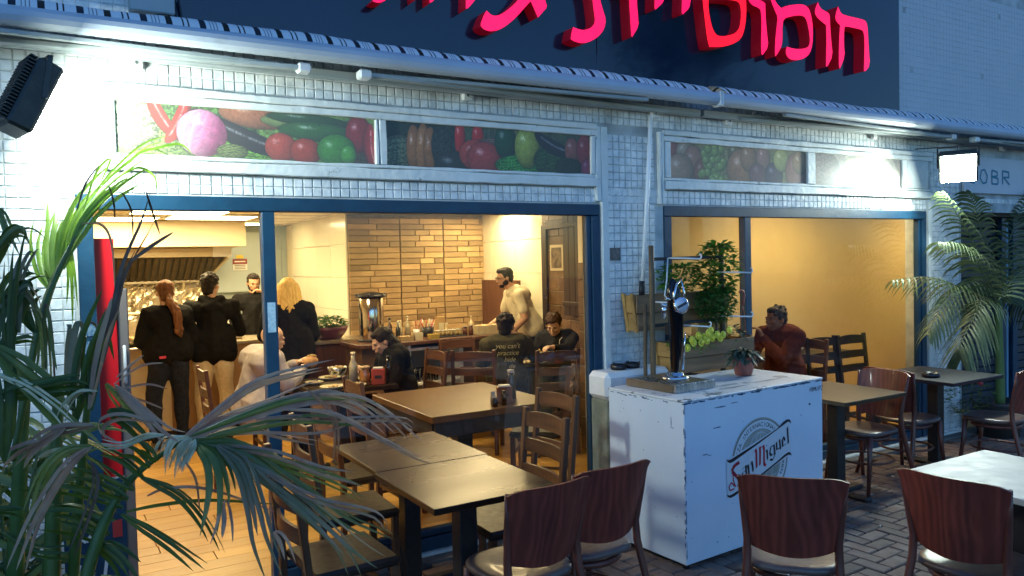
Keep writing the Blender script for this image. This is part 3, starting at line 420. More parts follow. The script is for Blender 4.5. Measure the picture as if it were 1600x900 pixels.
# ceiling light panels
def ceil_light(x,y,label,sx=.6,sy=.6):
    t=thing('ceiling_light',label,'ceiling light',(x,y,CEIL-.03),0,'square light panels in the ceiling')
    MB().box(-sx/2-.012,sx/2+.012,-sy/2-.012,sy/2+.012,.004,.028).build('frame',C_WHITE,t)
    MB().box(-sx/2,sx/2,-sy/2,sy/2,0,.003).build('diffuser',emat('light_panel_glow',(1,.77,.38),12),t)
ceil_light(-2.55,6.0-.35,'left square ceiling light over the kitchen end',.9)
ceil_light(-2.0,4.4,'nearest square ceiling light above the hoodie man',.9)
ceil_light(-1.55,5.3,'square ceiling light just left of the blue mullion',.9)
ceil_light(1.35,3.9,'added unseen ceiling light at the far right above the waiter')  # from here down, extra panels added to light the rooms
ceil_light(-1.9,1.9,'added unseen ceiling light above the bald man near the left window')  # added behind the window header for light on the near tables
ceil_light(.2,2.6,'added unseen ceiling light in front of the brick wall')
ceil_light(-.8,6.6,'added small ceiling light beyond the kitchen passage',.4,.4)  # added to brighten the dim kitchen end
ceil_light(3.3,.62,'added unseen ceiling light above the man by the right window',.9,.3)  # this long panel and the next added to spread light over the yellow wall
ceil_light(5.9,.62,'added unseen ceiling light over the far right dining corner',.9,.3)

# ================================================================== FACADE
T='tiled shop front with blue window frames and a striped awning'
fac=thing('shop_front','white mosaic tiled shop front with blue framed openings and painted timber trim','building',(0,0,0))
wm=MB()
for q in ((-7,-3.072,0,2.12),(.03,.60,0,2.12),(3.79,4.37,0,2.12),(-7,12,2.12,5.2)): wm.box(q[0],q[1],0,.2,q[2],q[3])
wm.build('wall',C_GROUT,fac)
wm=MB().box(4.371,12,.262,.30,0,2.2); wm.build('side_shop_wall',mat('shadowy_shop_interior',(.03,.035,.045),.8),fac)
TP=.0525; tmesh=[]
def tmk():
    j=.0016; m=MB(); h=.0238
    r=lambda: random.uniform(-j,j)
    m.bev(-h+r(),h+r(),-.0065,0,-h+r(),h+r(),.0025); return m.mesh('mosaic_tile',C_TILE)
tmesh=[tmk() for _ in range(8)]
areas=[(-4.4,-3.085,.0,3.3),(-3.085,4.36,2.128,2.228),(-3.085,-2.96,2.228,2.93),(-2.96,-2.9,2.665,2.93),(-2.9,4.36,2.665,2.93),(.10,.545,.0,2.60),(3.86,4.36,.0,2.66),(3.3,9,2.95,4.2),(-3.085,-2.6,2.93,3.3),(4.36,9,2.205,2.26)]
tl=[]
for (x0,x1,z0,z1) in areas:
    nx=max(1,int((x1-x0)/TP)); nz=max(1,round((z1-z0)/TP)); 
    for i in range(nx):
        for j in range(nz):
            x=x0+TP*(i+.5); z=z0+(z1-z0)/nz*(j+.5)
            if .10<x<.21 and 1.735<z<1.845: continue
            if random.random()<.0015: continue
            d=math.hypot(x+3.19,4.25,z-1.75) if x>-3.95 else 50
            if z<.75 and x<-3: d+=9
            if z>3.0 : d+=9
            tl.append((d,x,z))
tl.sort(); big=MB(); up_=MB()

for k,(d,x,z) in enumerate(tl):
    if k<300:
        o=bpy.data.objects.new('mosaic_tile',tmesh[k%8]); COL.objects.link(o); o.parent=fac
        o.location=(x,-.0005+random.uniform(-.0012,0),z); o.rotation_euler=(random.uniform(-.02,.02),0,random.uniform(-.02,.02))
    else:
        h=.0238 if z<2.94 else .0257; dy=random.uniform(-.0014,0) if z<2.94 else random.uniform(.0034,.0038); t=random.uniform(-.001,.001); e=.003
        (up_ if z>2.94 and x>2 else big).add([(x-h,-.0002,z-h),(x+h,-.0002,z-h),(x+h,-.0002,z+h),(x-h,-.0002,z+h),(x-h+e,-.006+dy+t,z-h+e),(x+h-e,-.006+dy,z-h+e),(x+h-e,-.006+dy-t,z+h-e),(x-h+e,-.006+dy,z+h-e)],
            [(4,5,6,7),(0,1,5,4),(1,2,6,5),(2,3,7,6),(3,0,4,7)])
tag(big.build('mosaic_tiles',C_TILE,fac),kind='stuff'); tag(up_.build('painted_tiles',mat('painted_over_tiles',(.52,.54,.56),.55,col2=(.56,.58,.60),nscale=2),fac),kind='stuff'); print('tiles',len(tl))
# hole in the pillar
MB().box(.105,.205,-.004,-.001,1.738,1.842).build('missing_tile_patch',mat('bare_cement',(.10,.10,.10),.9,col2=(.16,.155,.15),nscale=30,bump=.8),fac)
# painted timber trims, each piece its own
def trim(x0,x1,z0,z1,y=-.03,y1=-.001,b=.005):
    # slightly uneven, split in segments for wavy paint edge
    m=MB(); horiz=(x1-x0)>(z1-z0); n=max(2,int((max(x1-x0,z1-z0))/.12)); vs=[];fs=[]
    for i in range(n+1):
        t=i/n; j1=random.uniform(-.003,.003); j2=random.uniform(-.003,.003); j3=random.uniform(-.002,.002)
        if horiz:
            x=x0+(x1-x0)*t; sec=[(x,y1,z0+j1),(x,y+b+j3,z0+j1),(x,y+j3,z0+b+j1),(x,y+j3,z1-b+j2),(x,y+b+j3,z1+j2),(x,y1,z1+j2)]
        else:
            z=z0+(z1-z0)*t; sec=[(x0+j1,y1,z),(x0+j1,y+b+j3,z),(x0+b+j1,y+j3,z),(x1-b+j2,y+j3,z),(x1+j2,y+b+j3,z),(x1+j2,y1,z)]
        vs+=sec
    for i in range(n):
        for k in range(5): a_=6*i+k; fs.append((a_,a_+1,a_+7,a_+6))
    fs.append(tuple(range(6))); fs.append(tuple(6*n+k for k in range(6)))
    m.add(vs,fs); return m.build('timber_trim',C_WTRIM,fac)
for x0,x1 in ((-2.95,-.0),(.60,3.86)):
    trim(x0,x1,2.235,2.296,-.034); trim(x0,x1,2.299,2.318,-.026); trim(x0,x1,2.575,2.615,-.028); trim(x0,x1,2.618,2.655,-.036)
for x0,x1,z0,z1 in ((-2.95,-2.89,2.321,2.572),(-1.565,-1.545,2.321,2.572),(-1.540,-1.498,2.321,2.572),(-.045,-.012,2.321,2.572),(.035,.095,.75,2.64),(.548,.572,2.13,2.64),(.575,.598,2.13,2.64),(.605,.66,2.321,2.572),(2.13,2.225,2.321,2.572),(3.40,3.47,2.321,2.572),(3.80,3.852,.02,2.2),(-.008,.032,2.14,2.64)):
    trim(x0,x1,z0,z1,-.03)
MB().bev(3.475,3.797,-.026,-.001,2.321,2.572,.004).build('filler_board',C_WTRIM,fac)
trim(.6,4.36,-.0,.028,-.05); trim(-3.06,.03,-.0,.028,-.05)
# posters
def poster_img(name,W,H,items,base):
    yy,xx=np.mgrid[0:H,0:W].astype(np.float32); rng=np.random.RandomState(len(name)*7+3)
    im=np.zeros((H,W,3),np.float32); im[:]=base
    n=np.zeros((H,W),np.float32)
    for s,a_ in ((6,1),(12,.7),(24,.5)):
        g=rng.rand(H//s+2,W//s+2).astype(np.float32); n+=a_*g[(yy//s).astype(int),(xx//s).astype(int)]
    n/=2.2; im*= (.35+1.1*n)[...,None]
    for kind,cx,cy,rx,ry,ang,c in items:
        a_=math.radians(ang); dx=xx-cx*W; dy=yy-cy*H; u=(dx*math.cos(a_)+dy*math.sin(a_))/(rx*H); v=(-dx*math.sin(a_)+dy*math.cos(a_))/(ry*H)
        if kind=='bend': v=v+.45*u*u-.3
        r2=u*u+v*v; m=r2<1
        sh=np.sqrt(np.clip(1-r2,0,1)); lum=.35+.75*np.clip(sh*.8+(-u-v)*.28,0,1.2)
        col=np.array(c,np.float32)[None,None]*lum[...,None]
        if kind=='onion': st=.5+.5*np.sin(u/np.sqrt(np.clip(1.05-v*v,.05,2))*17+n*5); col=col*(1-.2*st[...,None])+np.array((.75,.62,.68))*(.5*np.clip(.55-u,0,1)*(.6+.4*st))[...,None]
        if kind=='leaf' : st=.6+.4*np.sin(u*9+v*22+n*9); col*=st[...,None]
        hl=np.exp(-(((u+.35)/.18)**2+((v+.4)/.16)**2))
        if kind=='bend': hl=np.exp(-((v+.25)/.12)**2)*(abs(u)<.7)*.8
        col=col*(.72+.5*n)[...,None]
        if kind!='leaf': col=col+hl[...,None]*.4*n[...,None]*1.4
        im[m]=col[m]
        e=(r2>=1)&(r2<1.1); im[e]*=.6
    im=np.clip(im,0,1)[::-1]**.55; a4=np.ones((H,W,4),np.float32); a4[...,:3]=im
    img=bpy.data.images.new(name,W,H); img.pixels.foreach_set(a4.ravel()); img.pack(); return img
def poster(name,x0,x1,items,base,label,fade=0,z0=2.316,z1=2.576):
    img=poster_img(name,int(200*(x1-x0)/.26),200,items,base)
    me=bpy.data.meshes.new(name); me.from_pydata([(x0,-.010,z0),(x1,-.010,z0),(x1,-.010,z1),(x0,-.010,z1)],[],[(0,1,2,3)])
    uv=me.uv_layers.new(name='uv'); 
    for i,c in enumerate(((0,0),(1,0),(1,1),(0,1))): uv.data[i].uv=c
    m=bpy.data.materials.new(name); m.use_nodes=True; b=m.node_tree.nodes['Principled BSDF']; ti=m.node_tree.nodes.new('ShaderNodeTexImage'); ti.image=img
    if fade:
        mx=m.node_tree.nodes.new('ShaderNodeMix'); mx.data_type='RGBA'; mx.inputs[0].default_value=fade; mx.inputs[7].default_value=(.5,.48,.42,1)
        m.node_tree.links.new(ti.outputs[0],mx.inputs[6]); m.node_tree.links.new(mx.outputs[2],b.inputs[0])
    else: m.node_tree.links.new(ti.outputs[0],b.inputs[0])
    b.inputs['Roughness'].default_value=.3; me.materials.append(m)
    o=bpy.data.objects.new('poster',me); COL.objects.link(o); tag(o,label,'poster',None)
    g=MB().add([(x0,-.016,z0),(x1,-.016,z0),(x1,-.016,z1),(x0,-.016,z1)],[(0,1,2,3)]).build('transom_pane',glassmat('transom_glass',.10),fac)
RED=(.62,.03,.02); GRN=(.06,.28,.03); DG=(.02,.10,.02); PUR=(.03,.015,.03); ON=(.55,.12,.3); TOM=(.55,.08,.05)
poster('print_vegetables_left',-2.89,-1.565,[('leaf',.1,.6,.9,.5,20,(.45,.6,.2)),('leaf',.05,.4,.5,.5,0,(.75,.8,.5)),('leaf',.33,.3,.9,.5,10,(.2,.38,.1)),('bend',.16,.25,.5,.13,60,RED),('bend',.215,.3,.5,.14,-65,RED),
  ('leaf',.5,.8,.9,.22,5,(.35,.7,.1)),('ell',.50,.12,.7,.25,5,(.5,.2,.1)),('bend',.45,.5,1.05,.2,22,PUR),('onion',.30,.52,.47,.46,20,ON),('leaf',.41,.85,.3,.15,0,(.3,.35,.12)),('ell',.62,.2,.5,.13,4,(.28,.34,.12)),('ell',.72,.12,.9,.13,3,DG),('ell',.76,.36,.85,.20,2,(.04,.17,.03)),
  ('ell',.60,.72,.33,.3,0,TOM),('ell',.70,.78,.33,.28,0,(.5,.06,.03)),('leaf',.94,.7,.35,.4,0,(.16,.1,.05)),('ell',.93,.35,.3,.4,0,(.4,.01,.02)),('bend',.985,.6,.5,.15,85,(.5,.01,.02)),('ell',.83,.72,.42,.34,-5,(.08,.33,.04)),('ell',.88,.8,.18,.2,0,(.12,.42,.06))],(.2,.32,.08),'vegetable print with a red onion and an eggplant behind the leftmost transom pane',.16)
poster('print_vegetables_middle',-1.498,-.045,[('leaf',.1,.2,1.2,.3,0,(.02,.06,.02)),('leaf',.06,.7,.5,.4,0,(.2,.25,.15)),('ell',.12,.6,.18,.55,0,(.4,.17,.06)),('ell',.16,.6,.18,.6,2,(.45,.2,.07)),('ell',.195,.62,.18,.55,0,(.4,.17,.06)),('leaf',.27,.5,.4,.6,0,(.06,.07,.05)),
  ('ell',.33,.3,.14,.5,0,RED),('ell',.415,.25,.16,.35,0,RED),('leaf',.5,.35,.5,.12,0,(.35,.2,.15)),('leaf',.62,.5,.5,.5,0,(.3,.3,.1)),('ell',.30,.95,.5,.36,0,(.04,.035,.035)),('ell',.40,.65,.42,.36,0,TOM),('ell',.45,.75,.5,.42,5,(.5,.07,.06)),('ell',.55,.3,.3,.42,0,(.02,.09,.03)),
  ('leaf',.64,.85,.8,.25,0,(.1,.5,.1)),('ell',.66,.4,.36,.5,0,(.42,.45,.08)),('leaf',.8,.7,.6,.4,0,(.06,.16,.05)),('bend',.8,.3,.6,.18,22,PUR),('ell',.9,.42,.22,.34,0,(.42,.13,.1)),('ell',.97,.4,.25,.42,0,(.4,.05,.06)),('leaf',.88,.85,.4,.25,0,(.04,.07,.04)),('ell',.985,.85,.2,.25,0,(.35,.05,.12))],(.10,.12,.06),'darker vegetable print with tomatoes and carrots behind the middle transom pane',.06)
fr_=[('ell',.02,.3,.3,.5,0,(.35,.05,.04)),('ell',.10,.25,.3,.35,0,(.5,.35,.25)),('ell',.16,.55,.4,.5,0,(.48,.22,.14)),('ell',.07,.75,.5,.45,0,(.5,.3,.2)),('ell',.22,.8,.35,.4,0,(.35,.12,.07))]
rr=random.Random(3)
fr_+=[('ell',.27+rr.uniform(-.06,.1),rr.uniform(.05,1),.13,.13,0,(.36,.44,.12)) for _ in range(46)]
fr_+=[('ell',.45,.2,.3,.3,0,(.22,.18,.06)),('ell',.5,.65,.62,.6,0,(.52,.25,.12)),('ell',.55,.3,.35,.4,0,(.5,.26,.14)),('ell',.66,.28,.3,.42,0,(.5,.25,.2)),('ell',.62,.8,.4,.35,20,(.3,.12,.13)),('ell',.74,.78,.4,.4,0,(.12,.06,.11)),('ell',.80,.3,.35,.35,0,(.6,.56,.2)),('ell',.93,.62,.55,.6,0,(.46,.18,.13)),('ell',.95,.35,.36,.35,0,(.52,.3,.13))]
poster('print_fruit_left',.66,2.13,fr_,(.34,.3,.12),'faded fruit print with green grapes and peaches behind a transom pane',.25)
poster('print_fruit_right',2.225,3.40,[('leaf',.1,.5,.8,.6,0,(.45,.3,.25)),('ell',.5,.5,.55,.5,-30,(.62,.6,.3)),('ell',.42,.55,.5,.5,0,(.6,.57,.28)),('leaf',.75,.5,.8,.6,0,(.42,.34,.3))],(.45,.38,.32),'torn and faded lemon print behind the rightmost transom pane',.35)
# window frames
def frame_piece(x0,x1,y0,y1,z0,z1,par,name): return MB().bev(x0,x1,y0,y1,z0,z1,.004).build(name,C_BLUE,par)
def win(x0,x1,mulls,glassbays,sillbays):
    wf=tag(MB().bev(x0,x1,-.012,.075,2.045,2.119,.004).build('window_frame',C_BLUE,fac))
    frame_piece(x0,x0+.07,-.012,.075,0.03,2.043,wf,'jamb'); frame_piece(x1-.07,x1,-.012,.075,0.03,2.043,wf,'jamb')
    frame_piece(x1-.105,x1-.072,.0,.05,0.03,2.043,wf,'jamb'); 
    for m in mulls: frame_piece(m-.034,m+.034,-.016,.05,.03,2.043,wf,'mullion')
    for a_,b_ in sillbays:
        frame_piece(a_,b_,-.014,.07,.03,.105,wf,'sill'); frame_piece(a_,b_,-.001,.055,.112,.15,wf,'sill')
    for a_,b_ in glassbays:
        MB().add([(a_,.03,.15),(b_,.03,.15),(b_,.03,2.045),(a_,.03,2.045)],[(0,1,2,3)]).build('glass_pane',C_GLASS,wf)
    return wf
wf1=win(-3.07,.028,[-2.178],[(-2.143,-.077)],[(-2.143,-.077)])
wf2=win(.602,3.788,[1.445],[(.672,1.41),(1.48,3.683)],[(.672,1.41),(1.48,3.683)])
for k in range(3): MB().box(-3.062,-3.008,-.0145,-.0125,1.44-k*.085,1.5-k*.085).build('sticker_residue',mat('sticker_remains',(.2,.3,.38),.6,col2=(.03,.10,.2),nscale=60),wf1)
stk=MB().box(-2.198,-2.156,-.0178,-.0168,1.40,1.56).build('paper_sticker',mat('pale_blue_sticker',(.45,.6,.68),.5,col2=(.25,.42,.55),nscale=50),wf1)
# dark seam of mastic at top of panes
# ---- neighbouring shop
nb_=thing('neighbour_shopfront','dark shuttered blue framed shop front right of the restaurant behind the palm','shop front',(4.37,.22,0))
nbm=mat('dark_shutter_metal',(.022,.028,.038),.4,col2=(.035,.042,.055),nscale=6,bump=.15)
for k in range(24): MB().bev(0,7,0,.03,.02+k*.085,.098+k*.085,.01).build('shutter_slat',nbm,nb_)
for x in (.02,1.05,1.27,3.4): MB().bev(x,x+.09,-.06,-.01,0,2.08,.005).build('post',C_BLUE,nb_)
MB().bev(0,7,-.05,.03,2.09,2.2,.005).build('lintel',mat('grey_lintel',(.12,.14,.16),.6,col2=(.2,.22,.24),nscale=6),nb_)
MB().box(1.15,1.23,-.03,-.02,.0,2.05).build('lit_strip',mat('lit_strip_blue',(.15,.32,.45),.5),nb_)  # paler blue stands for light falling on this strip
bw=MB().bev(4.38,9,-.03,-.002,2.30,2.66,.006).build('fascia_board',mat('white_board',(.6,.62,.64),.6,col2=(.55,.57,.6),nscale=4),fac)
gr=mat('graffiti_ink',(.01,.20,.30),.6)
gm_=MB()
def stroke(mb,pts,wd,y): 
    P=[V(p[0],y,p[1]) for p in pts]
    for i in range(len(P)-1):
        d=(P[i+1]-P[i]); d.normalize(); nn=V(-d.z,0,d.x)*wd/2; yy=V(0,-.0004*(i%2),0)
        mb.add([P[i]-nn+yy,P[i]+nn+yy,P[i+1]+nn+yy,P[i+1]-nn+yy],[(0,1,2,3)])
gx=4.40; gz=2.40
for L,pts in (('S',[(.16,.12),(.1,.15),(.03,.12),(.05,.08),(.14,.06),(.12,0),(.02,.01)]),('O',[(.3,.0),(.24,.06),(.27,.14),(.34,.15),(.4,.08),(.37,.01),(.3,0)]),('B',[(.5,0),(.5,.15),(.62,.13),(.62,.09),(.5,.08),(.64,.06),(.63,.0),(.5,0)]),('R',[(.74,0),(.74,.15),(.88,.14),(.88,.08),(.76,.08),(.9,0)])):
    stroke(gm_,[(gx+.05+p[0]*.82,gz+p[1]*.9) for p in pts],.016,-.034)
gm_.build('graffiti',gr,fac,)
# ================================================================== SIGN
sg=thing('restaurant_sign','big dark navy sign board with raised pink red Hebrew letters','sign',(0,0,0))
navy=mat('glossy_navy_panel',(.003,.011,.032),.07,col2=(.005,.016,.042),nscale=2,coat=.2,bump=.015,bscale=1.5)
MB().bev(-2.60,-.0,-.049,-.01,2.93,4.6,.003).build('sign_panel',navy,sg)
MB().bev(.0015,3.333,-.049,-.01,2.93,4.6,.003).build('sign_panel',navy,sg)
for k in range(22):
    x=-2.5+k*.27; MB().lathe([(0,-.004),(.009,-.003),(.009,.0)],8,M=Matrix.Translation((x,-.0525,2.98+.0))@Matrix.Rotation(PI/2,4,'X')).build('screw',C_DARK,sg)
lf=mat('letter_face_acrylic',(.85,.01,.12),.3,emit=(1,0,.06),estr=.5)
ls=mat('letter_side_metal',(.36,.008,.022),.35,emit=(.5,0,.01),estr=.045)
def smooth_poly(p,it=1):
    for _ in range(it):
        q=[]
        n=len(p)
        for i in range(n):
            a_=p[i-1];b_=p[i];c_=p[(i+1)%n]
            v1=(a_[0]-b_[0],a_[1]-b_[1]);v2=(c_[0]-b_[0],c_[1]-b_[1]); l1=math.hypot(*v1);l2=math.hypot(*v2)
            cs=(v1[0]*v2[0]+v1[1]*v2[1])/(l1*l2+1e-9)
            if cs>-.45: q.append(b_)
            else:
                q.append((b_[0]*.75+a_[0]*.25,b_[1]*.75+a_[1]*.25)); q.append((b_[0]*.75+c_[0]*.25,b_[1]*.75+c_[1]*.25))
        p=q
    return p
lf2=mat('letter_face_red',(.85,.01,.02),.3,emit=(1,0,.012),estr=.6)
def letter(poly,hole=None):
    poly=smooth_poly(poly)
    bm=bmesh.new(); loops=[poly]+([smooth_poly(hole)] if hole else [])
    edges=[]
    for lp in loops:
        vs=[bm.verts.new((x,-.15,z)) for x,z in lp]
        edges+=[bm.edges.new((vs[i],vs[(i+1)%len(vs)])) for i in range(len(vs))]
    bmesh.ops.triangle_fill(bm,use_beauty=True,use_dissolve=False,edges=edges)
    for f in bm.faces: f.material_index=0
    bd=[e for e in bm.edges if e.is_boundary]
    r=bmesh.ops.extrude_edge_only(bm,edges=bd)
    for v in [g for g in r['geom'] if isinstance(g,bmesh.types.BMVert)]: v.co.y=-.0495
    for f in [g for g in r['geom'] if isinstance(g,bmesh.types.BMFace)]: f.material_index=1
    me=bpy.data.meshes.new('raised_letter'); bm.to_mesh(me); bm.free(); me.materials.append(lf2 if hole else lf); me.materials.append(ls)
    o=bpy.data.objects.new('raised_letter',me); COL.objects.link(o); o.parent=sg
for p in LETTERS: letter(p)
letter(*SAMEKH)
# ================================================================== AWNINGS
fabs=bpy.data.materials.new('striped_awning_fabric'); fabs.use_nodes=True
n_=fabs.node_tree; b_=n_.nodes['Principled BSDF']; b_.inputs['Roughness'].default_value=.8
tc=n_.nodes.new('ShaderNodeTexCoord'); sp=n_.nodes.new('ShaderNodeSeparateXYZ'); n_.links.new(tc.outputs['Object'],sp.inputs[0])
m1=n_.nodes.new('ShaderNodeMath'); m1.operation='MODULO'; m1.inputs[1].default_value=.26
m0=n_.nodes.new('ShaderNodeMath'); m0.operation='ADD'; m0.inputs[1].default_value=52.0
n_.links.new(sp.outputs[0],m0.inputs[0]); n_.links.new(m0.outputs[0],m1.inputs[0])
cr=n_.nodes.new('ShaderNodeValToRGB'); cr.color_ramp.interpolation='CONSTANT'
m2=n_.nodes.new('ShaderNodeMath'); m2.operation='DIVIDE'; m2.inputs[1].default_value=.26; n_.links.new(m1.outputs[0],m2.inputs[0]); n_.links.new(m2.outputs[0],cr.inputs[0])
el=cr.color_ramp.elements; el[0].position=0; el[0].color=(.01,.015,.03,1); el[1].position=.11; el[1].color=(.7,.72,.74,1)
for p,c in ((.18,.3),(.2,.7),(.24,.25),(.26,.7),(.30,.25),(.32,.7),(.42,.01),(.53,.7),(.70,.01),(.73,.7),(.79,.01),(.82,.7)):
    e=el.new(p); e.color=(c,c*1.02,c*1.05,1)
n_.links.new(cr.outputs[0],b_.inputs[0])
awp=mat('awning_bar_paint',(.40,.45,.52),.4,col2=(.46,.51,.58),nscale=3,bump=.04,dirt=(.3,.33,.37),dscale=4,damt=(.6,.8))
awg=mat('awning_metal',(.27,.31,.31),.45,col2=(.34,.37,.38),nscale=5,bump=.1)
def awning(x0,x1,label,name='retracted_awning'):
    t=thing(name,label,'awning',(x0,0,2.9),0,'retracted awnings along the shop front'); L=x1-x0
    # fabric sheet from the roll down onto the front bar, slightly wavy
    m=MB(); n=int(L/.05); prof=[(-.055,.052),(-.08,.070),(-.115,.076),(-.15,.069),(-.19,.050),(-.22,.024),(-.243,-.004)]
    vs=[];fs=[]
    for i in range(n+1):
        x=L*i/n; wv=.005*math.sin(x*3.1)+.003*math.sin(x*9.7+1)
        for k,(y,z) in enumerate(prof): vs.append((x+.02*k*math.sin(x*.9+1),y,z+wv*math.sin(k/6*PI)))
    q=len(prof)
    for i in range(n):
        for k in range(q-1): fs.append((i*q+k,(i+1)*q+k,(i+1)*q+k+1,i*q+k+1))
    m.add(vs,fs,0,True).build('rolled_fabric',fabs,t)
    prof=[(-.245,.004),(-.262,-.005),(-.274,-.022),(-.278,-.045),(-.272,-.068),(-.258,-.082),(-.235,-.088),(-.215,-.085),(-.2,-.07),(-.2,0)]
    vs=[(x,y,z) for x in (0,L) for y,z in prof]; q=len(prof)
    fs=[(k,k+1,q+k+1,q+k) for k in range(q-1)]+[tuple(range(q)),tuple(range(q,2*q))]
    MB().add(vs,fs,0,False).build('front_bar',awp,t)
    MB().bev(0,L,-.09,-.04,-.135,-.085,.006).build('back_rail',awg,t)
    for xe in (-.012,L): MB().bev(xe,xe+.014,-.282,-.2,-.095,.01,.004).build('end_cap',C_WHITE,t)
    k=0
    for xa,xb in ((.06*L,.47*L),(.94*L,.53*L)):
        MB().bar((xa,-.07,-.125),(xb,-.20,-.125),.05,.022).build('folding_arm',awg,t)
        MB().bar((xb,-.18,-.118),(xa+(.3 if xa<xb else -.3),-.235,-.10),.035,.02).build('folding_arm',awg,t)
        MB().bev(xb-.035,xb+.035,-.23,-.16,-.15,-.10,.01).build('elbow_joint',C_WHITE,t)
    for xb in (.05*L,.33*L,.66*L,.93*L):
        MB().bev(xb-.03,xb+.03,-.04,-.006,-.17,-.05,.006).build('wall_bracket',C_WHITE,t)
        MB().lathe([(0,-.006),(.010,-.005),(.010,.0)],8,M=Matrix.Translation((xb,-.042,-.14))@Matrix.Rotation(PI/2,4,'X')).build('bolt',C_STEEL,t)
    return t
awning(-4.6,.90,'left retracted striped awning running above the two vegetable prints')
awning(.93,7.2,'right retracted striped awning starting above the downpipe')
# electrical box
eb=thing('electrical_box','grey electrical box on the wall left of the navy sign','electrical box',(-2.70,-.03,3.1))
MB().bev(-.11,.09,-.07,.03,-.105,.12,.006).build('enclosure',mat('grey_enclosure',(.3,.36,.38),.5,col2=(.34,.4,.42),nscale=5),eb)
MB().tube([(.02,-.04,-.105),(.02,-.045,-.15),(-.02,-.04,-.2),(-.02,-.03,-.24)],.006,6).build('cable',mat('green_cable',(.03,.2,.15),.5),eb)
MB().tube([(.06,-.04,-.105),(.1,-.05,-.15),(.12,-.05,-.1),(.11,-.04,-.02)],.006,6).build('cable',C_DARK,eb)

# ================================================================== FLOODLIGHTS
def floodlight(loc,direction,label,power,w_=.30,h_=.26,dep=.05):
    t=thing('floodlight',label,'floodlight',loc,0,'floodlights on the shop front')
    d=Vector(direction).normalized(); up=V(0,0,1); a_=d.cross(up).normalized(); b_=a_.cross(d)
    M=Matrix((a_,d,b_)).transposed().to_4x4()   # local y = light direction
    blk=mat('black_die_cast',(.022,.026,.024),.5,col2=(.035,.04,.036),nscale=20,bump=.25)
    MB().bev(-w_/2,w_/2,-dep,.0,-h_/2,h_/2,.012,M).build('housing',blk,t)
    m=MB()
    for k in range(20): 
        z=-h_/2+.012+k*(h_-.024)/19; m.bev(-w_/2+.01,w_/2-.01,-dep-.03,-dep-.002,z-.0035,z+.0035,.001,M)
    tag(m.build('cooling_fins',blk,t),kind='stuff')
    MB().box(-w_/2+.018,w_/2-.018,.002,.006,-h_/2+.018,h_/2-.018,M).build('lamp_glass',emat('flood_glow_'+str(power),(.86,1,.9),power),t)
    for s in (-1,1): MB().bar(M@V(s*(w_/2+.006),-.02,0),M@V(s*(w_/2+.006),-.07,.17),.02,.004).build('bracket_arm',blk,t)
    MB().bar(M@V(-w_/2-.01,-.07,.17),M@V(w_/2+.01,-.07,.17),.02,.005).build('bracket_bar',blk,t)
    MB().tube([M@V(0,-.05,-.02),M@V(.02,-.09,.05),M@V(.0,-.12,.15),V(0,-loc[1]-.01,.22)],.005,6).build('cable',C_DARK,t)
    return t
floodlight((-3.19,-.42,2.45),(.86,.22,-.42),'black finned floodlight at the top left shining along the wall',85,.22,.31,.10)
floodlight((3.62,-.40,2.46),(-.62,-.36,-.50),'glowing white floodlight at the right above the palm',120,.30,.29)
# ================================================================== DOWNPIPE, OUTLET
dp=thing('downpipe','thin white pipe running down the middle pillar','pipe',(.45,-.06,2.74))
MB().tube([(0,0,0),(-.04,0,-.5),(-.105,0,-1.19)],.015,10).build('pipe',mat('bright_white_pvc',(.85,.86,.86),.35),dp)
MB().tube([(-.105,0,-1.15),(-.112,0,-1.27)],.02,10).build('black_sleeve',C_DARK,dp)
MB().tube([(-.112,0,-1.26),(-.118,0,-1.35),(-.11,0,-1.38),(-.08,-.0,-1.395),(.03,-.02,-1.4)],.011,8).build('elbow',C_WHITE,dp)
ot=thing('power_outlet','small white outlet box on the tiled pillar','outlet',(.29,-.012,1.335))
MB().bev(-.047,.047,-.05,0,-.042,.042,.005).build('housing',C_WHITE,ot); MB().lathe([(.0,.001),(.016,.001),(.02,.0)],12,M=Matrix.Translation((.01,-.0505,0))@Matrix.Rotation(PI/2,4,'X')).build('socket',mat('grey_socket',(.35,.37,.38),.5),ot)
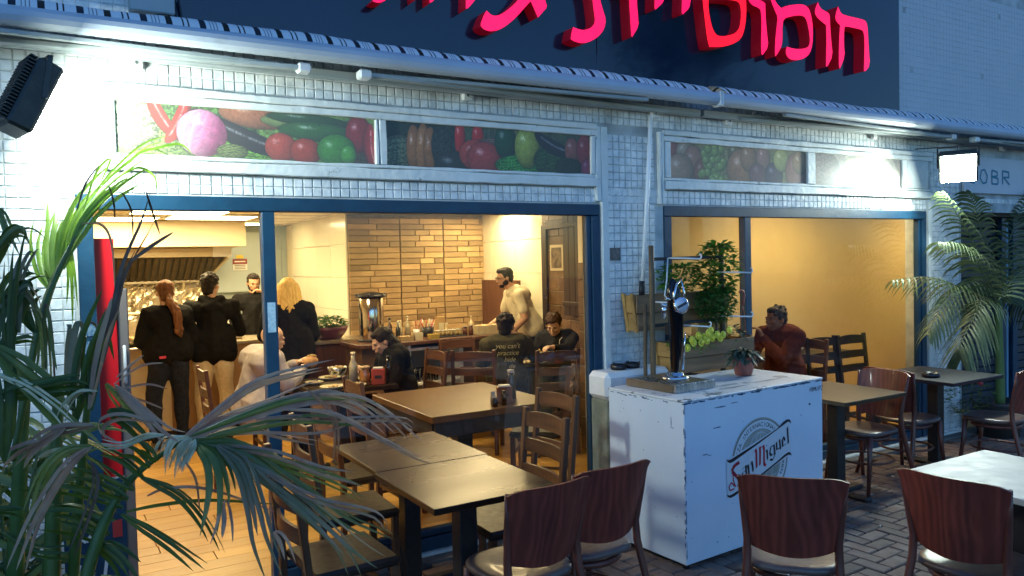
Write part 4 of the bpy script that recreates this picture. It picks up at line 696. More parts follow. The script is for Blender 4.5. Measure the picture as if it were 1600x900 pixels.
# ================================================================== CHAIRS
def bistro(label,loc,rz,group='red wooden bistro chairs on the pavement'):
    t=thing('bistro_chair',label,'chair',(loc[0],loc[1],0),R(rz),group)
    # curved backrest plate
    m=MB(); nu=12; nv=6; vs=[];
    for off in (0,.013):
        for j in range(nv+1):
            v=j/nv
            for i in range(nu+1):
                u=-1+2*i/nu; hw=.172+.043*v
                z=.535+.325*v-.012*(1-u*u)*(1-v)*2-.0*u; 
                if v==1: z-=.008*(abs(u)**6)*3
                y=-.155-.06*(1-u*u)-.075*v-off
                vs.append((u*hw*(1+off*.6),y,z))
    N=(nu+1)*(nv+1); fs=[]
    for j in range(nv):
        for i in range(nu):
            a_=j*(nu+1)+i; fs.append((a_,a_+1,a_+nu+2,a_+nu+1)); fs.append((N+a_,N+a_+nu+1,N+a_+nu+2,N+a_+1))
    for i in range(nu):
        fs.append((i,N+i,N+i+1,i+1)); a_=nv*(nu+1)+i; fs.append((a_,a_+1,N+a_+1,N+a_))
    for j in range(nv):
        a_=j*(nu+1); fs.append((a_,a_+nu+1,N+a_+nu+1,N+a_)); a_+=nu; fs.append((a_,N+a_,N+a_+nu+1,a_+nu+1))
    b=m.add(vs,fs,0,True).build('backrest',C_CHAIR,t)
    md=b.modifiers.new('b','EDGE_SPLIT'); md.split_angle=R(50)
    # rear legs join the back plate
    for s in (-1,1):
        MB().tube([(s*.235,-.30,0),(s*.200,-.235,.25),(s*.180,-.182,.47),(s*.178,-.176,.56),(s*.195,-.205,.72),(s*.207,-.226,.84)],[.014,.017,.018,.017,.013,.008],8).build('leg',C_CHAIRL,t)
        MB().tube([(s*.185,.20,0),(s*.172,.165,.25),(s*.165,.15,.43)],[.013,.017,.02],8).build('leg',C_CHAIRL,t)
    # seat: rounded shield shape
    P=[]
    for k in range(28):
        a_=2*PI*k/28; x=math.cos(a_); y=math.sin(a_); e=.62
        P.append((math.copysign(abs(x)**e,x)*.205*(1-.06*(y<0)*abs(y)),math.copysign(abs(y)**e,y)*.205))
    m=MB(); rings=[(.94,.430),(1.0,.437),(1.0,.452),(.97,.460),(.86,.4625),(.5,.452)]
    vs=[(x*s,y*s,z) for s,z in rings for x,y in P]+[(0,0,.449),(0,0,.43)]; n=28; fs=[]
    for r_ in range(5):
        for k in range(n): fs.append((r_*n+k,r_*n+(k+1)%n,(r_+1)*n+(k+1)%n,(r_+1)*n+k))
    for k in range(n): fs.append((5*n+k,5*n+(k+1)%n,6*n)); fs.append((k,6*n+1,(k+1)%n))
    m.add(vs,fs,0,True).build('seat',mat('varnished_seat',(.13,.10,.09),.36,col2=(.09,.045,.035),nscale=3,bump=.12,bscale=30,coat=.12,objvar=.15),t)
    MB().tube([(.163*math.cos(a_)*1.03,.165*math.sin(a_)-.01,.40) for a_ in [2*PI*k/20 for k in range(21)]],.016,6,cap=False).build('seat_ring',C_CHAIRL,t)
    MB().tube([(.187*math.cos(a_),.195*math.sin(a_)-.02,.225) for a_ in [2*PI*k/20 for k in range(21)]],.009,6,cap=False).build('stretcher_ring',C_CHAIRL,t)
    return t
c0=bistro('left red veneer chair of the two in front of the nearest black table',(-1.50,-1.40),4)
def cp(root,label,loc,rz,group=None): return dup(root,(loc[0],loc[1],0),R(rz),label,group)
cp(c0,'red veneer chair backing onto the left side of the white beer counter',(-1.12,-1.33),2)
cp(c0,'red veneer chair with grain arches, standing before the beer logo',(-.455,-1.97),-49)
cp(c0,'scuffed red veneer chair pushed up to the pale cream table',(.10,-2.46),-83)
cp(c0,'reddish chair facing left toward the brown table beside the counter',(1.96,-.63),88)
cp(c0,'chair with a pale curved top rail facing the black ashtray table',(2.58,-.58),-92)
cp(c0,'chair cut by the right edge of the photo near the small palm',(3.10,-.97),8)
def ladder(label,loc,rz,group):
    t=thing('ladder_back_chair',label,'chair',(loc[0],loc[1],0),R(rz),group)
    for s in (-1,1):
        MB().bar((s*.19,-.20,0),(s*.19,-.19,.45),.036,.032).build('rear_post',C_LADDER,t)
        MB().bar((s*.19,-.19,.445),(s*.19,-.245,.96),.034,.030).build('back_post',C_LADDER,t)
        MB().bar((s*.185,.19,0),(s*.185,.19,.43),.038,.036).build('leg',C_LADDER,t)
        MB().bar((s*.188,-.18,.2),(s*.186,.18,.2),.02,.02).build('stretcher',C_LADDER,t)
    for z,h in ((.90,.075),(.765,.07),(.63,.07)):
        m=MB(); vs=[];n=8; y0=-.19-.055*(z-.445)/.515
        for i in range(n+1):
            u=-1+2*i/n; y=y0-.022*(1-u*u)
            top=z+h/2+(.012*(1-u*u) if z>.85 else 0)
            for yy,zz in ((y-.008,z-h/2),(y+.008,z-h/2),(y+.008,top),(y-.008,top)): vs.append((u*.175,yy,zz))
        fs=[]
        for i in range(n):
            for k in range(4): fs.append((4*i+k,4*i+(k+1)%4,4*i+4+(k+1)%4,4*i+4+k))
        m.add(vs,fs).build('slat',C_LADX,t)
    MB().bev(-.205,.205,-.175,.215,.425,.47,.014).build('seat',C_SEAT,t)
    MB().bar((-.18,.19,.3),(.18,.19,.3),.02,.03).build('front_rail',C_LADX,t)
    return t
gO='ladder back chairs outside the large window'; gI='ladder back chairs inside the dining room'
l0=ladder('nearest ladder back chair, partly behind the purple palm fronds',(-2.13,-.88),-88,gO)
cp(l0,'ladder back chair against the blue mullion, left of the paired black tables',(-1.86,-.24),-92,gO)
cp(l0,'ladder back chair tucked at the right end of the nearest black table',(-1.24,-.86),90,gO)
cp(l0,'taller looking ladder back chair behind the one at the black table end',(-.84,-.38),92,gO)
cp(l0,'dark ladder back chair at the left end of the brown inner table',(-1.17,.93),-92,gI)
cp(l0,'ladder back chair just inside the glass behind the fronds',(-1.55,.42),-88,gI)
cp(l0,'pale lit chair seen from the back at the right end of the inner table',(.02,.78),50,gI)
cp(l0,'ladder back chair carrying the woman with long dark hair',(-.42,2.20),92,gI)
cp(l0,'empty chair standing left of the jacket with writing',(.20,2.12),-38,gI)
cp(l0,'brown chair with two openings behind the bald man',(-1.93,2.34),-90,gI)
cp(l0,'grey topped chair in front of the boy with the red cup',(.72,1.70),-15,gI)
cp(l0,'ladder back chair between the boy and the wood tiled wall',(1.28,2.25),75,gI)
cp(l0,'chair pushed against the bar front with its back to the glasses shelf',(.42,2.74),180,gI)
def cpb(*a):  # chair copies whose shade is in the dark wood colour
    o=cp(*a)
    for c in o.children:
        for q in c.material_slots: q.link='OBJECT'; q.material=C_LADSIL
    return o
gR='black silhouetted chairs inside the right window'
cpb(l0,'chair darkened to a silhouette nearest the seated man inside the right window',(3.12,.40),178,gR)
cpb(l0,'chair darkened to a silhouette beside the right blue jamb of the window',(3.52,.36),178,gR)
cp(l0,'chair under the man in the rust coloured hoodie',(2.70,.62),90,gR)
cpb(l0,'chair darkened to a silhouette beyond the man at the left end of his table',(1.65,.95),-90,gR)
# ================================================================== TABLES
def table(name,label,x0,x1,y0,y1,top=C_TOP,h=.75,post=.09,base=True,group=None,th=.028):
    cx,cy=(x0+x1)/2,(y0+y1)/2; t=thing(name,label,'table',(cx,cy,0),0,group); a_,b_=(x1-x0)/2,(y1-y0)/2
    MB().bev(-a_,a_,-b_,b_,h-th,h,.003).build('tabletop',top,t)
    MB().bev(-post/2,post/2,-post/2,post/2,.03,h-th-.02,.004).build('post',C_DARK,t)
    MB().bev(-.17,.17,-.17,.17,h-th-.022,h-th-.001,.004).build('top_plate',C_DARK,t)
    for q in ((-.27,.27,-.035,.035),(-.034,.034,-.27,.27)): MB().bev(*q,.001 if q[0]<-.1 else .002,.032,.01).build('foot',C_DARK,t)
    return t
g='black square tables outside the large window'
table('cafe_table','nearest black table with a golden reflection, its corner at the middle foot of the photo',-1.885,-1.275,-1.385,-.712,group=g)
table('cafe_table','black table pushed against the glass behind its twin',-1.870,-1.262,-.705,-.035,group=g)
C_BRN=mat('brown_laminate',(.11,.052,.018),.36,col2=(.13,.062,.024),nscale=4,spec=.35)
it=table('cafe_table','large brown topped table inside with sauces at its corner',-1.09,-.12,.34,1.44,C_BRN,th=.045,post=.12,group='tables inside')
MB().bev(-.46,.46,-.535,-.51,.60,.704,.004).build('apron',C_DARK,it); MB().bev(-.47,-.45,-.50,.50,.60,.704,.004).build('apron',C_DARK,it)
table('cafe_table','brown reflective table outside just right of the white counter',1.34,2.03,-.93,-.27,mat('brown_smoked_laminate',(.05,.03,.014),.32,col2=(.065,.04,.018),nscale=4,spec=.4),group='tables outside the right window')
table('cafe_table','dark grey table with a black ashtray below the right blue jamb',2.63,3.33,-.92,-.22,mat('slate_laminate',(.02,.023,.027),.45,col2=(.03,.033,.038),nscale=30,bump=.05,spec=.3),group='tables outside the right window')
t4=table('pale_table','worn pale cream table at the right foot of the photo',.115,.80,-2.80,-2.115,C_PALE)
table('cafe_table','dark table laid with food between the bald man and the dark haired woman',-1.42,-.72,1.80,2.62,C_TOP,th=.035,group='tables inside')
table('cafe_table','small dark table between the boy and the jacket with writing',.66,1.28,2.0,2.65,C_TOP,group='tables inside')
table('cafe_table','dark table against the yellow wall right of the seated man',2.75,3.9,.72,1.38,C_TOP,th=.05,group='tables inside the right window')
table('cafe_table','dark table in front of the seated man in the rust hoodie',1.55,2.15,.45,1.15,C_TOP,group='tables inside the right window')
ash=lambda n,l,x,y,z,r_=.062: (lambda t:(MB().lathe([(0,0),(r_,0),(r_*1.06,.012),(r_*1.06,.034),(r_*.9,.036),(r_*.82,.012),(0,.01)],20).build('bowl',mat('black_melamine',(.012,.01,.012),.3),t),[MB().bev(-.01,.01,r_*.84,r_*1.08,.0365,.041,.002,Matrix.Rotation(k*2*PI/3,4,'Z')).build('rest_notch',_M['black_melamine'],t) for k in range(3)]))(thing('ashtray',l,'ashtray',(x,y,z),0,'round black ashtrays'))
ash(0,'black ashtray alone on the dark grey table',2.80,-.64,.7505)
# low stool
st=thing('low_stool','low dark wooden stool between the counter and the brown table','stool',(1.27,-.42,0))
MB().bev(-.15,.15,-.15,.15,.39,.425,.008).build('seat',C_LADDER,st)
for sx in (-1,1):
    for sy in (-1,1): MB().bar((sx*.125,sy*.125,0),(sx*.12,sy*.12,.388),.035,.035).build('leg',C_LADDER,st)
MB().bar((-.12,-.12,.2),(.12,-.12,.2),.02,.03).build('rail',C_LADX,st)
# ================================================================== WHITE BEER COUNTER
ct=thing('beer_counter','chipped white painted beer counter with a round beer logo','counter',BOXN,R(BOXA))
wp=mat('chipped_white_paint',(.60,.68,.78),.36,col2=(.66,.73,.82),nscale=2.5,bump=.12,bscale=25,dirt=(.03,.07,.14),dscale=26,damt=(.735,.75))
wp2=mat('scuffed_white_top',(.55,.57,.58),.4,col2=(.66,.68,.69),nscale=6,bump=.15,bscale=30,dirt=(.12,.15,.18),dscale=9,damt=(.58,.62))
W_,D_,H_=1.267,.628,.955
MB().bev(.0,W_,.0,D_,.03,H_-.014,.004).build('body',wp,ct)
MB().bev(-.004,W_+.004,-.004,D_+.004,H_-.013,H_,.004).build('counter_top',wp2,ct)
for x,y in ((.04,.04),(W_-.04,.04),(.04,D_-.04),(W_-.04,D_-.04)): MB().tube([(x,y,0),(x,y,.03)],.022,10).build('foot',C_DARK,ct)
chip=mat('bare_blue_chip',(.018,.05,.12),.6,col2=(.04,.09,.16),nscale=30); cm=MB()
rr=random.Random(5)
def chipp(cx,cz,w2,h2,face='f',k=[0]):
    n=rr.randint(6,9); k[0]=(k[0]+1)%7; off=.0006+.0002*k[0]
    pts=[]
    for i in range(n):
        a_=2*PI*i/n; r_=rr.uniform(.5,1.15); pts.append((cx+math.cos(a_)*w2*r_,cz+math.sin(a_)*h2*r_))
    if face=='f': vs=[(p,-off,q) for p,q in pts]
    elif face=='l': vs=[(-off,p,q) for p,q in pts]
    else: vs=[(p,q,H_+off) for p,q in pts]
    MB().add(vs,[tuple(range(n))]).build('paint_chip',chip,ct)
def fin(): pass
for i in range(46): 
    x=rr.uniform(0,W_); 
    if rr.random()<.8: chipp(x,H_-.017-rr.uniform(0,.004),rr.uniform(.01,.045),rr.uniform(.003,.0075))
for i in range(16): chipp(rr.uniform(.12,D_),H_-.02-rr.uniform(0,.01),rr.uniform(.006,.028),rr.uniform(.002,.004),'l')
for i in range(34): z=rr.uniform(.05,.93); chipp(rr.choice((.003,.004)),z,rr.uniform(.002,.005),rr.uniform(.006,.03)); 
for i in range(20): z=rr.uniform(.05,.93); chipp(.004,z,.004,rr.uniform(.005,.02),'l')
for i in range(26): chipp(rr.uniform(.05,W_-.05),rr.choice((rr.uniform(.04,.2),rr.uniform(.05,.9))),rr.uniform(.002,.008),rr.uniform(.002,.005))
for i in range(14): chipp(rr.uniform(.05,D_-.05),rr.uniform(.05,.9),rr.uniform(.002,.005),rr.uniform(.002,.006),'l')
for (x,z,w2,h2) in ((.26,.77,.05,.004),(.16,.63,.03,.004),(1.13,.80,.012,.01),(.3,.885,.06,.004),(.42,.895,.04,.003),(.2,.62,.02,.003)): chipp(x,z,w2,h2)
chipp(.10,.82,.003,.04,'l'); chipp(.09,.79,.014,.003,'l')
cm2=MB()
# worn patches on the top
tp=MB(); 
for (x,y,a_,b_) in ((.55,.12,.14,.02),(.62,.2,.1,.03),(.9,.15,.16,.02),(.95,.35,.12,.04),(1.1,.2,.07,.05),(.5,.3,.05,.02),(.75,.3,.12,.012)):
    tp=MB(); n=11; pts=[(x+math.cos(2*PI*i/n)*a_*rr.uniform(.6,1.1),y+math.sin(2*PI*i/n)*b_*rr.uniform(.6,1.1),H_+.0006) for i in range(n)]; tp.add(pts,[tuple(range(n))]).build('worn_patch',mat('grey_wear',(.20,.23,.26),.5,col2=(.32,.35,.37),nscale=12),ct)
# logo (flat print)
lg=MB(); gold=mat('logo_grey_gold',(.27,.27,.22),.4,col2=(.36,.36,.32),nscale=8); lwh=mat('logo_white',(.62,.65,.68),.4); lbk=mat('logo_black',(.008,.009,.02),.35); lrd=mat('logo_red',(.42,.01,.03),.35)
cx,cz,RR=.643,.517,.26
def ringm(r0,r1,y,m_,name,n=64,half=None):
    m=MB(); vs=[]
    for k in range(n):
        a_=2*PI*k/n; vs+=[(cx+math.cos(a_)*r0,y,cz+math.sin(a_)*r0),(cx+math.cos(a_)*r1,y,cz+math.sin(a_)*r1)]
    fs=[(2*k,2*k+1,(2*k+3)%(2*n),(2*k+2)%(2*n)) for k in range(n)]
    if r0==0: fs=[tuple(2*k+1 for k in range(n))]
    return m.add(vs,fs).build(name,m_,ct)
ringm(0,RR,-.0022,gold,'logo_disc'); ringm(.192,.246,-.0026,lwh,'logo_ring'); ringm(.0,.178,-.0027,mat('logo_globe_grey',(.33,.35,.33),.4,col2=(.27,.28,.25),nscale=6),'logo_globe')
ringm(.246,.249,-.0028,lbk,'logo_line'); ringm(.19,.192,-.0028,lbk,'logo_line')
gl=MB()
for k in (-2,-1,0,1,2):
    pts=[(cx+k*.06*math.cos(a_/10*PI-PI/2),cz+.175*math.sin(a_/10*PI-PI/2)) for a_ in range(11)]; stroke(gl,pts,.003,-.0030)
for z in (-.1,0,.1):
    hw=math.sqrt(.175**2-z*z); stroke(gl,[(cx-hw+2*hw*i/8,cz+z-.02*math.sin(PI*i/8)) for i in range(9)],.003,-.0030)
gl.build('globe_lines',lwh,ct)
def ringtext(txt,a0,a1,rad,size):
    for i,ch in enumerate(txt):
        if ch==' ': continue
        a_=R(a0+(a1-a0)*i/(len(txt)-1)); M=Matrix.Translation((cx+rad*math.cos(a_),-.003,cz+rad*math.sin(a_)))@Matrix.Rotation(-(a_-PI/2),4,'Y')@Matrix.Rotation(PI/2,4,'X')
        textmesh(ch,size,lbk,ct,M,'logo_character',ext=.0001)
ringtext('CERVEZA INTERNACIONAL',188,52,.206,.038); ringtext('INTERNACIONAL CERVEZA',330,395,.206,.03)
ringtext('INTERNATIONAL BEER',205,300,.206,.03)
def flat(poly,y,m_,name):
    bm=bmesh.new(); vs=[bm.verts.new((x,y,z)) for x,z in poly]; e=[bm.edges.new((vs[i],vs[(i+1)%len(vs)])) for i in range(len(vs))]
    bmesh.ops.triangle_fill(bm,use_beauty=True,edges=e); me=bpy.data.meshes.new(name); bm.to_mesh(me); bm.free(); me.materials.append(m_); o=bpy.data.objects.new(name,me); COL.objects.link(o); o.parent=ct; return o
flat(PARA,-.0034,lwh,'logo_band'); flat(BAR1,-.0038,lbk,'logo_bar'); flat(BAR2,-.0038,lbk,'logo_bar')
def pen(mb,pts,wd,ang,y):
    nx,nz=math.cos(ang)*wd/2,math.sin(ang)*wd/2
    pts=[tuple(p) for p in pts]
    for i in range(len(pts)-1):
        (x0,z0),(x1,z1)=pts[i],pts[i+1]; yy=y-.00012*(i%3)
        mb.add([(x0-nx,yy,z0-nz),(x0+nx,yy,z0+nz),(x1+nx,yy,z1+nz),(x1-nx,yy,z1-nz)],[(0,1,2,3)])
        mb.box(x1-.003,x1+.003,yy-.0001,yy,z1-.003,z1+.003)
for key,m_,wd in (('S',lrd,.019),('M',lrd,.02),('b',lbk,.0175)):
    mb=MB()
    if key=='S':
        for i,p in enumerate(WORD[key]): stroke(mb,p,(.021,.008)[i],-.0044-.0006*i)
    else:
      for i,p in enumerate(WORD[key]): pen(mb,p,wd if not(key=='S' and i) else .009,R(35),-.0044-.0004*(i%2))
    mb.build('logo_lettering',m_,ct)
mb=MB()
for i,p in enumerate(WORD['S'][:1]): pen(mb,[(x+.006,z-.004) for x,z in p],.004,R(35),-.0056)
mb.build('logo_lettering_line',lbk,ct)
# scribble near the top right corner
mb=MB(); x=1.135
for L in ([(0,0),(0,.03),(0,.015),(.015,.015),(.015,.03),(.015,0)],[(0,.015),(.008,.028),(.016,.012),(.006,0),(0,.015)],[(0,0),(.002,.028),(.009,.008),(.015,.028),(.017,0)],[(0,.025),(.003,.003),(.014,.003),(.015,.025)],[(.014,.028),(.002,.022),(.014,.01),(0,.0)],[(0,0),(.002,.028),(.014,.022),(.002,.013)],[(0,.026),(.014,.026),(.0,.0),(.015,.0)]):
    stroke(mb,[(x+p[0],.875+p[1]) for p in L],.0035,-.0012); x+=.02
mb.build('handwriting',lbk,ct)
MCT=Matrix.Translation(BOXN)@Matrix.Rotation(R(BOXA),4,'Z')
# ---- beer tap on drip tray
tpo=MCT@V(.12,.20,H_+.0012)
bt=thing('beer_tap','chrome and black beer tap tower with a round badge on the white counter','beer tap',tpo,R(BOXA))
MB().bev(0,.34,0,.40,.0,.045,.004).build('drip_base',mat('brown_steel_tray',(.16,.12,.07),.3,.6,col2=(.25,.22,.18),nscale=4,bump=.05),bt)
MB().bev(.003,.345,-.02,-.0015,.0,.05,.003).build('chrome_edge',C_STEEL,bt)
gm3=MB()
for k in range(14): gm3.box(.02,.16,.04+k*.022,.05+k*.022,.0455,.048)
gm3.build('drip_grille',C_STEEL,bt)
TX,TY=.23,.20
MB().lathe([(0,0),(.085,0),(.085,.008),(.07,.016),(.055,.02),(.05,.035),(.035,.042),(0,.045)],24,c=(TX,TY,.0455)).build('flange',C_CHROME,bt)
blackch=mat('black_chrome',(.03,.03,.035),.10,.85,col2=(.2,.2,.22),nscale=7,stretch=(1,1,.3),contrast=(.5,.72))
m=MB(); vs=[];n=16; prof=[(.030,.032,0),(.034,.036,.05),(.038,.042,.12),(.045,.05,.22),(.052,.055,.32),(.055,.056,.40),(.053,.052,.46),(.044,.042,.51),(.03,.026,.55),(.012,.01,.575)]
for i,(a_,b_,z) in enumerate(prof):
    tw=.5*i/len(prof)
    for k in range(n):
        t_=2*PI*k/n+tw; fl_=.84+.14*math.cos(3*t_+z*5); vs.append((TX+a_*math.cos(t_)*fl_+.012*math.sin(z*8),TY+b_*math.sin(t_)*fl_,.085+z))
fs=[(i*n+k,i*n+(k+1)%n,(i+1)*n+(k+1)%n,(i+1)*n+k) for i in range(len(prof)-1) for k in range(n)]
m.add(vs,fs,0,True).build('tower',blackch,bt)
bd=Vector((-.35,-.93,.1)).normalized(); Mb=Matrix.Translation((TX-.016,TY-.075,.50))@bd.to_track_quat('Z','Y').to_matrix().to_4x4()
MB().lathe([(0,-.02),(.034,-.02),(.05,-.004),(.05,.004),(.045,.008),(0,.008)],24,M=Mb).build('badge',C_CHROME,bt)
MB().lathe([(0,.0086),(.041,.0085),(.041,.008)],24,M=Mb).build('badge_face',mat('badge_pale_blue',(.35,.42,.55),.3,col2=(.5,.55,.65),nscale=40),bt)
MB().bev(-.034,.034,-.008,.008,.0088,.0096,.001,Mb@Matrix.Rotation(R(25),4,'Z')).build('badge_band',lbk,bt)
MB().tube([(TX-.03,TY-.04,.46),(TX-.055,TY-.05,.56),(TX-.02,TY-.04,.625),(TX+.03,TY-.03,.655)],[.006,.008,.008,.004],8).build('chrome_rib',C_CHROME,bt)
MB().tube([(TX+.045,TY-.03,.48),(TX+.06,TY-.03,.57),(TX+.04,TY-.02,.66)],[.005,.007,.004],8).build('chrome_rib',C_CHROME,bt)
MB().tube([(TX+.02,TY-.045,.10),(TX+.03,TY-.05,.25),(TX+.035,TY-.055,.33)],[.008,.006,.003],8).build('chrome_rib',C_CHROME,bt)
MB().tube([(TX-.04,TY-.02,.53),(TX-.1,TY-.03,.545)],[.007,.01],8).build('spout',C_CHROME,bt)
# ---- plaster plinth at pillar foot
pz=thing('plaster_plinth','rounded white plaster slab at the foot of the middle pillar','plinth',(0,0,0))
m=MB(); m.bev(-.13,.42,-.26,-.036,.83,1.008,.03); m.build('slab',mat('lumpy_white_plaster',(.66,.68,.68),.6,col2=(.72,.74,.74),nscale=5,bump=.8,bscale=14),pz)
MB().bev(-.10,.40,-.22,-.037,.0,.827,.01).build('pier',mat('rough_plaster',(.25,.27,.22),.85,col2=(.14,.16,.13),nscale=7,bump=.9,bscale=18),pz)
ash(0,'black ashtray on the white plinth, left one of two',.06,-.14,1.0085,.05); ash(0,'black ashtray on the white plinth, right one of two',.185,-.13,1.0085,.05)

# ================================================================== PALMS
LG=leafmat('palm_leaf_green',(.09,.145,.03),(.16,.20,.07))
LD=leafmat('palm_leaf_dark',(.03,.07,.009),(.055,.10,.014),.45,7)
LP=leafmat('palm_leaf_withered',(.30,.17,.12),(.40,.28,.18),.55,14,.15)
LB=leafmat('palm_leaf_floodlit',(.11,.22,.025),(.18,.30,.04),.4,9,.4)  # brighter green puts floodlight into the colour of the upper fan
LS=mat('palm_leaf_pale',(.40,.36,.20),.5,col2=(.62,.58,.40),nscale=30,stretch=(1,1,.4),bump=.3,bscale=60,objvar=.1)
LBR=mat('palm_stalk_brown',(.09,.05,.035),.6,col2=(.14,.09,.06),nscale=15,bump=.4,objvar=.2)
LMAT={'green':LG,'dark':LD,'purple':LP,'bright':LB,'silver':LS,'brown':LBR,'mixed':leafmat('palm_leaf_greying',(.11,.13,.05),(.20,.17,.11),.5,10,.2)}
def resamp(pts,n):
    P=[Vector(p) for p in pts]
    if len(P)<3: return [P[0].lerp(P[-1],i/n) for i in range(n+1)]
    out=[]; m=len(P)-1
    for i in range(n+1):
        t=i/n*m; k=min(int(t),m-1); u=t-k
        p0=P[max(k-1,0)];p1=P[k];p2=P[k+1];p3=P[min(k+2,m)]
        out.append(.5*((2*p1)+(-p0+p2)*u+(2*p0-5*p1+4*p2-p3)*u*u+(-p0+3*p1-3*p2+p3)*u**3))
    return out
pal=thing('potted_palm','big drooping palm with long withered fronds across the left foreground','palm',(-3.25,-1.5,0))
o0=Vector((-3.25,-1.5,0))
view=Vector((-3.19,-4.25,1.75))
for i,(c,wd,pts) in enumerate(FRONDS):
    P=[p-o0 for p in resamp(pts,14)]
    mid=Vector(pts[len(pts)//2]); los=(mid-view).normalized(); d=(P[-1]-P[0]).normalized(); side=d.cross(los)
    # leaves hang at varied tilt
    side=(Matrix.Rotation(random.uniform(-.55,.55),3,d)@side)
    m=MB(); sn=side.normalized(); ns=1 if wd<.013 else (2 if wd<.022 else (3 if wd<.045 else 4))
    if c=='silver': ns+=2
    for q_ in range(ns):
        off=(q_-(ns-1)/2)/max(1,ns-1) if ns>1 else 0
        end=random.uniform(.72,1.0) if ns>1 else 1; nn_=int(14*end); dv=off*wd*random.uniform(.9,2.3); lift=random.uniform(-.5,.5)*wd; dr=random.uniform(0,.05) if ns>1 else 0
        up_=sn.cross(d)
        Q=[]
        for k_ in range(nn_+1):
            u_=k_/14; Q.append(P[k_]+sn*(off*wd*.75*min(1,u_*4+.15)+dv*u_*u_*.8)+up_*(lift*math.sin(u_*3)+.3*wd*abs(off))-V(0,0,1)*dr*u_**3)
        m.blade(Q,max(.0045,wd*(1.0 if ns==1 else 1.5/ns)),side=sn+up_*off*1.2,fold=random.uniform(.15,.35)*random.choice((-1,1)))
    ob=m.build('frond_leaf',LMAT[c] if not (c=='green' and i%4==1) else LMAT['mixed'],pal)
for rad,pts in RACHIS:
    P=[p-o0 for p in resamp(pts,14)]; rr_=[rad[min(len(rad)-1,int(k/15*len(rad)))]*.85 for k in range(15)]
    MB().tube(P,rr_,8).build('stem',mat('palm_stem_green',(.04,.085,.014),.4,col2=(.07,.13,.022),nscale=8,bump=.15),pal)
# background fronds of the same palm: arching leaves with leaflets
def frond(rach,leafw,leafl,mtl,parent,n=26,droop=.5,name='frond',both=True,up=V(0,0,1),o=Vector((0,0,0)),rw=.008,rng=random):
    P=resamp(rach,n); m=MB(); m.tube([p-o for p in P],[rw*(1-.75*i/n) for i in range(n+1)],5)
    for i in range(2,n+1):
        t=i/n; p=P[i]; d=(P[min(i+1,n)]-P[i-1]).normalized(); s0=d.cross(up)
        if s0.length<1e-3: s0=d.orthogonal()
        s0.normalize()
        L=leafl*(math.sin(PI*min(1,.22+t*.72))**.7)*rng.uniform(.85,1.1)
        for s in (-1,1):
            dirv=(s0*s*.8+d*(.45+.6*t)+up*rng.uniform(-.05,.25)).normalized()
            q=[]
            for k in range(7):
                u=k/6; q.append(p-o+dirv*L*u+V(0,0,-1)*droop*L*u*u*rng.uniform(.9,1.1))
            m.blade(q,leafw*rng.uniform(.8,1.15),side=d,fold=.2)
    return m.build(name,mtl,parent)
rg=random.Random(21)
for k,(a_,l_,e_) in enumerate([(150,.9,.9),(175,1.0,.8),(200,.9,1.0),(120,.8,.9),(95,.7,1.1),(220,.7,.6),(65,.5,1.2),(250,.6,.7),(135,1.1,.4),(165,.9,.3),(190,.8,.2),(100,.7,.3),(75,.6,.2),(110,.5,.6),(60,.45,.45)]):
    c_=V(math.cos(R(a_)),math.sin(R(a_)),0); b0=V(-3.34,-1.35,.15); 
    pts=[b0,b0+c_*l_*.15+V(0,0,.45*e_+.1),b0+c_*l_*.5+V(0,0,.85*e_),b0+c_*l_*.8+V(0,0,.8*e_),b0+c_*l_+V(0,0,.55*e_)]
    frond(pts,.028,.30,LD if k%3 else LG,pal,22,.45,o=o0,rng=rg)
# planter pot
MB().lathe([(0,0),(.2,0),(.25,.28),(.265,.3),(.265,.33),(.24,.33),(.23,.28),(0,.27)],24,c=(-.15,.1,0)).build('pot',mat('dark_plastic_pot',(.03,.03,.03),.6,col2=(.05,.045,.04),nscale=6),pal)
# undergrowth
def bush(name,label,cx,cy,rx,ry,z0,z1,n,ls,mtl,cat='plant',stuff=False,seed=1,stem=None,group=None,fn=None,parent=None,nm='foliage'):
    rg=random.Random(seed); m=MB()
    t=parent or thing(name,label,cat,(cx,cy,0),0,group)
    for k in range(n):
        a_=rg.uniform(0,2*PI); h=rg.random(); rr_=math.sqrt(rg.random())
        if fn: x,y,z=fn(rg)
        else:
            prof=math.sin(PI*(.12+.8*h))**.6
            x,y,z=rx*rr_*prof*math.cos(a_),ry*rr_*prof*math.sin(a_),z0+(z1-z0)*h
        d=V(math.cos(a_)+rg.uniform(-.5,.5),math.sin(a_)+rg.uniform(-.5,.5),rg.uniform(-.4,.7)).normalized()
        L=ls*rg.uniform(.6,1.3); s_=d.cross(V(rg.uniform(-.4,.4),rg.uniform(-.4,.4),1)).normalized(); u_=s_.cross(d)
        p=V(x,y,z); w=L*.27
        m.add([p,p+d*L*.45-s_*w+u_*w*.3,p+d*L*.5,p+d*L*.45+s_*w+u_*w*.3,p+d*L-u_*L*.15],[(0,1,2),(0,2,3),(1,4,2),(2,4,3)],0,True)
    f=m.build(nm,mtl,t)
    if stem: MB().tube([(0,0,stem),(.012,0,(stem+z0)/2),(-.01,0,(z0+z1)/2)],[.012,.01,.006],6).build('stem',LBR,t)
    return t
bush('shrub','leafy green undergrowth filling the ground at the left edge',-3.45,-1.15,.42,.5,.02,.75,1500,.07,mat('undergrowth_leaf',(.03,.075,.025),.5,col2=(.06,.13,.04),nscale=12),seed=4)
bush('shrub','small leafy plant with light green leaves beside the red fridge door',-3.15,-.85,.2,.18,.1,.55,300,.055,mat('lighter_leaf',(.08,.17,.04),.5,col2=(.05,.12,.03),nscale=12),seed=5)
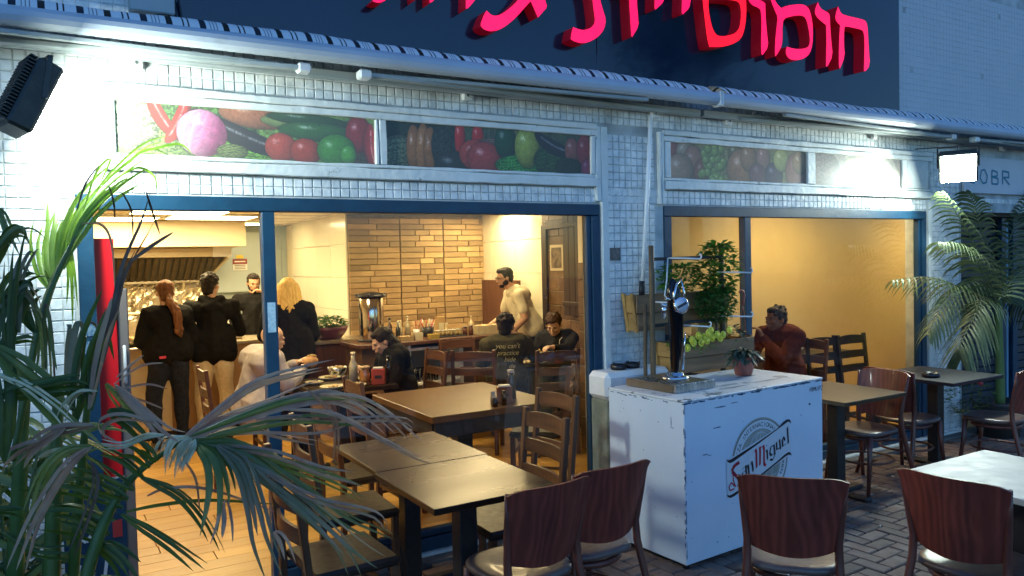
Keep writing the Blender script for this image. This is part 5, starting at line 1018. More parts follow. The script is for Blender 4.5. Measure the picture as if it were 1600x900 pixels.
bush('shrub','narrow leafed plant against the lit white tiles at the left',-3.62,-.85,.28,.2,.35,1.15,500,.11,LG,seed=6)
# advertising board half hidden
adb=thing('painted_board','small blue board with white curls half hidden behind the palm','board',(-3.05,-.16,0))
MB().bev(-.13,.13,-.015,.015,.12,.78,.004).build('panel',C_BLUE,adb); mb=MB()
for q in ([(-.06,.62),(-.09,.55),(-.04,.5),(.0,.56),(-.04,.6)],[(.03,.6),(.0,.48),(.06,.44)],[(-.07,.4),(-.1,.3),(-.05,.24),(0,.3),(-.04,.38)],[(.04,.4),(.02,.26),(.09,.3)]): stroke(mb,q,.014,-.0165)
mb.build('white_curls',C_WHITE,adb); MB().box(.07,.11,-.0175,-.0162,.5,.58).build('red_mark',mat('red_print',(.5,.03,.03),.5),adb)
# right palm
pr=thing('small_palm','small areca palm with floodlit fronds in front of the dark shutters','palm',(4.45,-.3,0)); oR=Vector((4.45,-.3,0))
LR=leafmat('areca_leaf',(.09,.13,.055),(.15,.19,.09)); LRY=leafmat('areca_leaf_yellowing',(.22,.19,.08),(.12,.18,.05),.5,6)
rg=random.Random(9)
for k,pts in enumerate(RPALM):
    frond(pts,.024,.30 if k else .26,LRY if k==0 else LR,pr,26,[1.0,.7,.6,.7,.6,.8,.9,.5,.8,.8][k],o=oR,rng=rg,rw=.009)
MB().tube([Vector(p)-oR for p in resamp(RTRUNK,8)]+[],[.045,.042,.04,.038,.036,.034,.032,.03,.026],10).build('trunk',mat('areca_cane',(.07,.13,.03),.45,col2=(.11,.18,.05),nscale=6,bump=.1),pr)
zt=RTRUNK[0][2]
MB().tube([(RTRUNK[0][0]-4.45,0,zt),(.0,0,.3)],[.046,.055],10).build('trunk_base',LBR,pr)
MB().lathe([(0,0),(.17,0),(.22,.3),(.235,.33),(.21,.33),(.2,.3),(0,.29)],20).build('pot',mat('dark_plastic_pot'),pr)
bush('flowering_plant','low plant with red flowers at the foot of the small palm',4.02,-.25,.28,.16,.25,.62,260,.05,LG,seed=8)
fl_=thing('flower_cluster','small cluster of red flowers left of the small palm trunk','flowers',(4.02,-.42,.58))
for k in range(9): MB().ico((random.uniform(-.13,.1),random.uniform(-.03,.03),random.uniform(-.02,.04)),.02,1,jit=.3).build('blossom',mat('red_petal',(.5,.05,.05),.5),fl_)
# ================================================================== PLANTER STAND behind the counter
tr=thing('planter_trellis','dark bamboo post frame with white hooks behind the beer tap','trellis',(.17,-.33,0))
bam=wood('weathered_bamboo',(.13,.085,.04),(.05,.032,.02),.6,'z',8,bump=.4)
def bamb(x0,z0,x1,z1,y,r_): MB().tube([(x0+(x1-x0)*k/8,y+random.uniform(-.004,.004),z0+(z1-z0)*k/8) for k in range(9)],[r_*(1+.12*(k%2)) for k in range(9)],8).build('pole',bam,tr)
bamb(.02,.0,.03,1.83,0,.017); bamb(-.03,.0,-.015,1.45,.02,.012); bamb(.72,.0,.715,1.83,.05,.017)
MB().bar((.03,.02,1.74),(.72,.04,1.745),.02,.022).build('cross_rail',C_DARK,tr)
MB().bar((.03,.02,1.30),(.72,.04,1.31),.02,.022).build('cross_rail',C_DARK,tr)
hk=mat('white_coated_wire',(.7,.72,.72),.35)
def hook(x,y,z,L):
    P=[(x,y,z),(x+L*.5,y-.08,z-.004),(x+L,y-.12,z-.01)]; P+= [(x+L+.016*math.sin(t),y-.12,z-.01+.016*(1-math.cos(t))) for t in (.8,1.6,2.4,3.1)]
    MB().tube(P,.0055,8).build('hook',hk,tr)
hook(.17,0,1.745,.17); hook(.62,0,1.64,.2); hook(.3,.0,1.29,.12); hook(.62,0,1.335,.2); hook(.04,-.02,1.46,.1)
MB().tube([(.17,0,1.745),(.14,-.02,1.6),(.12,-.02,1.5),(.14,-.03,1.47)],.005,6).build('wire_loop',hk,tr)
MB().tube([(.05,-.03,1.47),(.07,-.05,1.44),(.2,-.06,1.425),(.24,-.06,1.42)],.008,8).build('tap_valve',C_CHROME,tr)
MB().lathe([(0,-.05),(.018,-.05),(.02,.05),(0,.052)],10,c=(.1,-.03,1.40)).build('valve_body',C_CHROME,tr)
MB().bev(.115,.165,-.06,-.02,1.24,1.31,.005).build('black_clip',C_DARK,tr)
plw=wood('planter_board_grey',(.30,.17,.08),(.15,.085,.045),.7,'x',8,bump=.5,objvar=.2); ply=wood('planter_end_yellow',(.50,.28,.08),(.33,.17,.05),.6,'y',8,bump=.3,objvar=.15)
def planter(label,x0,x1,y0,y1,z0,z1,nb_=2):
    t=thing('wooden_planter',label,'planter',((x0+x1)/2,(y0+y1)/2,z0),0,'slatted wooden planter boxes'); a_,b_=(x1-x0)/2,(y1-y0)/2; h=(z1-z0)
    for k in range(nb_):
        za,zb=k*h/nb_+.003,(k+1)*h/nb_-.003; sp=.03*(1+k)
        MB().bar((-a_-sp*.6,-b_-sp*.4,(za+zb)/2),(a_+sp*.9,-b_-sp*.4,(za+zb)/2+.004),.014,zb-za).build('board',plw,t)
        MB().bar((-a_-sp*.6,b_+sp*.2,(za+zb)/2),(a_+sp*.9,b_+sp*.2,(za+zb)/2),.014,zb-za).build('board',plw,t)
        for s in (-1,1): MB().bar((s*(a_+sp*.5),-b_,(za+zb)/2),(s*(a_+sp*.5),b_,(za+zb)/2),.014,zb-za).build('end_board',ply,t)
    for s in (-1,1):
        for y in (-b_*.9,b_*.9): MB().bar((s*(a_+.012),y,-.005),(s*(a_+.052),y*1.05,h+.01),.016,.03).build('end_post',ply,t)
    MB().bev(-a_,a_,-b_,b_,h*.1,h*.82,.01).build('soil',mat('potting_soil',(.03,.02,.014),.95,col2=(.06,.04,.03),nscale=40,bump=.8),t)
    return t
pA=planter('lower wooden planter with yellow ends, holding yellow flowers',.44,1.06,-.33,-.12,.965,1.17)
MB().bev(-.06,.24,-.01,.06,.21,.33,.008).build('lit_inner_board',ply,pA)  # added board, its yellow stands for the lit inside of the planter
pB=planter('upper wooden planter hung behind the round dark shrub',.24,1.02,-.14,-.04,1.25,1.50)
bas=leafmat('basil_leaf',(.06,.19,.02),(.12,.28,.04),.45,14,.3); dks=leafmat('dense_herb_leaf',(.03,.11,.018),(.055,.16,.03),.5,18,.2)
bush('potted_herb','tall basil plant rising above the dark round shrub',.86,-.27,.15,.12,1.48,1.84,650,.062,bas,seed=11)
def ballf(rg):
    u=rg.uniform(-1,1); a_=rg.uniform(0,2*PI); r_=rg.random()**.35; s_=math.sqrt(1-u*u); return (.17*r_*s_*math.cos(a_),.12*r_*s_*math.sin(a_),1.41+.145*r_*u)
bush('potted_herb','dense round dark green shrub beside the beer tap',.80,-.30,.17,.12,1.3,1.55,1500,.034,dks,seed=12,fn=ballf,stem=1.12)
bush('potted_herb','low leafy herb trailing left of the basil behind the badge',.54,-.22,.19,.07,1.52,1.70,420,.05,bas,seed=13)
yf=thing('yellow_flowers','yellow daisies at the front of the lower planter','flowers',(.50,-.40,1.175))
ym=mat('yellow_petal',(.72,.62,.03),.5,col2=(.8,.75,.1),nscale=30)
for k,(x,z) in enumerate([(-.02,.02),(.04,.045),(.09,.03),(.13,.055),(.17,.02),(.07,-.005),(.21,.04),(.12,.005),(.16,.07),(.33,.065),(-.06,-.03),(.0,.0),(.24,.015),(.27,.035)]):
    m=MB()
    for p in range(9):
        a_=2*PI*p/9; m.ico((x+.02*math.cos(a_),-.0+.003*(k%3),z+.02*math.sin(a_)),.0095,1,sc=(1,.5,1))
    m.ico((x,-.004,z),.017,1,sc=(1,.5,1)); m.build('flower',ym,yf)
bush('flower_foliage','small leaves under the yellow flowers in the planter',.60,-.30,.26,.09,1.10,1.2,260,.035,bas,seed=14)
bush('flower_foliage','mossy leaves and dry stems at the right end of the lower planter',.95,-.27,.16,.09,1.12,1.25,200,.04,mat('dry_leaf',(.10,.09,.05),.7,col2=(.05,.10,.03),nscale=15),seed=15)
# hanging hook of a plastic pot
hg=thing('pot_hanger','brown red plastic pot hanger hook left of the blue mullion','hanger',(1.0,-.36,1.17))
MB().tube([(-.03,0,0),(-.01,0,.18),(0,0,.24)],.003,6).build('strand',mat('terracotta_plastic',(.34,.10,.07),.45,col2=(.28,.08,.06),nscale=8,bump=.05),hg)
MB().tube([(.04,0,0),(.015,0,.18),(0,0,.24)],.003,6).build('strand',_M['terracotta_plastic'],hg)
MB().tube([(0,0,.23),(.01,0,.27),(.02,0,.30),(.01,0,.33),(-.015,0,.34),(-.03,0,.32)],[.01,.011,.009,.008,.007,.006],8).build('hook',_M['terracotta_plastic'],hg)
# terracotta pot on counter
pp=thing('flower_pot','brown red pot with a dark leafy plant on the counter top','flower pot',(.76,-.585,.956))
MB().lathe([(0,0),(.052,0),(.056,.006),(.066,.05),(.078,.105),(.082,.108),(.082,.125),(.074,.125),(.07,.1),(0,.098)],24).build('pot',_M['terracotta_plastic'],pp)
rg=random.Random(31); m=MB()
for k in range(95):
    a_=rg.uniform(0,2*PI); e=rg.uniform(.0,1.1); L=rg.uniform(.07,.14); b0=V(.03*math.cos(a_),.03*math.sin(a_),.11+rg.uniform(0,.05)); d=V(math.cos(a_)*math.cos(e),math.sin(a_)*math.cos(e),math.sin(e)*.8)
    m.blade([b0+d*L*u-V(0,0,.07*u*u) for u in (0,.25,.5,.75,1)],.03,fold=.2)
m.build('foliage',mat('grey_green_leaf',(.05,.07,.045),.4,col2=(.11,.13,.09),nscale=14),pp)

# street tree across the pavement, seen as a dark reflection in the sign
stt=thing('street_tree','leafy street tree mirrored darkly in the navy sign board','tree',(9.2,-8.6,0))
MB().tube([(0,0,0),(.1,.05,1.5),(-.05,.1,3.2),(.1,0,4.6)],[.2,.17,.14,.09],10).build('trunk',LBR,stt)
for k in range(6): a_=k*1.05; MB().tube([(0,.05,3.2+.2*k),(.6*math.cos(a_),.6*math.sin(a_),4.4+.25*k),(1.3*math.cos(a_),1.3*math.sin(a_),5.4+.3*k)],[.08,.05,.02],6).build('limb',LBR,stt)
tcl=[(random.uniform(-1.5,1.5),random.uniform(-1.5,1.5),random.uniform(4.4,8.2)) for _ in range(26)]
def treef(rg):
    c=tcl[rg.randrange(26)]; return (c[0]+rg.gauss(0,.35),c[1]+rg.gauss(0,.35),c[2]+rg.gauss(0,.3))
bush('','', 0,0,1,1,4,8,5200,.22,LD,parent=stt,fn=treef,nm='crown',seed=77)

lit=MB(); rgl=random.Random(90)
for k in range(70):
    x=rgl.uniform(-2.6,3.5); y=rgl.uniform(-2.9,-.15); a_=rgl.uniform(0,6.28); L=rgl.uniform(.02,.07); d=V(math.cos(a_),math.sin(a_),0); s_=V(-d.y,d.x,0); p=V(x,y,.005)
    lit.add([p,p+d*L*.5+s_*L*.2+V(0,0,.006),p+d*L,p+d*L*.5-s_*L*.2+V(0,0,.003)],[(0,1,2,3)])
for k in range(40):
    x=rgl.uniform(-1,3.5); y=rgl.uniform(-2.9,-.15); a_=rgl.uniform(0,6.28); p=V(x,y,.006); lit.tube([p,p+V(math.cos(a_),math.sin(a_),0)*.025],.0035,5,mi=1)
tag(lit.build('leaf_litter',[mat('dry_litter',(.16,.11,.05),.8,col2=(.07,.05,.03),nscale=20),C_WHITE],ground),kind='stuff')

# ================================================================== PEOPLE
def cap(m,a,b,ra,rb,n=10,sx=1.0):
    a=Vector(a);b=Vector(b); d=b-a; L=d.length
    if L<1e-5: m.ico(a,ra,2); return
    d.normalize(); pts=[];rad=[]
    for t in (-.98,-.8,-.45,0): pts.append(a+d*ra*t); rad.append(ra*math.sqrt(max(0.01,1-t*t)))
    for t in (0,.45,.8,.98): pts.append(b+d*rb*t); rad.append(rb*math.sqrt(max(0.01,1-t*t)))
    m.tube(pts,rad,n,flat=sx)
def ell(m,c,r,M=None): m.ico(c,1,3,sc=r,M=M)
def remesh(m,name,mtl,parent,vox=.009,smooth=4,wr=0,wscale=9,seed=0,xform=None):
    o=m.build(name,mtl)
    if xform is not None: o.data.transform(xform)
    md=o.modifiers.new('r','REMESH'); md.mode='VOXEL'; md.voxel_size=vox; md.use_smooth_shade=True
    s=o.modifiers.new('s','SMOOTH'); s.factor=.5; s.iterations=smooth
    dg=bpy.context.evaluated_depsgraph_get(); me=bpy.data.meshes.new_from_object(o.evaluated_get(dg)); old=o.data
    o.modifiers.clear(); o.data=me; bpy.data.meshes.remove(old)
    if wr:
        off=Vector((seed*3.1,seed*1.7,0)); n=len(me.vertices); co=np.empty(n*3); me.vertices.foreach_get('co',co); co=co.reshape(-1,3); no=np.empty(n*3); me.vertices.foreach_get('normal',no); no=no.reshape(-1,3)
        # folds: warped sines, mostly horizontal creases
        x,y,z=co[:,0]*wscale+seed,co[:,1]*wscale,co[:,2]*wscale
        f=np.sin(z*1.9+1.7*np.sin(x*1.1+y*.8)+1.2*np.sin(y*1.3+2))*.6+np.sin(x*2.3-y*2.1+z*1.1+1.5*np.sin(z*.9))*.5+np.sin(z*4.1+x*3+2*np.sin(x*1.9+z))*.22
        co+=no*(f*wr)[:,None]; me.vertices.foreach_set('co',co.ravel()); me.update()
    for pl_ in me.polygons: pl_.use_smooth=True
    o.parent=parent; return o
def skin_m(k,c): return mat('skin_'+k,c,.5,col2=tuple(x*.85 for x in c),nscale=20,sub=.1,bump=.05)
def cloth(k,c,c2=None): return mat('cloth_'+k,c,.9,spec=.12,col2=c2 or tuple(x*1.5 for x in c),nscale=30,bump=.25,bscale=160)
def V3(p): return Vector(p)
def head(mb,M,eyes=True):
    # skull, jaw, nose, brow, ears, lips in head space: origin at centre, +y face, z up. size: 0.23 tall
    def E(c,r): mb.ico(M@V(*c),1,3,sc=r,M=M.to_3x3().to_4x4())
    E((0,-.012,.03),(.074,.093,.085)); E((0,.022,-.03),(.058,.066,.072)); E((0,.045,-.075),(.036,.032,.028)); E((0,.0,-.045),(.062,.06,.045))
    E((0,.078,.018),(.05,.014,.012)); E((-.036,.062,-.018),(.02,.022,.018)); E((.036,.062,-.018),(.02,.022,.018))
    E((0,.094,-.012),(.0095,.014,.022)); E((0,.102,-.026),(.014,.012,.009)); E((0,.088,-.052),(.022,.011,.006)); E((0,.084,-.062),(.019,.011,.006))
    for s in (-1,1): E((s*.076,-.008,-.008),(.010,.018,.028))
def person(label,loc,rz,J,skin,top,legs,hair,shoes=True,sleeve='long',seed=0,extra=None,build=1.0,group=None,name='person',coat=None,hairm=None,headrot=(0,0,0),wr=.0075,hood=False):
    t=thing(name,label,'person',loc,R(rz),group); m=MB()
    P={k:Vector(v) for k,v in J.items()}
    HM=Matrix.Translation(P['head'])@Euler([R(a_) for a_ in headrot],'XYZ').to_matrix().to_4x4()
    head(m,HM)
    b=build
    cap(m,P['neck'],HM@V(0,-.01,-.06),.058*b**.5,.055)
    cap(m,P['chest']+V(-.08*b,0,.05),P['chest']+V(.08*b,0,.05),.09*b,.09*b); cap(m,P['chest'],P['pelvis'],.105*b,.10*b); cap(m,P['pelvis']+V(-.05,0,0),P['pelvis']+V(.05,0,0),.09*b,.09*b)
    for s in 'lr':
        cap(m,P['sh_'+s],P['el_'+s],.052*b,.042*b); cap(m,P['el_'+s],P['wr_'+s],.042*b,.029); 
        cap(m,P['hip_'+s],P['kn_'+s],.088*b,.058*b); cap(m,P['kn_'+s],P['an_'+s],.056*b,.038)
        # hand: palm and five fingers
        w_=P['wr_'+s]; d=(P['wr_'+s]-P['el_'+s]).normalized(); hd=Vector(J.get('hd_'+s,d)).normalized(); sd=hd.cross(V(0,0,1)); 
        if sd.length<.2: sd=hd.cross(V(0,1,0))
        sd.normalize(); nn=sd.cross(hd).normalized(); pc=w_+hd*.05
        cap(m,w_,pc+hd*.03,.026,.03,sx=.6)
        for k,(o_,l_) in enumerate(((-.030,.062),(-.011,.072),(.009,.068),(.028,.055))):
            a0=pc+hd*.035+sd*o_; a1=a0+(hd*.8-nn*.35).normalized()*l_*.55; a2=a1+(hd*.35-nn*.9).normalized()*l_*.5
            cap(m,a0,a1,.0095,.009,8); cap(m,a1,a2,.009,.008,8)
        th=1 if s=='l' else -1
        a0=w_+hd*.03+sd*th*.025; a1=a0+(hd*.6+sd*th*.8-nn*.2).normalized()*.035; a2=a1+(hd*.8-nn*.5).normalized()*.03; cap(m,a0,a1,.012,.011,8); cap(m,a1,a2,.011,.009,8)
        cap(m,P['an_'+s],P['an_'+s]+V(0,.12,-.05),.04,.03)
    remesh(m,'body',skin,t,.0075,2)
    # face details
    em=mat('eye_dark',(.02,.012,.01),.2); wm_=mat('eye_white',(.25,.2,.17),.4); lm=mat('lip_tone',(.25,.09,.07),.5)
    for s in (-1,1):
        MB().ico(HM@V(s*.03,.076,.004),.0095,2,sc=(1.2,.6,.55),M=HM.to_3x3().to_4x4()).build('eye',wm_,t); MB().ico(HM@V(s*.03,.0835,.004),.0052,2).build('iris',em,t)
        MB().tube([HM@V(s*.014,.090,.021),HM@V(s*.03,.090,.026),HM@V(s*.05,.078,.020)],[.003,.004,.002],6).build('eyebrow',hairm,t)
    MB().tube([HM@V(-.02,.091,-.056),HM@V(0,.100,-.0555),HM@V(.02,.091,-.056)],[.002,.004,.002],6).build('mouth',lm,t)
    # top garment
    m=MB()
    e=.014
    cap(m,P['chest']+V(-.10*b,0,.06),P['chest']+V(.10*b,0,.06),.112*b+e*.4,.112*b+e*.4); cap(m,P['chest'],P['waist'],.13*b+e,.135*b+e); cap(m,P['waist']+V(-.05*b,0,0),P['waist']+V(.05*b,0,0),.125*b+e,.125*b+e)
    if J.get('hem'): h_=Vector(J['hem']); cap(m,P['waist'],h_,.14*b+e,.14*b+e); cap(m,h_+V(-.09*b,0,0),h_+V(.09*b,0,0),.128*b+e,.128*b+e); cap(m,P['waist']+V(-.08*b,0,0),h_+V(-.1*b,0,-.01),.12*b+e,.12*b+e); cap(m,P['waist']+V(.08*b,0,0),h_+V(.1*b,0,-.01),.12*b+e,.12*b+e)
    cap(m,P['neck']+V(0,-.01,-.05),P['neck']+V(0,-.005,-.015),.085*b,.064)
    for s in 'lr':
        sh=P['sh_'+s]; cap(m,P['chest']+V((-.08 if s=='l' else .08)*b,0,.08),sh,.08*b,.066*b+e*.3)
        if sleeve=='long': cap(m,sh,P['el_'+s],.066*b,.055*b); cap(m,P['el_'+s],P['el_'+s].lerp(P['wr_'+s],.93),.054*b,.040)
        else:
            cap(m,sh,sh.lerp(P['el_'+s],.62),.066*b,.064*b)
    if hood:
        hb=P['neck']+V(0,-.085,.0)
        cap(m,hb+V(-.09,.05,.0),hb+V(0,-.01,-.06),.045,.055); cap(m,hb+V(.09,.05,.0),hb+V(0,-.01,-.06),.045,.055); cap(m,hb+V(-.10,.07,.01),hb+V(.10,.07,.01),.03,.03); cap(m,hb+V(-.05,-.01,-.08),hb+V(.05,-.01,-.08),.05,.05)
    remesh(m,'top',top,t,.011,3,wr,10,seed)
    m=MB()
    cap(m,P['pelvis']+V(-.065*b,0,.0),P['pelvis']+V(.065*b,0,.0),.118*b,.118*b)
    for s in 'lr':
        cap(m,P['hip_'+s]+V(0,0,-.03),P['kn_'+s],.102*b,.074*b); cap(m,P['kn_'+s],P['an_'+s]+V(0,0,.02),.073*b,.058)
    remesh(m,'trousers',legs,t,.012,3,wr*.9,9,seed+5)
    if shoes:
        for s in 'lr':
            m=MB(); a_=P['an_'+s]; cap(m,a_+V(0,-.03,-.045),a_+V(0,.14,-.055),.045,.038,sx=.8); cap(m,a_,a_+V(0,0,-.03),.05,.045)
            remesh(m,'shoe',mat('dark_shoe',(.02,.02,.022),.5),t,.012,2)
    if hair: hair(t,HM,hairm,P)
    if extra: extra(t,HM,P)
    return t
def hair_cap(length=0,curl=0,front=.0,beard=False,thin=1,nape=.0):
    def f(t,HM,hm,P):
        m=MB(); H3=HM.to_3x3().to_4x4()
        def E(c,r): m.ico(HM@V(*c),1,3,sc=r,M=H3)
        E((0,-.022,.044),(.082*thin,.094*thin,.082*thin)); E((0,-.055,.0),(.072*thin,.055,.075)); E((0,.03,.085),(.06,.05+front,.032))
        for s in (-1,1): E((s*.068,-.005,.03),(.014,.035,.04))
        if nape: E((0,-.06,-.05),(.06,.045,.05))
        rg=random.Random(int(curl*100)+3)
        for k in range(int(curl*70)):
            a_=rg.uniform(0,2*PI); ph=rg.uniform(-.1,1.35); q=V(.078*math.cos(a_)*math.cos(ph),-.02+.09*math.sin(a_)*math.cos(ph),.05+.08*math.sin(ph))
            if q.y>.05 and q.z<.09: continue
            E(tuple(q),(.017,.017,.017))
        remesh(m,'hair',hm,t,.0075,1,.0025,60,2)
        if beard:
            m=MB(); 
            def E2(c,r): m.ico(HM@V(*c),1,3,sc=r,M=H3)
            E2((0,.046,-.082),(.044,.036,.030)); 
            for s in (-1,1): E2((s*.052,.012,-.055),(.014,.038,.032)); E2((s*.064,-.005,-.025),(.008,.016,.03))
            E2((0,.090,-.043),(.024,.009,.006))
            remesh(m,'beard',hm,t,.006,1,.001,60,2)
    return f
def hairm(k,c,c2): return mat('hair_'+k,c,.6,spec=.2,col2=c2,nscale=40,stretch=(1,1,.15),bump=.5,bscale=120)
HB=hairm('black',(.012,.009,.008),(.03,.022,.018)); HBR=hairm('auburn',(.09,.035,.015),(.20,.085,.035)); HBL=hairm('blonde',(.62,.38,.10),(.80,.56,.20)); HG=hairm('greying',(.018,.017,.016),(.055,.05,.047)); HDB=hairm('dark_brown',(.035,.018,.010),(.06,.03,.018))
def standing(h=1.70,lean=0,arms='down',stance=.1,b=1):
    k=h/1.70; J={}
    J['an_l']=(-stance,0,.09*k); J['an_r']=(stance,0,.09*k); J['kn_l']=(-stance*.95,.02,.50*k); J['kn_r']=(stance*.95,.02,.50*k); J['hip_l']=(-.085,0,.90*k); J['hip_r']=(.085,0,.90*k)
    J['pelvis']=(0,0,.95*k); J['waist']=(0,lean*.3,1.08*k); J['chest']=(0,lean*.7,1.28*k); J['neck']=(0,lean-.005,1.46*k); J['head']=(0,lean+.025,1.59*k)
    for s,x in (('l',-1),('r',1)):
        J['sh_'+s]=(x*.185*b,lean*.9,1.38*k); J['el_'+s]=(x*.25*b,lean*.7+.0,1.10*k); J['wr_'+s]=(x*.2,lean*.6+.2,.98*k)
    return J
def seated(h=1.25,lean=0,b=1,reach=.35):
    k=h/1.25; J={}
    J['pelvis']=(0,0,.57*k); J['waist']=(0,.01+lean*.3,.69*k); J['chest']=(0,lean*.7,.90*k); J['neck']=(0,lean,1.04*k); J['head']=(0,lean+.04,1.15*k)
    for s,x in (('l',-1),('r',1)):
        J['hip_'+s]=(x*.09,.04,.55*k); J['kn_'+s]=(x*.12,.44,.54*k); J['an_'+s]=(x*.12,.42,.09)
        J['sh_'+s]=(x*.185*b,lean*.9,.985*k); J['el_'+s]=(x*.25*b,lean*.6+.10,.78*k); J['wr_'+s]=(x*.12,lean*.6+reach,.80*k)
    return J
SK=skin_m('tan',(.50,.28,.17)); SK2=skin_m('fair',(.62,.38,.26)); SK3=skin_m('brown',(.24,.11,.06))
BLK=cloth('black',(.007,.007,.0075),(.012,.0115,.012))
# 1 woman with pony tail
def pony(t,HM,hm,P):
    hair_cap(nape=1)(t,HM,hm,P); m=MB(); rg=random.Random(4)
    c=[HM@V(0,-.085,-.03),HM@V(.02,-.12,-.10),P['chest']+V(.06,-.165,.10),P['chest']+V(.07,-.165,-.02),P['chest']+V(.075,-.155,-.12)]
    m.tube(resamp(c,10),[.03,.033,.036,.04,.042,.044,.042,.04,.034,.026,.012],10)
    for k in range(60):
        i=rg.uniform(.1,.98); q=resamp(c,20)[int(i*20)]; m.ico(q+V(rg.uniform(-.035,.035),rg.uniform(-.03,.01),rg.uniform(-.02,.02)),.016,1,sc=(1,1,1.6))
    remesh(m,'ponytail',hm,t,.007,1,.002,60,1)
def phone(t,HM,P): MB().bev(-.11,-.05,-.155,-.145,.90,.925,.003).build('red_phone_edge',mat('pink_phone_case',(.6,.05,.09),.4),t)
J=standing(1.63,.02,b=.93); J['hem']=(0,0,.95); J['an_l']=(-.13,0,.09); J['an_r']=(.12,.08,.09); J['kn_l']=(-.14,.05,.48); J['kn_r']=(.11,.06,.48)
J['el_l']=(-.245,.02,1.05); J['wr_l']=(-.13,.25,1.0); J['el_r']=(.245,.02,1.05); J['wr_r']=(.12,.25,1.02)
DEN=cloth('dark_denim',(.012,.014,.022),(.022,.026,.04))
person('woman from behind with long auburn ponytail and pink phone in her jeans pocket',(-2.22,3.98,0),4,J,SK2,BLK,DEN,pony,hairm=HBR,seed=1,extra=phone,build=1.04,headrot=(-6,0,0))
# 2 man in hoodie
J=standing(1.68,.0,b=1.08,stance=.12); J['hem']=(0,0,.92); J['el_r']=(.28,.03,1.10); J['wr_r']=(.14,.28,1.06); J['wr_l']=(-.13,.27,1.02)
J['head']=(.0,.03,1.575)
def earbit(t,HM,P): pass
person('man from behind in black hoodie and khaki trousers',(-1.79,4.08,0),-8,J,SK,BLK,cloth('khaki',(.50,.39,.23),(.58,.47,.29)),hair_cap(curl=.7,nape=1),hairm=HB,seed=2,hood=True,build=1.05,headrot=(0,0,-32))
# 3 cook
J=standing(1.66,.05,b=1.05); J['el_l']=(-.36,.22,1.34); J['wr_l']=(-.12,.28,1.44); J['hd_l']=(.9,.1,.3); J['sh_l']=(-.19,.05,1.37); J['hem']=(0,0,.95)
person('bearded cook in black behind the counter raising his forearm to his face',(-.96,5.95,0),168,J,SK,BLK,DEN,hair_cap(thin=.97,beard=True),hairm=HB,seed=3,headrot=(-14,0,12))
# 4 blonde woman
def longhair(vol=1,L=.28,side=0):
    def f(t,HM,hm,P):
        m=MB(); H3=HM.to_3x3().to_4x4(); rg=random.Random(8)
        def E(c,r): m.ico(HM@V(*c),1,3,sc=r,M=H3)
        E((0,-.022,.044),(.085,.096,.083)); E((0,-.05,-.02),(.085,.06,.09)); E((0,.035,.085),(.06,.045,.03))
        for k in range(int(46*vol)):
            a_=R(rg.uniform(178,362)); x=.085*vol*math.cos(a_); y=-.02+.085*math.sin(a_)
            if y>.01: continue
            q=[HM@V(x*.8,y*.8,.06),HM@V(x*1.05,y*1.05,-.02),HM@V(x*1.15,y*1.1-.01,-.12)]
            q.append(q[-1]+V(rg.uniform(-.03,.03),rg.uniform(-.03,.01),-L*.45)); q.append(q[-1]+V(rg.uniform(-.03,.03),rg.uniform(-.02,.01),-L*.5*rg.uniform(.6,1)))
            m.tube(resamp(q,8),[.016,.018,.018,.018,.017,.016,.014,.011,.007],6)
        remesh(m,'hair',hm,t,.007,1,.002,55,1)
    return f
J=standing(1.62,.03,b=1.0); J['hem']=(0,0,.80); J['el_l']=(-.26,.02,1.06); J['wr_l']=(-.2,.25,1.03)
person('woman with shoulder length blonde hair in a long black coat behind the mullion',(-1.11,3.72,0),-14,J,SK2,BLK,BLK,longhair(1.25,.14),hairm=HBL,seed=4,build=1.12)
# 5 bald man, seated facing +X
J=seated(1.27,.10,b=1.15,reach=.36); J['wr_l']=(-.1,.42,.92); J['wr_r']=(.1,.40,.90); J['head']=(0,.17,1.15); J['neck']=(0,.11,1.03); J['hem']=(0,-.01,.60)
def sandwich(t,HM,P): pass
person('bald man in a pale grey shirt seated behind the blue mullion eating a pita',(-1.78,2.30,0),-80,J,SK2,cloth('pale_grey_shirt',(.40,.36,.36),(.46,.42,.42)),DEN,None,hairm=HG,seed=5,build=1.2,headrot=(-12,0,0),wr=.007)
pt=thing('pita_bread','round filled pita held in the hands of the bald man','food',(-1.33,2.22,.95)); MB().ico((0,0,0),.062,3,sc=(1,.9,.8),jit=.03).build('bread',mat('pita_crust',(.55,.32,.13),.7,col2=(.40,.2,.07),nscale=14,bump=.3),pt); MB().ico((.01,-.0,.045),.04,2,sc=(1,.8,.4),jit=.15).build('filling',mat('salad_mix',(.4,.35,.1),.6,col2=(.35,.1,.04),nscale=50),pt)
# 6 dark haired woman facing -X
J=seated(1.20,.14,b=1.0,reach=.36); J['head']=(0,.20,1.07); J['neck']=(0,.13,.985); J['wr_l']=(-.05,.38,.84); J['wr_r']=(.08,.36,.82)
person('woman with long straight black hair in black, looking down at her meal',(-.49,2.20,0),84,J,SK2,BLK,BLK,longhair(.95,.30),hairm=HB,seed=6,headrot=(-24,0,0),build=1.08)
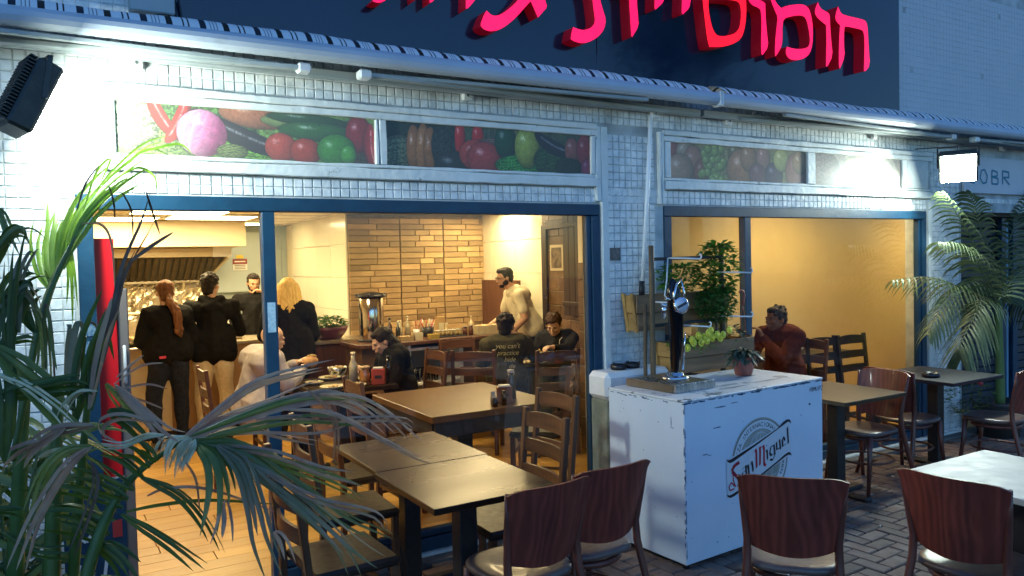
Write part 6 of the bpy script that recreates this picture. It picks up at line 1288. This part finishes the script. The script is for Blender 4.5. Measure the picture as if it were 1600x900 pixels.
# 7 waiter
J=standing(1.72,.22,b=1.05); J['pelvis']=(0,-.02,.97); J['sh_l']=(-.19,.20,1.36); J['sh_r']=(.19,.20,1.36); J['el_l']=(-.24,.16,1.10); J['wr_l']=(-.2,.32,.93); J['el_r']=(.25,.25,1.10); J['wr_r']=(.18,.45,1.0); J['hem']=(0,0,.98); J['head']=(0,.31,1.56); J['neck']=(0,.235,1.44)
def specs(t,HM,P):
    m=MB()
    for s in (-1,1):
        m.tube([HM@V(s*.032+.02*math.cos(a_*PI/6),.096,.004+.014*math.sin(a_*PI/6)) for a_ in range(13)],.002,5,cap=False); m.tube([HM@V(s*.052,.096,.008),HM@V(s*.078,.0,.006)],.002,5)
    m.tube([HM@V(-.012,.098,.006),HM@V(.012,.098,.006)],.002,5); m.build('glasses',C_DARK,t)
person('bearded waiter with glasses in a cream T-shirt leaning beside the bar',(1.62,3.45,0),78,J,SK,cloth('cream_tee',(.62,.55,.38),(.68,.61,.44)),DEN,hair_cap(thin=.99,beard=True),hairm=HB,seed=7,sleeve='short',headrot=(-10,0,0),extra=specs,build=1.02)
# 8 kid from behind with text jacket
OLV=cloth('olive_jacket',(.045,.040,.022),(.065,.058,.032))
J=seated(1.22,.06,b=1.0,reach=.36); J['el_r']=(.30,.12,.80); J['wr_r']=(.32,.38,.80)
JX=mat('print_cream',(.62,.58,.32),.8)
def jtext(t,HM,P):
    for k,(w_,s_) in enumerate((("you can't",.062),('practice',.062),('  hide',.062),('    de',.062),('     e',.062))):
        M=Matrix.Translation((.005+.0*k,-.172-.0*k,1.0-.055-k*.062))@Matrix.Rotation(PI/2,4,'X')
        o=textmesh(w_,s_,JX,t,M,'printed_line',shear=.25,ext=.002)
        for v in o.data.vertices: # wrap around the back
            v.co.y=-.163+ .9*v.co.x*v.co.x*2.2-.004+(.03 if v.co.z>.95 else 0)*((v.co.z-.95)/.05)
person('person from behind in an olive jacket with slogan lettering down the back',(.50,2.10,0),-28,J,SK,OLV,DEN,hair_cap(curl=.9,nape=1),hairm=HB,seed=8,extra=jtext,build=1.1,headrot=(-8,0,-10))
# 9 boy
J=seated(1.18,.12,b=.95,reach=.40); J['head']=(0,.20,1.07); J['neck']=(0,.12,.965); J['sh_l']=(-.17,.1,.92); J['el_l']=(-.22,.36,.85); J['wr_l']=(-.14,.58,.88)
person('dark haired boy in a black hooded jacket stretching his arm over the table',(1.50,2.66,0),125,J,SK2,cloth('black_nylon',(.014,.014,.015),(.03,.03,.03)),DEN,hair_cap(curl=.8,front=.02,nape=0),hairm=HDB,seed=9,headrot=(-26,0,10),hood=True)
# 10 man right window
J=seated(1.29,.10,b=1.12,reach=.30); J['head']=(0,.14,1.16); J['wr_l']=(-.02,.30,1.0); J['el_l']=(-.2,.25,.80); J['wr_r']=(.1,.36,.86); J['hd_l']=(.3,.2,.6)
person('man with greying hair in a rust brown hoodie seated inside the right window',(2.64,.62,0),84,J,SK3,cloth('rust_hoodie',(.075,.018,.012),(.11,.028,.018)),DEN,hair_cap(thin=1.0,curl=.2,nape=1),hairm=HG,seed=10,hood=True,build=1.12,headrot=(-2,0,0))

# ================================================================== KITCHEN
kc=thing('service_counter','long cream and steel service counter where the customers stand','counter',(-1.6,4.7,0))
brn=mat('counter_brown_panel',(.30,.16,.06),.5,col2=(.36,.2,.08),nscale=3); crm=mat('counter_cream',(.62,.52,.33),.35,col2=(.7,.6,.4),nscale=5); stl=mat('warm_steel',(.6,.52,.38),.3,.8,col2=(.45,.38,.27),nscale=6,bump=.1)
MB().bev(-1.9,-.55,-.25,.35,.08,.93,.004).build('cream_body',crm,kc); MB().bev(-.547,.25,-.25,.35,.08,.93,.004).build('brown_panel',brn,kc)
MB().bev(.253,1.05,-.25,.35,.08,.93,.004).build('wood_panel',C_LADDER,kc); MB().box(-1.88,1.03,-.22,.33,0,.08).build('kick_plate',C_DARK,kc)
MB().bev(-1.92,1.07,-.28,.38,.931,.965,.005).build('counter_top',stl,kc)
for x in (-1.6,-1.05,-.5,.02): MB().bev(x-.2,x+.2,-.05,.30,.967,1.015,.008).build('steel_tray',stl,kc)
MB().bev(-1.9,-.2,.05,.07,1.02,1.28,.002).build('sneeze_guard',glassmat('guard_glass',.8),kc); MB().bev(-1.9,-.2,.03,.30,1.282,1.30,.003).build('guard_shelf',crm,kc)
rg=random.Random(2)
def bowl(n,l,x,y,z,r,h,m_,fillm=None,cat='bowl',grp=None):
    t=thing(n,l,cat,(x,y,z),0,grp); MB().lathe([(0,0),(r*.55,0),(r*.62,.004),(r*.9,h*.6),(r,h),(r*.97,h),(r*.85,h*.6),(0,h*.25)],20).build('bowl',m_,t)
    if fillm: m=MB(); [m.ico((rg.uniform(-.6,.6)*r,rg.uniform(-.6,.6)*r,h*.75+rg.uniform(0,.03)),rg.uniform(.15,.3)*r,1,jit=.2,sc=(1,1,.6)) for _ in range(9)]; tag(m.build('filling',fillm,t),kind='stuff')
    return t
salad=mat('chopped_salad',(.10,.22,.05),.6,col2=(.4,.12,.05),nscale=40); humus=mat('hummus',(.62,.48,.25),.6,col2=(.55,.4,.2),nscale=20); steelb=C_STEEL
for k,x in enumerate((-3.25,-2.85,-2.45,-2.05,-1.65)): bowl('food_tray_bowl',['steel bowl at the far left of the service counter','steel bowl second from the left on the service counter','steel bowl left of the woman with the ponytail','steel bowl between the two customers at the counter','steel bowl right of the hoodie man at the counter'][k],x,4.62,.966,.12,.07,steelb,(salad,humus)[k%2],grp='steel bowls on the service counter')
# back counter + range
rc=thing('kitchen_range','steel kitchen range with shelves under the extractor hood','kitchen range',(-1.75,7.0,0))
MB().bev(-1.9,1.2,-.35,.5,.05,.88,.006).build('body',stl,rc); MB().bev(-1.92,1.22,-.38,.5,.882,.91,.004).build('worktop',crm,rc)
MB().bev(-1.2,-.2,-.3,.1,.912,1.08,.01).build('griddle',stl,rc); MB().bev(.05,.9,-.3,.1,.912,1.02,.01).build('griddle',stl,rc)
for k in range(6): MB().tube([(-1.85+k*.5,-.36,.80),(-1.85+k*.5,-.39,.80)],.025,10).build('knob',C_DARK,rc)
MB().bev(-1.9,-.1,-.37,-.352,.55,.6,.003).build('rail',crm,rc); MB().bev(-1.9,-.1,-.37,-.352,.3,.35,.003).build('rail',crm,rc)
MB().bev(-1.15,-1.05,-.32,-.27,1.0,1.07,.01).build('black_valve',C_DARK,rc)
# foil splashback
foil=mat('crumpled_foil',(.62,.56,.44),.28,.9,col2=(.5,.44,.34),nscale=8,bump=1,bscale=14)
fs_=thing('foil_splashback','crumpled foil sheets covering the wall behind the range','foil',(-1.75,7.50,0)); 
for s,(x0,x1) in enumerate(((-1.85,-.62),(-.60,.52))):
    m=MB(); nx,nz=34,18; vs=[]; rgf=random.Random(s)
    for j in range(nz+1):
        for i in range(nx+1):
            x=x0+(x1-x0)*i/nx; z=.92+.72*j/nz; vs.append((x+rgf.uniform(-.006,.006),-.03+noise.noise(V(x*9,z*9,s))*.03+rgf.uniform(-.008,.008),z+rgf.uniform(-.006,.006)))
    m.add(vs,[(j*(nx+1)+i,j*(nx+1)+i+1,(j+1)*(nx+1)+i+1,(j+1)*(nx+1)+i) for j in range(nz) for i in range(nx)]).build('foil_sheet',foil,fs_)
# extractor hood
hd=thing('extractor_hood','big steel extractor hood with dark baffle filters','extractor hood',(-1.75,6.9,0))
MB().bev(-1.95,.62,-.3,.55,1.905,2.02,.004).build('canopy',mat('cream_steel',(.55,.48,.33),.4,.3,col2=(.6,.52,.36),nscale=3),hd)
MB().bev(.42,.66,-.32,-.302,1.90,2.035,.003).build('white_panel',C_WHITE,hd)
flt=mat('greasy_filter',(.10,.075,.045),.4,.6,col2=(.05,.035,.02),nscale=8,bump=.2)
MB().add([(-1.95,-.27,1.9),(.60,-.27,1.9),(.40,.28,1.60),(-1.95,.28,1.60)],[(0,1,2,3)]).build('backing',C_DARK,hd)
for k in range(30):
    x=-1.9+k*.082; MB().bar((x,-.28,1.895),(x,.27,1.602),.05,.022).build('baffle',flt,hd)
MB().bar((.62,-.29,1.90),(.42,.29,1.59),.05,.03).build('side_edge',stl,hd)
MB().bev(-1.95,.42,.27,.30,1.565,1.60,.004).build('grease_gutter',stl,hd)
# passage objects
cb=thing('wall_panel','blue grey board on the kitchen wall right of the hood','wall panel',(-.75,7.44,1.2)); MB().bev(-.42,.30,-.02,.0,.2,1.06,.004).build('board',mat('blue_grey_board',(.36,.44,.47),.45,col2=(.40,.47,.5),nscale=2),cb)
sn=thing('kitchen_notice','small notice with a red band on the blue grey board','notice',(-.82,7.415,1.83))
MB().bev(-.10,.10,-.006,0,-.12,.02,.002).build('sheet',C_WHITE,sn); MB().bev(-.10,.10,-.009,-.0065,-.03,.045,.001).build('red_band',mat('notice_red',(.25,.05,.05),.5),sn); MB().bev(-.05,.05,-.006,0,.055,.10,.002).build('yellow_mark',mat('notice_yellow',(.6,.45,.05),.5),sn)
for k in range(3): MB().box(-.075,.075,-.0075,-.0065,-.05-k*.025,-.042-k*.025).build('text_line',C_DARK,sn)
MB().box(-.075,.075,-.0105,-.0095,.0,.016).build('text_line',C_WHITE,sn)
# red fridge
rf=thing('red_fridge','tall red drinks fridge with a grey door edge just inside the left opening','fridge',(-2.91,.085,0),R(0))
MB().bev(-.55,.0,.0,.62,.02,1.91,.004).build('cabinet',mat('fridge_red',(.75,.006,.012),.35,col2=(.68,.005,.01),nscale=2),rf)
MB().bev(.002,.055,.03,.07,.0,1.66,.006).build('door_edge',mat('fridge_grey',(.16,.13,.12),.4,col2=(.2,.17,.15),nscale=4),rf)
MB().tube([(.03,.028,1.18),(.03,.012,1.19),(.03,.012,1.36),(.03,.028,1.37)],.008,8).build('handle',C_WHITE,rf)
MB().box(-.06,-.01,-.003,-.001,.15,.5).build('blue_print',C_BLUE,rf)
# ================================================================== BAR in front of bricks
br=thing('brick_bar','dark wood bar with a white open glass shelf below the brick wall','bar counter',(.2,3.3,0))
for k,(a_,b_) in enumerate(((-.78,-.30),(.335,1.0))):
    for j in range(6): MB().bev(a_,b_-.002,-.22,.25,.01+j*.152,.158+j*.152,.004).build('wood_tile',tag_mat,br)
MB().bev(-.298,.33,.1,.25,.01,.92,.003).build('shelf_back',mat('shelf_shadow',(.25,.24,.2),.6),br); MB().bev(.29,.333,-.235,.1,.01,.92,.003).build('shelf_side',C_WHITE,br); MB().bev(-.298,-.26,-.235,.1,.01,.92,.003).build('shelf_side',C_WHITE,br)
for z in (.05,.50,.86): MB().bev(-.258,.288,-.23,.1,z,z+.03,.003).build('shelf',C_WHITE,br)
MB().bev(-.83,1.05,-.28,.28,.925,.965,.006).build('bar_top',C_LADDER,br)
cglass=glassmat('drinking_glass_clear',1.6,(.92,.9,.82))
gp0=thing('tumbler','small glass stored in the white shelf','glass',(.10,3.2,.531),0,'glasses in the white shelf'); MB().lathe([(.024,0),(.032,.13),(.029,.13),(.022,.006)],12).build('glass',cglass,gp0)
gp0['label']='tumbler in the white shelf, front row, fourth from the left'
gp0.location=(.0+3*.06,3.13,.531)
for k in range(9):
    if k!=3: dup(gp0,(.0+k%5*.06,3.13+.11*(k//5),.531),label='tumbler in the white shelf, %s row, %s from the left'%(('front','back')[k//5],('first','second','third','fourth','fifth')[k%5]))
# urn
ur=thing('steel_urn','tall shiny steel urn with a dark lid at the left end of the bar','urn',(-.37,3.34,.966))
MB().lathe([(.0,0),(.11,0),(.12,.02),(.115,.05),(.125,.07),(.125,.44),(.118,.45),(0,.45)],28).build('body',mat('polished_warm_steel',(.7,.66,.58),.12,1),ur)
MB().lathe([(.155,.452),(.16,.465),(.13,.485),(.06,.50),(0,.505)],24).build('lid',C_DARK,ur)
for k in range(6): MB().ico((.15*math.cos(k*PI/3),.15*math.sin(k*PI/3),.475),.018,1).build('lid_knob',C_DARK,ur)
MB().tube([(-.02,-.12,.07),(-.02,-.17,.07),(-.02,-.175,.04)],.01,8).build('tap',C_CHROME,ur); MB().lathe([(.14,-.001),(.14,.02),(.12,.022)],20).build('base_ring',C_DARK,ur)
# bar-top objects
BT=.966
def bottle(l,x,y,z,r,h,c,capc,grp,neck=.35,cat='bottle'):
    t=thing('bottle',l,cat,(x,y,z),0,grp); bm2=mat('bottle_%02x%02x%02x'%tuple(int(v*255) for v in c),c,.15,col2=tuple(v*.7 for v in c),nscale=20,coat=.5)
    MB().lathe([(0,0),(r,0),(r,h*.55),(r*.9,h*.62),(r*neck,h*.75),(r*neck,h*.9),(0,h*.9)],14).build('body',bm2,t)
    cm_=mat('cap_%02x%02x%02x'%tuple(int(v*255) for v in capc),capc,.4); MB().lathe([(r*neck*1.2,h*.9),(r*neck*1.2,h),(0,h)],12).build('cap',cm_,t); return t
gB='bottles and jars along the brick bar'
bottle('dark bottle right of the steel urn',-.19,3.3,BT,.028,.23,(.05,.02,.01),(.02,.02,.02),gB)
bottle('second dark bottle close to the urn',-.12,3.25,BT,.026,.19,(.03,.03,.02),(.6,.6,.5),gB)
bottle('clear tall bottle with a pointed cap before the bricks',.02,3.33,BT,.03,.24,(.5,.42,.25),(.6,.5,.3),gB,.3)
bottle('clear bottle next to the tall pointed one',-.05,3.38,BT,.034,.19,(.55,.47,.3),(.6,.5,.3),gB,.5)
bottle('squat sauce bottle with a brown bottom right of the packet',.80,3.38,BT,.04,.19,(.55,.4,.2),(.6,.5,.3),gB,.25)
bottle('small brown sauce jar left of the white tub',.63,3.2,BT,.026,.10,(.12,.04,.02),(.3,.25,.2),gB,.8)
bottle('brown sauce jar touching the white tub',.69,3.18,BT,.026,.11,(.14,.05,.02),(.3,.25,.2),gB,.8)
bottle('small bottle with a pale cap in the middle of the bar',.50,3.38,BT,.024,.13,(.5,.36,.16),(.65,.6,.45),gB,.5)
for k in range(12):
    x,y=.30+(k%6)*.052,3.18+.06*(k//6)
    bottle('spice jar in the packed bar tray, %s row, %s from the urn side'%(('front','back')[k//6],('first','second','third','fourth','fifth','sixth')[k%6]),x,y,BT+.012,.02,.062,(.42,.30,.12),(.65,.62,.5),'spice jars in the bar tray',.85,'jar')
ty=thing('tray','dark tray under the packed spice jars','tray',(.43,3.21,BT)); MB().bev(-.19,.19,-.08,.08,0,.011,.004).build('tray',C_DARK,ty)
cu=thing('cutlery_basket','dark basket with straws and cutlery standing upright','basket',(.27,3.38,BT)); MB().lathe([(0,0),(.06,0),(.07,.10),(.066,.10),(.055,.005)],12).build('basket',C_DARK,cu)
for k in range(16): a_=k*2.4; MB().tube([(.03*math.cos(a_),.03*math.sin(a_),.03),(.075*math.cos(a_),.055*math.sin(a_),.17+.03*math.sin(k))],.004,5).build('straw' if k%2 else 'cutlery',(mat('straw_tan',(.55,.4,.2),.6),mat('straw_red',(.4,.03,.03),.5),C_STEEL)[k%3],cu)
cu2=thing('straw_cup','cup of red straws standing beside the cutlery basket','cup',(.12,3.33,BT)); MB().lathe([(0,0),(.03,0),(.036,.09),(.033,.09),(.027,.005)],12).build('cup',C_WHITE,cu2)
for k in range(8): a_=k*2.4; MB().tube([(.01*math.cos(a_),.01*math.sin(a_),.03),(.05*math.cos(a_),.04*math.sin(a_),.18)],.004,5).build('straw',(_M['straw_tan'],_M['straw_red'])[k%2],cu2)
def boxobj(n,l,cat,x,y,z,sx,sy,sz,m_,fill=None,taper=.9,grp=None):
    t=thing(n,l,cat,(x,y,z),0,grp); vs=[]
    a_,b_=sx/2,sy/2
    m=MB(); w_=.004
    for s0,z0 in ((taper,0),(1,sz),(1-.05,sz),(taper-.05,w_)):
        vs+=[(-a_*s0,-b_*s0,z0),(a_*s0,-b_*s0,z0),(a_*s0,b_*s0,z0),(-a_*s0,b_*s0,z0)]
    fs=[(3,2,1,0),(12,13,14,15)]
    for r_ in range(3): fs+=[(r_*4+k,r_*4+(k+1)%4,r_*4+4+(k+1)%4,r_*4+4+k) for k in range(4)]
    m.add(vs,fs).build('shell',m_,t)
    if fill: m=MB(); [m.ico((rg.uniform(-.75,.75)*a_,rg.uniform(-.75,.75)*b_,sz*.85),min(sx,sy)*.16,1,jit=.2,sc=(1,1,.6)) for _ in range(14)]; tag(m.build('contents',fill,t),kind='stuff')
    return t
tub=mat('milky_tub',(.62,.56,.36),.4,col2=(.55,.45,.28),nscale=12); ylw=mat('yellow_card',(.55,.40,.08),.6)
boxobj('plastic_tub','long milky plastic tub at the right of the bar','tub',.90,3.22,BT,.30,.18,.095,tub,humus)
boxobj('baking_tin','black tin at the right end of the bar','tin',1.13,3.38,BT,.22,.2,.07,C_DARK)
boxobj('napkin_box','cream napkin box in the middle of the bar front','box',.03,3.1,BT,.09,.09,.075,tub); boxobj('card_box','yellow card box with a sloping side on the bar','box',.20,3.08,BT,.11,.09,.05,ylw,taper=.8)
boxobj('card_box','low tan box just right of the dark haired woman','box',-.10,3.10,BT,.14,.1,.05,mat('tan_card',(.4,.28,.12),.6),humus)
pk=thing('tea_packet','tan packet standing against the bricks with a cream label','packet',(.47,3.48,BT)); MB().bev(-.05,.05,-.03,.03,0,.2,.006).build('packet',mat('kraft_packet',(.42,.26,.1),.6),pk); MB().bev(-.032,.032,-.033,-.0305,.06,.13,.001).build('label',tub,pk)
# purple bowl of herbs on its counter
bowl('herb_bowl','wide purple bowl heaped with green herbs',-.62,3.95,.966,.20,.13,mat('purple_plastic',(.09,.02,.035),.35,col2=(.12,.03,.05),nscale=3),None)
bush('heap_of_herbs','heap of curly green herbs in the purple bowl',-.62,3.95,.19,.19,1.06,1.2,520,.05,dks,seed=41)
sc=thing('side_counter','steel side counter carrying the purple bowl of herbs','counter',(-.62,3.98,0)); MB().bev(-.33,.33,-.28,.22,.93,.965,.006).build('top',stl,sc); MB().bev(-.30,.30,-.24,.2,.02,.928,.004).build('body',C_LADDER,sc)
bush('salad_heap','heap of pale lettuce left of the purple bowl',-.86,3.86,.09,.09,.97,1.15,150,.06,mat('pale_lettuce',(.40,.42,.18),.5,col2=(.3,.36,.12),nscale=12),seed=42)
bb=thing('blue_bag','crumpled blue bag beside the lettuce on the counter','bag',(-.80,4.12,1.08)); remesh(MB().ico((0,0,0),.07,2,jit=.25,sc=(1,.7,.8)),'bag',mat('blue_bag',(.05,.2,.35),.4),bb,.01,1)
# picture + dark wooden shutter on the side wall
pc=thing('framed_picture','small framed picture on the dark wood wall behind the boy','picture',(1.696,2.98,1.76)); MB().bev(-.012,0,-.13,.13,-.13,.16,.003).build('frame',mat('cream_frame',(.5,.42,.28),.5),pc); MB().box(-.0145,-.0125,-.10,.10,-.10,.13).build('print',mat('sepia_print',(.18,.12,.07),.5,col2=(.05,.03,.02),nscale=18),pc)
dk=thing('wooden_shutter','tall dark wooden shutter hung beside the blue door jamb','shutter',(1.62,2.55,1.15)); 
for k in range(3): MB().bev(-.03,.03,-.16+k*.11,-.055+k*.11,0,1.17,.005).build('plank',wood('dark_shutter_wood',(.045,.022,.012),(.02,.01,.006),.5,'z',8,bump=.4),dk)
MB().bev(-.045,-.031,-.16,.165,.1,.15,.003).build('batten',_M['dark_shutter_wood'],dk); MB().bev(-.045,-.031,-.16,.165,.95,1.0,.003).build('batten',_M['dark_shutter_wood'],dk)
fr=thing('door_frame','dark wooden door frame on the side wall above the boy','door frame',(1.69,3.22,0)); MB().bev(-.02,.02,-.05,.05,0,2.15,.004).build('post',_M['dark_shutter_wood'],fr); MB().bev(-.02,.02,-.05,-.9,2.1,2.2,.004).build('head',_M['dark_shutter_wood'],fr)
wdp=thing('half_door','brown half height wooden door behind the waiter','door',(1.60,4.1,0)); MB().bev(-.02,.02,-.45,.45,.0,1.52,.004).build('leaf',wood('red_brown_door',(.16,.07,.035),(.09,.035,.02),.4,'z',6),wdp); MB().bev(-.045,-.021,-.42,-.38,1.25,1.45,.003).build('hinge',C_STEEL,wdp)
# ================================================================== FOOD ON TABLES
TZ=.7505
plate_m=mat('cream_plate',(.62,.57,.42),.3)
def plate(l,x,y,r=.1,f=humus,z=TZ):
    t=thing('plate',l,'plate',(x,y,z),0,'plates on the inner tables'); MB().lathe([(0,0),(r*.6,0),(r*.7,.006),(r,.02),(r*.98,.023),(r*.65,.01),(0,.008)],20).build('dish',plate_m,t)
    if f: m=MB(); [m.ico((rg.uniform(-.45,.45)*r,rg.uniform(-.45,.45)*r,.018),r*.22,1,jit=.2,sc=(1,1,.5)) for _ in range(8)]; tag(m.build('food',f,t),kind='stuff')
plate('plate with leftovers at the front left of the food laden table',-1.25,1.93); plate('plate of hummus at the front of the food laden table',-1.08,1.90,.11); plate('side plate near the bald man',-1.3,2.25,.08); plate('plate before the dark haired woman',-.85,2.2,.11,salad); plate('back plate on the food laden table',-1.1,2.45,.1,salad)
plate('plate on the boy\'s table near the chair back',.82,2.12,.12); plate('yellowish plate in front of the boy',1.08,2.45,.11)
bowl('steel_bowl','steel bowl heaped with bread at the back of the food laden table',-1.0,2.55,TZ,.09,.09,C_STEEL,humus)
bottle('clear water bottle on the food laden table',-1.0,2.12,TZ,.036,.26,(.55,.5,.36),(.6,.55,.4),'bottles on the dining tables',.45)
bottle('jar with an orange drink beside the water bottle',-.95,1.98,TZ,.045,.15,(.4,.18,.05),(.5,.35,.2),'bottles on the dining tables',.8,'jar')
bottle('dark cola bottle behind the red napkin holder',-.74,1.98,TZ,.03,.22,(.01,.008,.008),(.02,.02,.02),'bottles on the dining tables',.4)
bottle('tall dark bottle with a silver cap on the brown inner table',-.33,.62,TZ,.035,.21,(.015,.012,.012),(.5,.5,.52),'bottles on the dining tables',.6)
bottle('salt shaker with a metal top at the corner of the brown inner table',-.55,.50,TZ,.02,.09,(.4,.38,.32),(.4,.4,.4),'shakers and sauces',.8,'shaker')
bottle('soy sauce bottle beside the salt shaker',-.50,.43,TZ,.02,.10,(.01,.008,.006),(.02,.02,.02),'shakers and sauces',.6,'shaker'); bottle('squat black pepper pot at the table corner',-.58,.42,TZ,.02,.06,(.012,.01,.01),(.02,.02,.02),'shakers and sauces',.85,'shaker')
def napkin(l,x,y,rz,c,z=TZ,h=.13):
    t=thing('napkin_holder',l,'napkin holder',(x,y,z),R(rz),'napkin holders'); mm=mat('holder_%d'%int(c[0]*100),c,.4); MB().bev(-.055,.055,-.035,.035,0,h,.005).build('case',mm,t); MB().bev(-.04,.04,-.03,.03,h+.0005,h+.012,.002).build('napkins',C_WHITE,t); MB().bev(-.028,.028,-.038,-.0355,h*.4,h*.6,.001).build('badge',C_DARK,t)
napkin('red napkin holder on the food laden table',-.86,1.90,-25,(.42,.05,.02)); napkin('brown napkin holder by the sauces on the inner table',-.44,.53,-25,(.2,.07,.03),h=.11)
napkin('upright napkin holder against the yellow wall',3.35,1.25,0,(.10,.03,.02),h=.15); bottle('white salt shaker against the yellow wall',3.42,1.1,TZ,.025,.10,(.5,.48,.4),(.5,.5,.45),'shakers and sauces',.9,'shaker')
bottle('dark sauce bottle against the yellow wall',3.55,1.2,TZ,.03,.12,(.05,.03,.02),(.1,.08,.06),'shakers and sauces',.6)
rcup=thing('red_cup','red drink can with a straw in front of the boy','drink can',(1.22,2.28,TZ)); MB().lathe([(0,0),(.03,0),(.033,.01),(.033,.11),(.028,.12),(0,.12)],16).build('can',mat('can_red',(.5,.02,.02),.3,.3),rcup); MB().tube([(0,0,.12),(.01,0,.19),(.04,0,.215)],.004,6).build('straw',C_WHITE,rcup)
chp=thing('food_basket','basket of yellow chips on the boy\'s table','basket',(1.0,2.28,TZ)); MB().lathe([(0,0),(.06,0),(.08,.06),(.075,.06),(.055,.006)],14).build('basket',C_DARK,chp)
for k in range(12): a_=k*2.4; MB().bar((.02*math.cos(a_),.02*math.sin(a_),.03),(.055*math.cos(a_),.055*math.sin(a_),.09+.01*(k%3)),.012,.012).build('chip',mat('chip_yellow',(.6,.42,.1),.6),chp)
